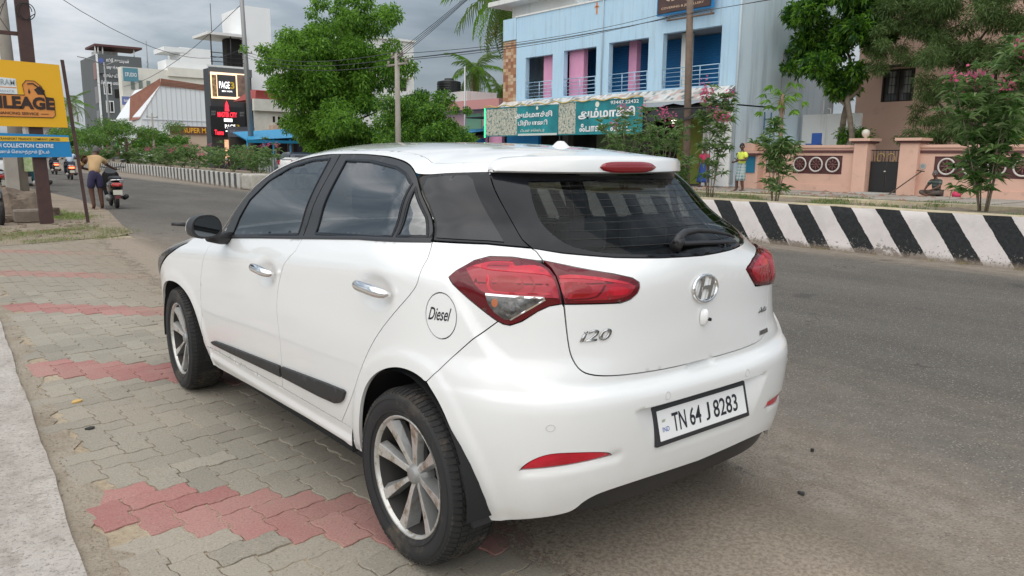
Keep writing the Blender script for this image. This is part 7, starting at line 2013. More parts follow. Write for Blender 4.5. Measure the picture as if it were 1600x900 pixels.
def person(label, loc, rz, J, hair=hair_b, female=False, group=None, scale=1.0, face=True, sk=skin_d):
    order = ['pelvis', 'belly', 'chest', 'neck', 'skull', 'shL', 'elL', 'wrL', 'haL', 'shR', 'elR', 'wrR', 'haR', 'hiL', 'knL', 'anL', 'toL', 'hiR', 'knR', 'anR', 'toR']
    R_ = dict(pelvis=(.125, .10), belly=(.12, .095), chest=(.135, .10), neck=.052, skull=.055, shL=.062, elL=.043, wrL=.029, haL=.033, shR=.062, elR=.043, wrR=.029, haR=.033, hiL=.088, knL=.068, anL=.044, toL=.032, hiR=.088, knR=.068, anR=.044, toR=.032)
    E = [('pelvis', 'belly'), ('belly', 'chest'), ('chest', 'neck'), ('neck', 'skull'), ('chest', 'shL'), ('shL', 'elL'), ('elL', 'wrL'), ('wrL', 'haL'), ('chest', 'shR'), ('shR', 'elR'), ('elR', 'wrR'), ('wrR', 'haR'), ('pelvis', 'hiL'), ('hiL', 'knL'), ('knL', 'anL'), ('anL', 'toL'), ('pelvis', 'hiR'), ('hiR', 'knR'), ('knR', 'anR'), ('anR', 'toR')]
    ix = {k: i for i, k in enumerate(order)}
    V = [Vector(J[k]) for k in order]
    me = skinned([tuple(v) for v in V], [(ix[a], ix[b]) for a, b in E], [R_[k] for k in order], 1, 0)
    me.materials.clear(); me.materials.append(sk); me.materials.append(mat('eye_white', (.6, .58, .54), .4)); me.materials.append(hair_b); me.materials.append(mat('lip_brown', (.13, .045, .035), .5))
    hc = Vector(J['head']); fd = Vector(J.get('look', (0, 1, 0))).normalized(); up = Vector(J.get('headup', (0, 0, 1))).normalized()
    rt = fd.cross(up).normalized(); up = rt.cross(fd)
    def H(x, y, z): return hc + rt * x + fd * y + up * z
    mb = MB(); nr, ns = 12, 16; v = []
    for i in range(nr + 1):
        ph = pi * i / nr; z = cos(ph); s_ = sin(ph)
        for k in range(ns):
            a = 2 * pi * k / ns; x, y = s_ * cos(a), s_ * sin(a)
            jaw = 1 - .22 * max(0, -z - .1) 
            nose = .020 * math.exp(-((x / .16)**2 + ((z + .12) / .16)**2)) if y > 0 else 0
            brow = .006 * math.exp(-((z - .14) / .10)**2) if y > .5 else 0
            v.append(H(x * .074 * jaw, y * .094 * (1 - .06 * max(0, -z)) + nose + brow, z * .118))
    mb.add(v, [(i * ns + k, i * ns + (k + 1) % ns, (i + 1) * ns + (k + 1) % ns, (i + 1) * ns + k) for i in range(nr) for k in range(ns)])
    for s_ in (-1, 1):
        mb.cur = 0; mb.lathe([(.001, .010), (.018, .006), (.020, -.004), (.001, -.008)], 8, 'x', org=tuple(H(s_ * .074, -.005, -.005)))
        mb.cur = 1; mb.lathe([(.001, .006), (.012, .003), (.013, -.003)], 8, 'y', org=tuple(H(s_ * .030, .083, .008)))
        mb.cur = 2; mb.lathe([(.001, .010), (.006, .008), (.006, .001)], 8, 'y', org=tuple(H(s_ * .030, .084, .008)))
    mb.cur = 3; mb.tube([H(-.024, .088, -.052), H(0, .094, -.050), H(.024, .088, -.052)], [.004, .0075, .004], 6)
    # hands: palm comes from the body; four fingers and a thumb
    mb.cur = 0
    for sd_ in 'LR':
        w_, h_ = Vector(J['wr' + sd_]), Vector(J['ha' + sd_]); d = (h_ - w_).normalized()
        sx = -1 if sd_ == 'L' else 1
        pn = Vector(J.get('palm' + sd_, (sx, 0, 0))); side = d.cross(pn).normalized(); inn = side.cross(d).normalized()
        for q, ln in zip((-1.5, -.5, .5, 1.5), (.062, .072, .068, .054)):
            b0 = h_ + side * q * .017 + d * .020
            mb.tube([b0, b0 + d * ln * .5 - inn * ln * .18, b0 + d * ln * .78 - inn * ln * .55], [.0088, .008, .006], 6)
        b0 = h_ - side * .026 - d * .015
        mb.tube([b0, b0 - side * .022 + d * .025, b0 - side * .024 + d * .050 - inn * .012], [.0105, .009, .007], 6)
    merge(me, mb)
    o = link('person', me, None, loc, (0, 0, rz), label=label, category='person')
    if scale != 1: o.scale = (scale,) * 3
    if group: o['group'] = group
    # hair
    mb = MB(); v = []
    for i in range(8):
        ph = pi * .60 * i / 7; z = cos(ph); s_ = sin(ph)
        for k in range(ns):
            a = 2 * pi * k / ns; x, y = s_ * cos(a), s_ * sin(a)
            back = 1.0 if y < .25 else max(.0, 1 - (y - .25) * 1.5)
            zz = z if z > .35 else .35 + (z - .35) * back
            v.append(H(x * .083, y * .100 - .004, zz * .128))
    mb.add(v, [(i * ns + k, i * ns + (k + 1) % ns, (i + 1) * ns + (k + 1) % ns, (i + 1) * ns + k) for i in range(7) for k in range(ns)])
    if female: mb.lathe([(.001, -.05), (.045, -.03), (.05, 0), (.035, .035), (.001, .05)], 10, org=tuple(H(0, -.10, -.02)))
    mb.build('hair', hair, o, True)
    return o
def garment(o, name, J, parts, mt, sub=1):
    """parts: list of chains [(joint or point, radius), ...] first chain is the root"""
    vs_ = []; es = []; rs = []; idx = {}
    for ch in parts:
        prev = None
        for p, r in ch:
            key = p if isinstance(p, str) else tuple(p)
            if key not in idx: idx[key] = len(vs_); vs_.append(tuple(J[p]) if isinstance(p, str) else tuple(p)); rs.append(r)
            if prev is not None and prev != idx[key]: es.append((prev, idx[key]))
            prev = idx[key]
    me = skinned(vs_, es, rs, sub, 0); me.materials.clear(); me.materials.append(mt)
    return link(name, me, o)
def lerp(a, b, t): a, b = Vector(a), Vector(b); return tuple(a + (b - a) * t)
def skirt(o, name, top, bot, rt_, rb, mt, n=22, wav=.012, el=.72):
    mb = MB(); v = []; m_ = 8
    for i in range(m_ + 1):
        t = i / m_; c = Vector(top).lerp(Vector(bot), t); r = rt_ + (rb - rt_) * t**.8
        for k in range(n):
            a = 2 * pi * k / n; q = r + wav * t * sin(a * 5 + 1) + wav * .6 * t * sin(a * 8)
            v.append((c.x + q * cos(a), c.y + q * el * sin(a), c.z))
    mb.add(v, [(i * n + k, i * n + (k + 1) % n, (i + 1) * n + (k + 1) % n, (i + 1) * n + k) for i in range(m_) for k in range(n)] + [tuple(m_ * n + k for k in range(n))])
    return mb.build(name, mt, o, True)
def sandal(o, J, mt):
    for s in 'LR':
        a, b = Vector(J['an' + s]), Vector(J['to' + s]); mb = MB()
        d = (b - a); d.z = 0; d.normalize(); c = Vector((b.x, b.y, 0)) - d * .07; sd = Vector((-d.y, d.x, 0))
        pts = [c + d * x * .14 + sd * y * .045 for x, y in ((-1, -.6), (-1, .6), (0, .8), (.8, 1), (1, .3), (1, -.3), (.8, -1), (0, -.8))]
        mb.add([tuple(p + Vector((0, 0, .003))) for p in pts] + [tuple(p + Vector((0, 0, .024))) for p in pts], [tuple(range(8)), tuple(reversed(range(8, 16)))] + [(i, (i + 1) % 8, 8 + (i + 1) % 8, 8 + i) for i in range(8)])
        mb.build('sandal', mt, o)
def plaid(name, c1, c2, c3):
    M, t, b = node_mat(name); N = NT(t); P = N.pos()
    a = N.math('LESS_THAN', N.math('FRACT', N.math('MULTIPLY', N.math('ADD', P[0], P[1]), 9)), .35); d = N.math('LESS_THAN', N.math('FRACT', N.math('MULTIPLY', P[2], 9)), .35)
    c = N.mix(N.math('MULTIPLY', a, .8), c1, c2); c = N.mix(N.math('MULTIPLY', d, .7), c, c3)
    t.links.new(c, b.inputs['Base Color']); b.inputs['Roughness'].default_value = .9; return M
tan_sh = mat('tan_shirt', (.52, .34, .17), .85, bump=(9, .4, .03)); navy = mat('navy_shorts', (.035, .030, .075), .85, bump=(12, .4, .02))
red_bl = mat('red_blouse', (.48, .035, .10), .8, bump=(12, .4, .02)); blue_sk = mat('blue_skirt', (.02, .055, .22), .85, bump=(14, .5, .02))
yel_sh = mat('yellow_shirt', (.66, .74, .10), .8, bump=(9, .5, .03)); lungi_m = plaid('checked_lungi', (.30, .38, .38), (.06, .13, .17), (.45, .50, .48))
# man pushing the scooter, seen from behind
J = dict(pelvis=(.02, 0, .86), belly=(.02, .05, .98), chest=(.04, .20, 1.20), neck=(.10, .36, 1.34), skull=(.13, .42, 1.40), head=(.14, .45, 1.435), look=(.15, .9, -.25), headup=(.05, .35, 1),
         shL=(-.15, .22, 1.26), elL=(-.24, .32, 1.02), wrL=(-.06, .58, .97), haL=(.02, .64, .96), shR=(.22, .26, 1.26), elR=(.36, .46, 1.08), wrR=(.54, .66, .99), haR=(.62, .70, .97), palmL=(0, 0, -1), palmR=(0, 0, -1),
         hiL=(-.08, 0, .82), knL=(-.09, .04, .46), anL=(-.06, -.02, .08), toL=(-.07, .13, .03), hiR=(.10, .02, .82), knR=(.11, .06, .46), anR=(.13, .04, .08), toR=(.14, .19, .03))
o = person('man in tan shirt and navy shorts pushing the black scooter, seen from behind', (2.03, 19.15, 0), radians(-4), J, hair_g)
garment(o, 'shirt', J, [[('pelvis', .160), ('belly', .160), ('chest', .172), (lerp(J['chest'], J['neck'], .6), .085)], [('chest', .172), ('shL', .088), (lerp(J['shL'], J['elL'], .8), .070)], [('chest', .172), ('shR', .088), (lerp(J['shR'], J['elR'], .8), .070)]], tan_sh)
garment(o, 'shorts', J, [[(lerp(J['pelvis'], J['belly'], .95), .150), ('pelvis', .158), ('hiL', .115), (lerp(J['hiL'], J['knL'], .92), .100)], [('pelvis', .158), ('hiR', .115), (lerp(J['hiR'], J['knR'], .92), .100)]], navy)
sandal(o, J, mat('rubber_sandal', (.20, .13, .10), .8))
# woman in red
J = dict(pelvis=(0, 0, .86), belly=(0, 0, 1.0), chest=(0, .01, 1.22), neck=(0, .01, 1.38), skull=(0, .02, 1.43), head=(0, .03, 1.50), look=(.5, .85, 0), shL=(-.16, 0, 1.30), elL=(-.22, .04, 1.05), wrL=(-.24, .12, .84), haL=(-.24, .14, .77), shR=(.16, 0, 1.30), elR=(.21, .03, 1.05), wrR=(.19, .16, .86), haR=(.18, .19, .80),
         hiL=(-.08, 0, .82), knL=(-.10, .05, .46), anL=(-.12, .0, .08), toL=(-.13, .14, .03), hiR=(.08, 0, .82), knR=(.10, .10, .46), anR=(.09, .10, .08), toR=(.09, .24, .03))
o = person('woman in a red blouse and blue skirt standing beside the weathered pole', (25.0, 18.15, .15), radians(95), J, hair_b, True, scale=1.08)
garment(o, 'blouse', J, [[('pelvis', (.155, .12)), ('belly', (.14, .11)), ('chest', .150), (lerp(J['chest'], J['neck'], .7), .065)], [('chest', .150), ('shL', .075), (lerp(J['shL'], J['elL'], .6), .062)], [('chest', .150), ('shR', .075), (lerp(J['shR'], J['elR'], .6), .062)]], red_bl)
skirt(o, 'skirt', (0, 0, .98), (0, .03, .22), .15, .27, blue_sk)
# man in yellow
J2 = dict(J); J2.update(elL=(-.24, .0, 1.06), wrL=(-.08, .22, 1.06), haL=(0, .24, 1.08), elR=(.24, -.02, 1.05), wrR=(.20, .20, .98), haR=(.16, .27, .98), look=(-.9, .5, -.1), palmL=(0, 0, -1))
o = person('man in a lime yellow shirt and checked lungi standing left of the compound wall', (23.3, 15.15, .15), radians(70), J2, hair_b, scale=1.13)
garment(o, 'shirt', J2, [[('pelvis', (.165, .13)), ('belly', (.165, .13)), ('chest', .158), (lerp(J2['chest'], J2['neck'], .7), .07)], [('chest', .158), ('shL', .085), (lerp(J2['shL'], J2['elL'], .75), .072)], [('chest', .158), ('shR', .085), (lerp(J2['shR'], J2['elR'], .75), .072)]], yel_sh)
skirt(o, 'lungi', (0, 0, .95), (0, .04, .38), .165, .19, lungi_m)
# seated man
JS = dict(pelvis=(0, 0, .12), belly=(0, .03, .25), chest=(0, .08, .47), neck=(0, .12, .62), skull=(0, .14, .67), head=(0, .16, .73), look=(-.5, .85, -.15), shL=(-.17, .08, .54), elL=(-.24, .20, .34), wrL=(-.12, .38, .24), haL=(-.07, .42, .21), shR=(.17, .08, .54), elR=(.25, .18, .34), wrR=(.14, .38, .24), haR=(.09, .42, .21), palmL=(0, 0, -1), palmR=(0, 0, -1),
          hiL=(-.10, .02, .12), knL=(-.34, .34, .16), anL=(.02, .42, .07), toL=(.12, .46, .06), hiR=(.10, .02, .12), knR=(.34, .36, .16), anR=(-.04, .52, .07), toR=(-.14, .55, .05))
o = person('man in a dark striped shirt sitting cross-legged against the salmon wall right of the gate', (26.0, 9.15, .17), radians(70), JS, hair_g, scale=1.06)
garment(o, 'shirt', JS, [[('pelvis', (.15, .125)), ('belly', (.16, .13)), ('chest', .155), (lerp(JS['chest'], JS['neck'], .7), .068)], [('chest', .155), ('shL', .08), (lerp(JS['shL'], JS['elL'], .8), .066)], [('chest', .155), ('shR', .08), (lerp(JS['shR'], JS['elR'], .8), .066)]], plaid('striped_shirt', (.035, .05, .045), (.045, .06, .055), (.14, .17, .15)))
garment(o, 'trousers', JS, [[('pelvis', (.14, .12)), ('hiL', .105), ('knL', .075), (lerp(JS['knL'], JS['anL'], .7), .06)], [('pelvis', (.14, .12)), ('hiR', .105), ('knR', .075), (lerp(JS['knR'], JS['anR'], .7), .06)]], mat('brown_trousers', (.09, .07, .06), .9))
bg = thing('cloth_bag', 'pink cloth bundle beside the man sitting against the wall', 'bag', (26.2, 8.6, .18)); bg.scale = (.72,) * 3
mb = MB(); mb.lathe([(.001, 0), (.17, .01), (.21, .12), (.17, .26), (.07, .33), (.05, .38), (.001, .40)], 12, org=(26.2, 8.6, .17)); wpart(mb, 'bundle', mat('pink_cloth', (.62, .05, .13), .8, bump=(8, .6, .04)), bg, True)
mb = MB(); mb.tube([(26.2, 8.6, .5), (26.2, 8.52, .62), (26.2, 8.68, .60)], .02, 6); wpart(mb, 'knot', MATS['pink_cloth'], bg, True)
st_ = thing('wooden_crutch', 'wooden crutch leaning beside the man sitting against the wall', 'crutch', (26.3, 10.5, .18))
mb = MB(); mb.tube([(25.9, 10.75, .18), (26.75, 10.05, 1.02)], .022, 7); wpart(mb, 'shaft', bark, st_, True); mb = MB(); mb.tube([(26.75, 10.2, 1.05), (26.7, 9.93, 1.02)], .026, 6); wpart(mb, 'arm_rest', bark, st_, True)
cp_ = thing('slab_plinth', 'grey cement slab step in front of the black gate', 'step', (26.2, 11.5, .15)); bpart(cp_, 'step', mat('pale_step', (.38, .37, .34), .9, noise=(2, .6, (.30, .28, .25))), 25.2, 26.9, 10.9, 12.2, .15, .21, bev=.01)
# distant shoppers
for i, (x, y, c, rz, lab) in enumerate([(13.7, 40.5, (.62, .28, .22), 2.0, 'person in a pale red shirt standing at the end of the far median bushes'), (15.2, 44, (.5, .06, .04), 1.0, 'person in a red dress among the far median bushes')]):
    o = person(lab, (x, y, 0), rz, J, hair_b, i == 1, scale=1.05)
    garment(o, 'shirt', J, [[('pelvis', (.155, .12)), ('belly', (.14, .11)), ('chest', .150), (lerp(J['chest'], J['neck'], .7), .065)], [('chest', .150), ('shL', .075), (lerp(J['shL'], J['elL'], .6), .062)], [('chest', .150), ('shR', .075), (lerp(J['shR'], J['elR'], .6), .062)]], mat('shopper_shirt_%d' % i, c, .85))
    skirt(o, 'trousers', (0, 0, .98), (0, .03, .10), .15, .17, mat('shopper_cloth_%d' % i, (.05, .06, .10) if i == 0 else c, .85))
# goat-like tan dog on the footpath
def animal(label, cat, loc, rz, col, s=1.0):
    V = [(0, -.30, .48), (0, -.05, .47), (0, .22, .48), (0, .36, .58), (0, .44, .68), (0, .54, .68), (0, .63, .655),
         (-.08, .22, .40), (-.08, .24, .22), (-.08, .23, .03), (-.08, .27, .015), (.08, .24, .40), (.08, .30, .22), (.08, .27, .03), (.08, .31, .015),
         (-.08, -.30, .42), (-.08, -.25, .29), (-.08, -.36, .17), (-.08, -.33, .03), (-.08, -.29, .015), (.08, -.32, .42), (.08, -.29, .29), (.08, -.40, .17), (.08, -.38, .03), (.08, -.34, .015), (0, -.42, .50), (0, -.52, .56), (0, -.55, .66)]
    E = [(0, 1), (1, 2), (2, 3), (3, 4), (4, 5), (5, 6), (2, 7), (7, 8), (8, 9), (9, 10), (2, 11), (11, 12), (12, 13), (13, 14), (0, 15), (15, 16), (16, 17), (17, 18), (18, 19), (0, 20), (20, 21), (21, 22), (22, 23), (23, 24), (0, 25), (25, 26), (26, 27)]
    R = [.10, .105, .125, .075, .065, .05, .028, .055, .032, .020, .022, .055, .032, .020, .022, .075, .05, .022, .018, .022, .075, .05, .022, .018, .022, .03, .018, .010]
    me = skinned(V, E, R, 1, 1); me.materials.clear(); me.materials.append(col)
    mb = MB()
    for sx in (-1, 1): mb.add([(sx * .03, .43, .72), (sx * .06, .47, .70), (sx * .075, .43, .79), (sx * .05, .42, .71)], [(0, 1, 2), (1, 3, 2), (3, 0, 2), (0, 3, 1)])
    mb.cur = 0
    merge(me, mb)
    o = link('dog', me, None, loc, (0, 0, rz), label=label, category=cat); o.scale = (s,) * 3
    return o
tanfur = mat('tan_fur', (.44, .27, .14), .9, noise=(4, .9, (.58, .46, .34)))
animal('tan and white dog standing on the footpath before the compound wall', 'dog', (21.6, 12.75, .16), radians(150), tanfur, 1.05)

# ================================================================== TWO-WHEELERS
blk_p = mat('black_scooter_paint', (.012, .012, .014), .22, coat=.8); tail_r = mat('scooter_tail_lamp', (.55, .02, .01), .2, coat=1, noise=(14, .8, (.30, .01, .01)))
def scooter(label, loc, rz, lit=False, group=None, col=None, s=1.0):
    """local frame: rear wheel axle at the origin, forward is +y"""
    t = thing('scooter', label, 'scooter', loc, rz, group); t.scale = (s,) * 3
    col = col or blk_p
    def B(mb, n, m_, sm=True): return mb.build(n, m_, t, sm)
    for y, nm in ((0, 'rear_wheel'), (1.24, 'front_wheel')):
        mb = MB(); mb.lathe([(.13, -.035), (.17, -.047), (.21, -.043), (.232, -.02), (.235, 0), (.232, .02), (.21, .043), (.17, .047), (.13, .035)], 28, 'x', org=(0, y, .235)); o = B(mb, nm, rubber)
        mb = MB(); mb.lathe([(.001, -.03), (.13, -.028), (.13, .028), (.001, .03)], 20, 'x', org=(0, y, .235)); mb.build('rim', alloy_d, o, True)
    def loft(nm, secs, m_, k=14):
        mb = MB(); v = []
        for (y, z, hw, hh, e) in secs:
            for q in range(k):
                a = 2 * pi * q / k; c, s_ = cos(a), sin(a)
                v.append((hw * abs(c)**e * (1 if c >= 0 else -1), y, z + hh * abs(s_)**e * (1 if s_ >= 0 else -1)))
        n = len(secs)
        mb.add(v, [(i * k + q, i * k + (q + 1) % k, (i + 1) * k + (q + 1) % k, (i + 1) * k + q) for i in range(n - 1) for q in range(k)] + [tuple(range(k)), tuple(reversed([(n - 1) * k + q for q in range(k)]))])
        o = B(mb, nm, m_); smooth_by_angle(o.data, 45); return o
    loft('body', [(-.30, .62, .05, .05, .8), (-.26, .60, .12, .08, .75), (-.10, .57, .165, .13, .7), (.20, .55, .185, .16, .7), (.45, .50, .16, .17, .7), (.55, .42, .12, .13, .7)], col)
    loft('seat', [(-.30, .745, .07, .03, .7), (-.22, .755, .125, .045, .7), (.05, .77, .145, .05, .7), (.30, .745, .13, .05, .7), (.52, .735, .08, .04, .7)], mat('seat_vinyl', (.015, .015, .016), .55))
    loft('floorboard', [(.45, .30, .14, .03, .6), (.70, .28, .17, .03, .6), (.95, .30, .15, .03, .6)], blk_p)
    mb = MB(); v = [(x * w_, y, z) for (y, z, w_) in ((.98, .28, .15), (.96, .45, .20), (.95, .65, .22), (.92, .85, .19), (.93, .93, .12)) for x in (-1, -.5, 0, .5, 1)]
    v = [(a, b - .05 * (1 - (abs(a) / .22)**2) * -1, c) for a, b, c in v]
    mb.add(v + [(a, b - .04, c) for a, b, c in v], [(i * 5 + j, i * 5 + j + 1, (i + 1) * 5 + j + 1, (i + 1) * 5 + j) for i in range(4) for j in range(4)] + [(25 + i * 5 + j, 25 + (i + 1) * 5 + j, 25 + (i + 1) * 5 + j + 1, 25 + i * 5 + j + 1) for i in range(4) for j in range(4)]); B(mb, 'leg_shield', col)
    loft('front_fairing', [(.90, .93, .14, .07, .8), (1.0, .93, .12, .08, .8), (1.08, .90, .05, .05, .8)], mat('grey_fairing', (.12, .13, .14), .35, coat=.5))
    mb = MB(); mb.tube([(0, 1.24, .24), (0, 1.10, .55), (0, .98, .95)], [.035, .03, .025], 8); B(mb, 'fork', blk_p)
    mb = MB(); mb.tube([(-.34, .84, 1.02), (-.22, .90, 1.03), (0, .95, 1.0), (.22, .90, 1.03), (.34, .84, 1.02)], .017, 8); B(mb, 'handlebar', blk_p)
    for sx in (-1, 1):
        mb = MB(); mb.tube([(sx * .24, .90, 1.04), (sx * .30, .86, 1.16)], .008, 6); mb.tube([(sx * .26, .86, 1.19), (sx * .37, .85, 1.20)], [.04, .035], 10); B(mb, 'mirror', blk_p)
        mb = MB(); mb.tube([(sx * .16, -.10, .66), (sx * .15, -.32, .72), (0, -.38, .73)], .014, 7); B(mb, 'grab_rail', chrome)
    loft('mudguard', [(-.36, .36, .05, .02, .8), (-.28, .42, .07, .05, .8), (-.12, .46, .08, .06, .8)], blk_p)
    o = loft('tail_lamp', [(-.345, .60, .085, .030, .8), (-.325, .605, .125, .048, .75), (-.26, .61, .13, .055, .75)], tail_r if not lit else mat('lit_tail_lamp', (.8, .05, .02), .3, emit=((1, .08, .03), 5)))
    mb = MB(); mb.box(-.105, .105, -.372, -.366, .36, .48); B(mb, 'number_plate', mat('white_plate', (.62, .60, .50), .5), False)
    mb = MB(); mb.box(-.06, .06, -.36, -.34, .26, .35); B(mb, 'lower_flap', mat('reddish_flap', (.16, .04, .04), .6), False)
    mb = MB(); mb.tube([(.16, .42, .26), (.20, .10, .26), (.205, -.22, .31)], [.03, .055, .058], 12); B(mb, 'silencer', mat('dark_silencer', (.04, .04, .042), .4, .6))
    mb = MB(); mb.tube([(-.10, .10, .27), (-.17, .05, .27), (-.17, -.10, .27)], [.08, .09, .06], 12); B(mb, 'engine_case', mat('dull_engine', (.30, .30, .29), .5, .5))
    return t
sc1 = scooter('black scooter with a red tail lamp being pushed along the road edge', (2.52, 19.30, 0), radians(-6))
for c in sc1.children:
    pass
# riders far down the road
def rider(sc, label, shirt):
    JR = dict(pelvis=(0, .05, .84), belly=(0, .08, .97), chest=(0, .14, 1.18), neck=(0, .18, 1.34), skull=(0, .20, 1.40), head=(0, .22, 1.46), look=(0, 1, 0), shL=(-.18, .14, 1.26), elL=(-.30, .34, 1.08), wrL=(-.30, .62, 1.03), haL=(-.30, .70, 1.03), shR=(.18, .14, 1.26), elR=(.30, .34, 1.08), wrR=(.30, .62, 1.03), haR=(.30, .70, 1.03), palmL=(0, 0, -1), palmR=(0, 0, -1),
              hiL=(-.10, .08, .80), knL=(-.20, .48, .72), anL=(-.20, .55, .34), toL=(-.20, .68, .31), hiR=(.10, .08, .80), knR=(.20, .48, .72), anR=(.20, .55, .34), toR=(.20, .68, .31))
    o = person(label, tuple(sc.location), sc.rotation_euler.z, JR)
    garment(o, 'shirt', JR, [[('pelvis', (.16, .13)), ('belly', (.155, .12)), ('chest', .160), (lerp(JR['chest'], JR['neck'], .7), .07)], [('chest', .160), ('shL', .085), (lerp(JR['shL'], JR['elL'], .9), .066)], [('chest', .160), ('shR', .085), (lerp(JR['shR'], JR['elR'], .9), .066)]], shirt)
    garment(o, 'trousers', JR, [[('pelvis', (.15, .12)), ('hiL', .105), ('knL', .08), ('anL', .06)], [('pelvis', (.15, .12)), ('hiR', .105), ('knR', .08), ('anR', .06)]], mat('dark_trousers', (.03, .035, .05), .9))
s2 = scooter('dark motor scooter ridden away by the rider in black', (6.5, 52.5, 0), 0, True, 'two-wheelers riding away'); rider(s2, 'rider in a black shirt on the farther scooter', mat('black_shirt', (.02, .02, .022), .85))
s3 = scooter('dark motor scooter ridden away by the rider in pale blue', (5.55, 42.3, 0), radians(-3), True, 'two-wheelers riding away'); rider(s3, 'rider in a pale blue shirt on the nearer scooter', mat('pale_blue_shirt', (.50, .58, .70), .85))
scooter('blue-seated scooter parked by the white van behind the dark sign post', (2.35, 29.2, 0), radians(-4), False, None, mat('teal_scooter_paint', (.01, .09, .11), .3, coat=.6), 1.15)
for k, (x, y, rz) in enumerate([(.55, 25.4, 40), (.25, 26.6, 55), (14.6, 42.5, 60)]):
    scooter(['dark scooter parked nearest the thick power pole at the left edge', 'dark scooter parked behind another at the left edge', 'dark scooter parked by the end of the far median'][k], (x, y, 0), radians(rz), False, None, None, 1.1)
mb = MB(); 
fw2 = thing('motorcycle', 'front of a dark motorcycle cut off by the left edge of the photo', 'motorcycle', (-.30, 15.0, .28)); mb.lathe([(.20, -.04), (.26, -.05), (.30, -.03), (.305, 0), (.30, .03), (.26, .05), (.20, .04)], 24, 'x', org=(-.36, 15.5, .30)); wpart(mb, 'front_wheel', rubber, fw2, True)
mb = MB(); mb.tube([(-.36, 15.5, .30), (-.42, 15.7, .9)], .03, 8); mb.tube([(-.50, 15.72, .62), (-.36, 15.4, .66), (-.36, 15.2, .52)], [.05, .06, .03], 8); wpart(mb, 'fork', blk_p, fw2, True)

# ================================================================== OTHER VEHICLES
def small_car(label, cat, loc, rz, col, hw=.85, L=4.0, H=1.75, kind='suv'):
    """local frame: rear bumper at y=0, forward +y"""
    t = thing('parked_' + ('van' if kind == 'suv' else 'car'), label, cat, loc, rz)
    prof = [(.02, .35), (0, .55), (.02, .95), (.08, 1.05), (.22, H - .10), (.45, H), (L * .62, H), (L * .76, 1.10), (L * .97, .92), (L, .60), (L - .02, .35)]
    xs = [-1, -.97, -.80, 0, .80, .97, 1]
    mb = MB(); v = []
    for x in xs:
        a = abs(x)
        for (y, z) in prof:
            sh = 1 if z < 1.0 else 1 - .16 * (z - 1.0) / (H - 1.0)
            zz = z - (.05 * (a > .9)) * (z > 1.2); v.append((x * hw * sh, y + (.05 if a > .9 and y < .5 else 0), zz))
    n = len(prof)
    mb.add(v, [(i * n + k, i * n + (k + 1) % n, (i + 1) * n + (k + 1) % n, (i + 1) * n + k) for i in range(len(xs) - 1) for k in range(n)] + [tuple(range(n)), tuple(reversed([(len(xs) - 1) * n + k for k in range(n)]))])
    o = mb.build('body', col, t, True); smooth_by_angle(o.data, 30); bm = bmesh.new(); bm.from_mesh(o.data); bmesh.ops.recalc_face_normals(bm, faces=bm.faces); bm.to_mesh(o.data); bm.free()
    gq = glass_q
    mb = MB(); mb.add([(-.66 * hw, .075, 1.10), (.66 * hw, .075, 1.10), (.60 * hw, .185, H - .18), (-.60 * hw, .185, H - .18)], [(0, 1, 2, 3)]); mb.build('rear_window', gq, t)
    for sx in (-1, 1):
        mb = MB(); mb.add([(sx * hw * 1.003, .30, 1.08), (sx * hw * 1.003, L * .70, 1.08), (sx * hw * .90, L * .60, H - .14), (sx * hw * .90, .42, H - .14)], [(0, 1, 2, 3)]); mb.build('side_window', gq, t)
        mb = MB(); mb.box(sx * hw * .98 if sx < 0 else hw * .74, -hw * .74 if sx < 0 else hw * .98, -.015, .10, .80, 1.05); bevel(mb.build('tail_lamp', red_m, t), .02, 2)
        for y in (.75, L - .8):
            mb = MB(); mb.lathe([(.20, -.09), (.31, -.10), (.33, -.05), (.33, .05), (.31, .10), (.20, .09)], 24, 'x', org=(sx * (hw - .08), y, .33)); w_ = mb.build('wheel', rubber, t, True)
            mb = MB(); mb.lathe([(.001, sx * .09), (.20, sx * .08), (.20, 0)], 16, 'x', org=(sx * (hw - .08), y, .33)); mb.build('rim', alloy_d, w_, True)
        mb = MB(); mb.lathe([(.001, -.05), (.07, -.04), (.09, .02), (.05, .06), (.001, .07)], 10, 'y', org=(sx * (hw + .12), L * .66, 1.10)); mb.build('door_mirror', col, t, True)
    mb = MB(); mb.box(-.95 * hw, .95 * hw, -.04, .12, .40, .62); bevel(mb.build('bumper', trim, t), .03, 2)
    mb = MB(); mb.box(-.24, .24, -.05, -.03, .66, .78); mb.build('number_plate', white_p, t)
    return t
wp_ = mat('dull_white_paint', (.66, .66, .65), .3, coat=.8)
small_car('white van parked behind the thick concrete pole at the left edge', 'van', (2.66, 34.6, 0), radians(-1), wp_, .62, 3.4, 1.75)
small_car('white hatchback parked at the very left edge beyond the poles', 'car', (.98, 30.6, 0), radians(-2), wp_, .70, 3.6, 1.45)
small_car('white car parked beyond the median, seen over the bonnet side of the roof', 'car', (15.6, 39.4, 0), radians(-70), wp_, .62, 3.0, 1.2)
small_car('dark car parked under the blue canopy behind the median bushes', 'car', (17.0, 40, 0), radians(-10), mat('dark_blue_paint', (.02, .03, .06), .3, coat=.8), .8, 3.8, 1.5)

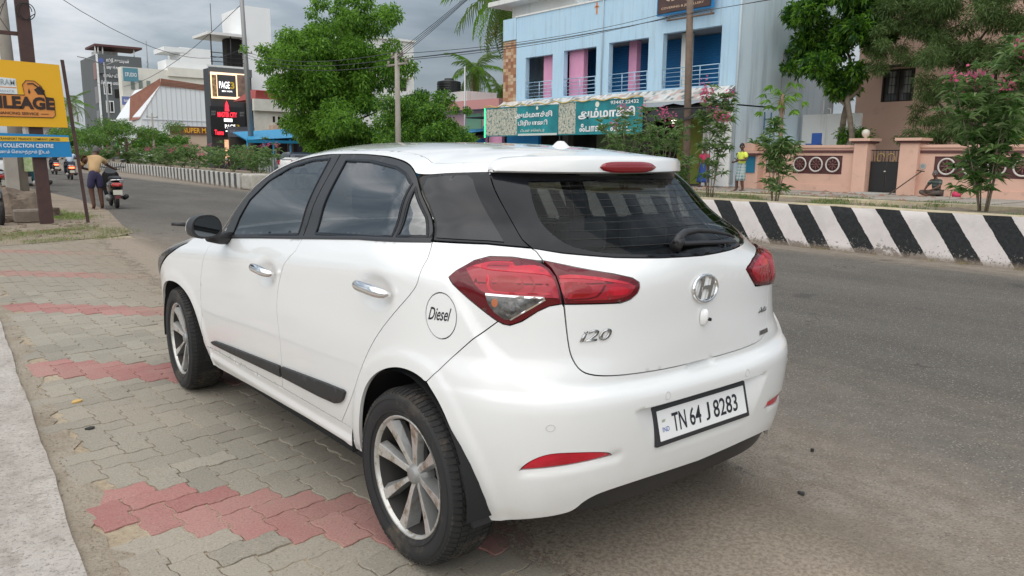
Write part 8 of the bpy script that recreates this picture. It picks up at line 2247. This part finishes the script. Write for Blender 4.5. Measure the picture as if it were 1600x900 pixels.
# ================================================================== YELLOW SIGN BOARD
sg = thing('sign_board', 'yellow finance company board above a blue panel on rusty posts at the left edge', 'sign', (.4, 15.3, 0))
ylw = mat('board_yellow', (.78, .42, .008), .45); blu = mat('board_blue', (.008, .22, .50), .45); ylw2 = mat('strip_yellow', (.74, .46, .03), .5); org_ = mat('board_orange', (.70, .27, .06), .5); dkb = mat('board_black', (.030, .015, .012), .5)
Y_ = 15.20
def bp(name, pts, mt_, d=0.0, th=.01):
    mb = MB(); n = len(pts); v = [(x, Y_ - d, z) for x, z in pts] + [(x, Y_ - d + th, z) for x, z in pts]
    mb.add(v, [tuple(range(n)), tuple(reversed(range(n, 2 * n)))] + [(i, (i + 1) % n, n + (i + 1) % n, n + i) for i in range(n)]); return wpart(mb, name, mt_, sg)
bp('yellow_panel', [(-1.35, 1.86), (.86, 1.87), (.80, 3.05), (-1.35, 3.10)], ylw, 0, .04)
bp('blue_panel', [(-1.35, 1.27), (.89, 1.305), (.86, 1.72), (-1.35, 1.76)], blu, 0, .04)
bp('yellow_strip', [(-1.35, 1.58), (.86, 1.60), (.85, 1.685), (-1.35, 1.685)], ylw2, .008, .006)
bp('white_label', [(-.75, 2.46), (.07, 2.46), (.06, 2.74), (-.75, 2.78)], mat('label_white', (.70, .74, .76), .5), .008, .006)
bp('label_line', [(-.75, 2.57), (.06, 2.57), (.06, 2.585), (-.75, 2.585)], org_, .012, .002)
bp('orange_shape', [(-1.3, 2.03), (.62, 2.05), (.66, 2.10), (.66, 2.38), (.62, 2.42), (.52, 2.43), (.47, 2.62), (.36, 2.72), (.22, 2.72), (.16, 2.64), (.18, 2.45), (-1.3, 2.46)], org_, .008, .006)
def outline2(pts, r):
    mb = MB(); mb.tube([(x, Y_ - .015, z) for x, z in pts], r, 5, False); wpart(mb, 'black_outline', dkb, sg)
outline2([(-1.3, 2.03), (.62, 2.05), (.66, 2.10), (.66, 2.38), (.62, 2.42), (.52, 2.43), (.47, 2.62), (.36, 2.72), (.22, 2.72), (.16, 2.64), (.18, 2.45), (-1.3, 2.46)], .006)
outline2([(.24, 2.66), (.33, 2.67), (.42, 2.60), (.50, 2.50), (.53, 2.40)], .012)
bp('nozzle', [(.34, 2.56), (.44, 2.63), (.52, 2.55), (.50, 2.47), (.40, 2.47)], dkb, .014, .004)
bp('drop', [(.26, 2.58), (.28, 2.51), (.26, 2.47), (.24, 2.51)], dkb, .014, .004)
def stext(body, x, z, h, w_, mt_, bold=.02): return text_on(sg, 'board_lettering', body, Vector((x, Y_, z)) - Vector(sg.location), (1, 0, 0), (0, 0, 1), h, mt_, w_, bold=bold, off=.02)
stext('MILEAGE', -.47, 2.19, .235, 1.13, dkb, .05); stext('FINANCING SERVICE', -.32, 2.085, .05, .70, dkb, .02); bp('dash', [(.42, 2.105), (.55, 2.107), (.55, 2.117), (.42, 2.115)], dkb, .014, .004)
stext('SHRIRAM', -.42, 2.62, .10, .46, mat('grey_letter', (.30, .36, .38), .5), .01); stext('CITY FINANCE', -.5, 2.49, .04, .52, MATS['grey_letter'], .0)
stext('TRANSPORT FINANCE COMPANY LIMITED', -.30, 1.615, .045, 1.0, dkb, .01); stext('CASH COLLECTION CENTRE', -.47, 1.475, .075, 1.05, white_t, .02); stext('பணம் ெசலுத்தும் இடம்', -.36, 1.345, .09, .86, white_t, .01)
rp1 = []
for nm, pts, r in (('thick_post', [(.38, 15.34, -.05), (.32, 15.34, 2.2), (.27, 15.34, 5.6)], .115), ('thin_post', [(1.08, 15.22, -.05), (.99, 15.22, 1.3), (.86, 15.22, 3.15)], .03)):
    mb = MB(); v = []
    for (x, y, z) in pts: v += [(x - r, y - r * .5, z), (x + r, y - r * .5, z), (x + r, y + r * .5, z), (x - r, y + r * .5, z)]
    mb.add(v, [(i * 4 + k, i * 4 + (k + 1) % 4, (i + 1) * 4 + (k + 1) % 4, (i + 1) * 4 + k) for i in range(2) for k in range(4)] + [(0, 1, 2, 3), (11, 10, 9, 8)]); wpart(mb, nm, rust, sg)
mb = MB(); mb.tube([(.30 + .13 * cos(a) + (.05 if a > 6 else 0), 15.22, 3.98 + .15 * sin(a)) for a in np.linspace(0, 18, 60)], .008, 4, False); wpart(mb, 'cable_coil', black_w, sg, True)
mb = MB(); mb.box(-.9, .30, 15.38, 15.44, 3.55, 3.62); mb.box(-.9, .2, 15.38, 15.44, 4.28, 4.34); wpart(mb, 'cross_angle', rust, sg, kind='stuff')
for k in range(3):
    wire((.1 - .1 * k, 15.4, 4.3 - .2 * k), (-.3 - .12 * k, 15.5, 3.1), -.08, .006, ['leftmost', 'middle', 'rightmost'][2 - k] + ' of the three loose cables hanging at the rusty sign post')
wire((.1, 15.4, 3.55), (-.5, 15.5, 4.9), .1, .006, 'loose cable crossing the others beside the rusty sign post')
# rubble at its foot
rub = thing('rubble_mound', 'mound of broken concrete and earth behind the thick rusty post', 'rubble', (0, 17.2, 0))
rg = random.Random(6); rm = mat('rubble_concrete', (.23, .175, .13), .95, noise=(4, .9, (.13, .095, .07)), bump=(9, .8, .05))
mb = MB(); v = []; nn2 = 13
for i in range(nn2):
    for j in range(nn2):
        a, b = i / (nn2 - 1) * 2 - 1, j / (nn2 - 1) * 2 - 1
        v.append((-.05 + a * 1.0, 17.3 + b * .8, max(-.02, (.62 * (1 - (a * a + b * b)**1.2)) + rg.uniform(-.07, .07))))
mb.add(v, [(i * nn2 + j, (i + 1) * nn2 + j, (i + 1) * nn2 + j + 1, i * nn2 + j + 1) for i in range(nn2 - 1) for j in range(nn2 - 1)]); wpart(mb, 'heap', rm, rub)
for k in range(26):
    x, y, r = rg.uniform(-.9, .75), rg.uniform(16.0, 17.4), rg.uniform(.05, .15); mb = MB()
    z0 = max(0, .45 * (1 - abs(x) / 1.0) * (y - 16.2)) if y > 16.4 else 0
    P8 = [(x + sx * r * rg.uniform(.7, 1.2), y + sy * r * rg.uniform(.6, 1.1), z0 + (r if sz else -.02) * rg.uniform(.6, 1.0)) for sz in (0, 1) for sy in (-1, 1) for sx in (-1, 1)]
    mb.add(P8, [(0, 2, 3, 1), (4, 5, 7, 6), (0, 1, 5, 4), (2, 6, 7, 3), (0, 4, 6, 2), (1, 3, 7, 5)]); wpart(mb, 'lump', rm, rub)
kb = thing('kerb_block', 'worn low cement block beside the foot of the thick rusty post', 'block', (.1, 15.5, 0)); bpart(kb, 'block', mat('worn_cement', (.27, .22, .18), .95, noise=(5, .7, (.17, .135, .11)), bump=(12, .7, .03)), -.10, .50, 15.7, 16.1, 0, .26, bev=.03)
def stones(name, n, fx, z, r0, r1, mt_, seed):
    q = random.Random(seed); mb = MB()
    for _ in range(n):
        x, y = fx(q); r = q.uniform(r0, r1)
        P = [(x + r * cos(a) * q.uniform(.7, 1.2), y + r * sin(a) * q.uniform(.7, 1.2), z + r * .5 * q.uniform(.2, .8)) for a in np.linspace(0, 2 * pi, 6, endpoint=False)]
        L = [(a, b, z - .01) for a, b, c in P]
        mb.add(P + L + [(x, y, z + r * .7)], [(i, (i + 1) % 6, 12) for i in range(6)] + [(6 + i, 6 + (i + 1) % 6, (i + 1) % 6, i) for i in range(6)])
    o = mb.build(name, mt_); o['kind'] = 'stuff'
stones('gravel', 90, lambda q: (q.uniform(-1.2, 1.3), q.uniform(12.6, 15.4)), .005, .015, .06, rm, 3)
stones('brick_rubble', 150, lambda q: (q.uniform(20.0, 25.8), q.uniform(8, 18)), .16, .04, .16, mat('brick_rubble', (.26, .13, .09), .95, noise=(5, .8, (.20, .16, .12))), 4)
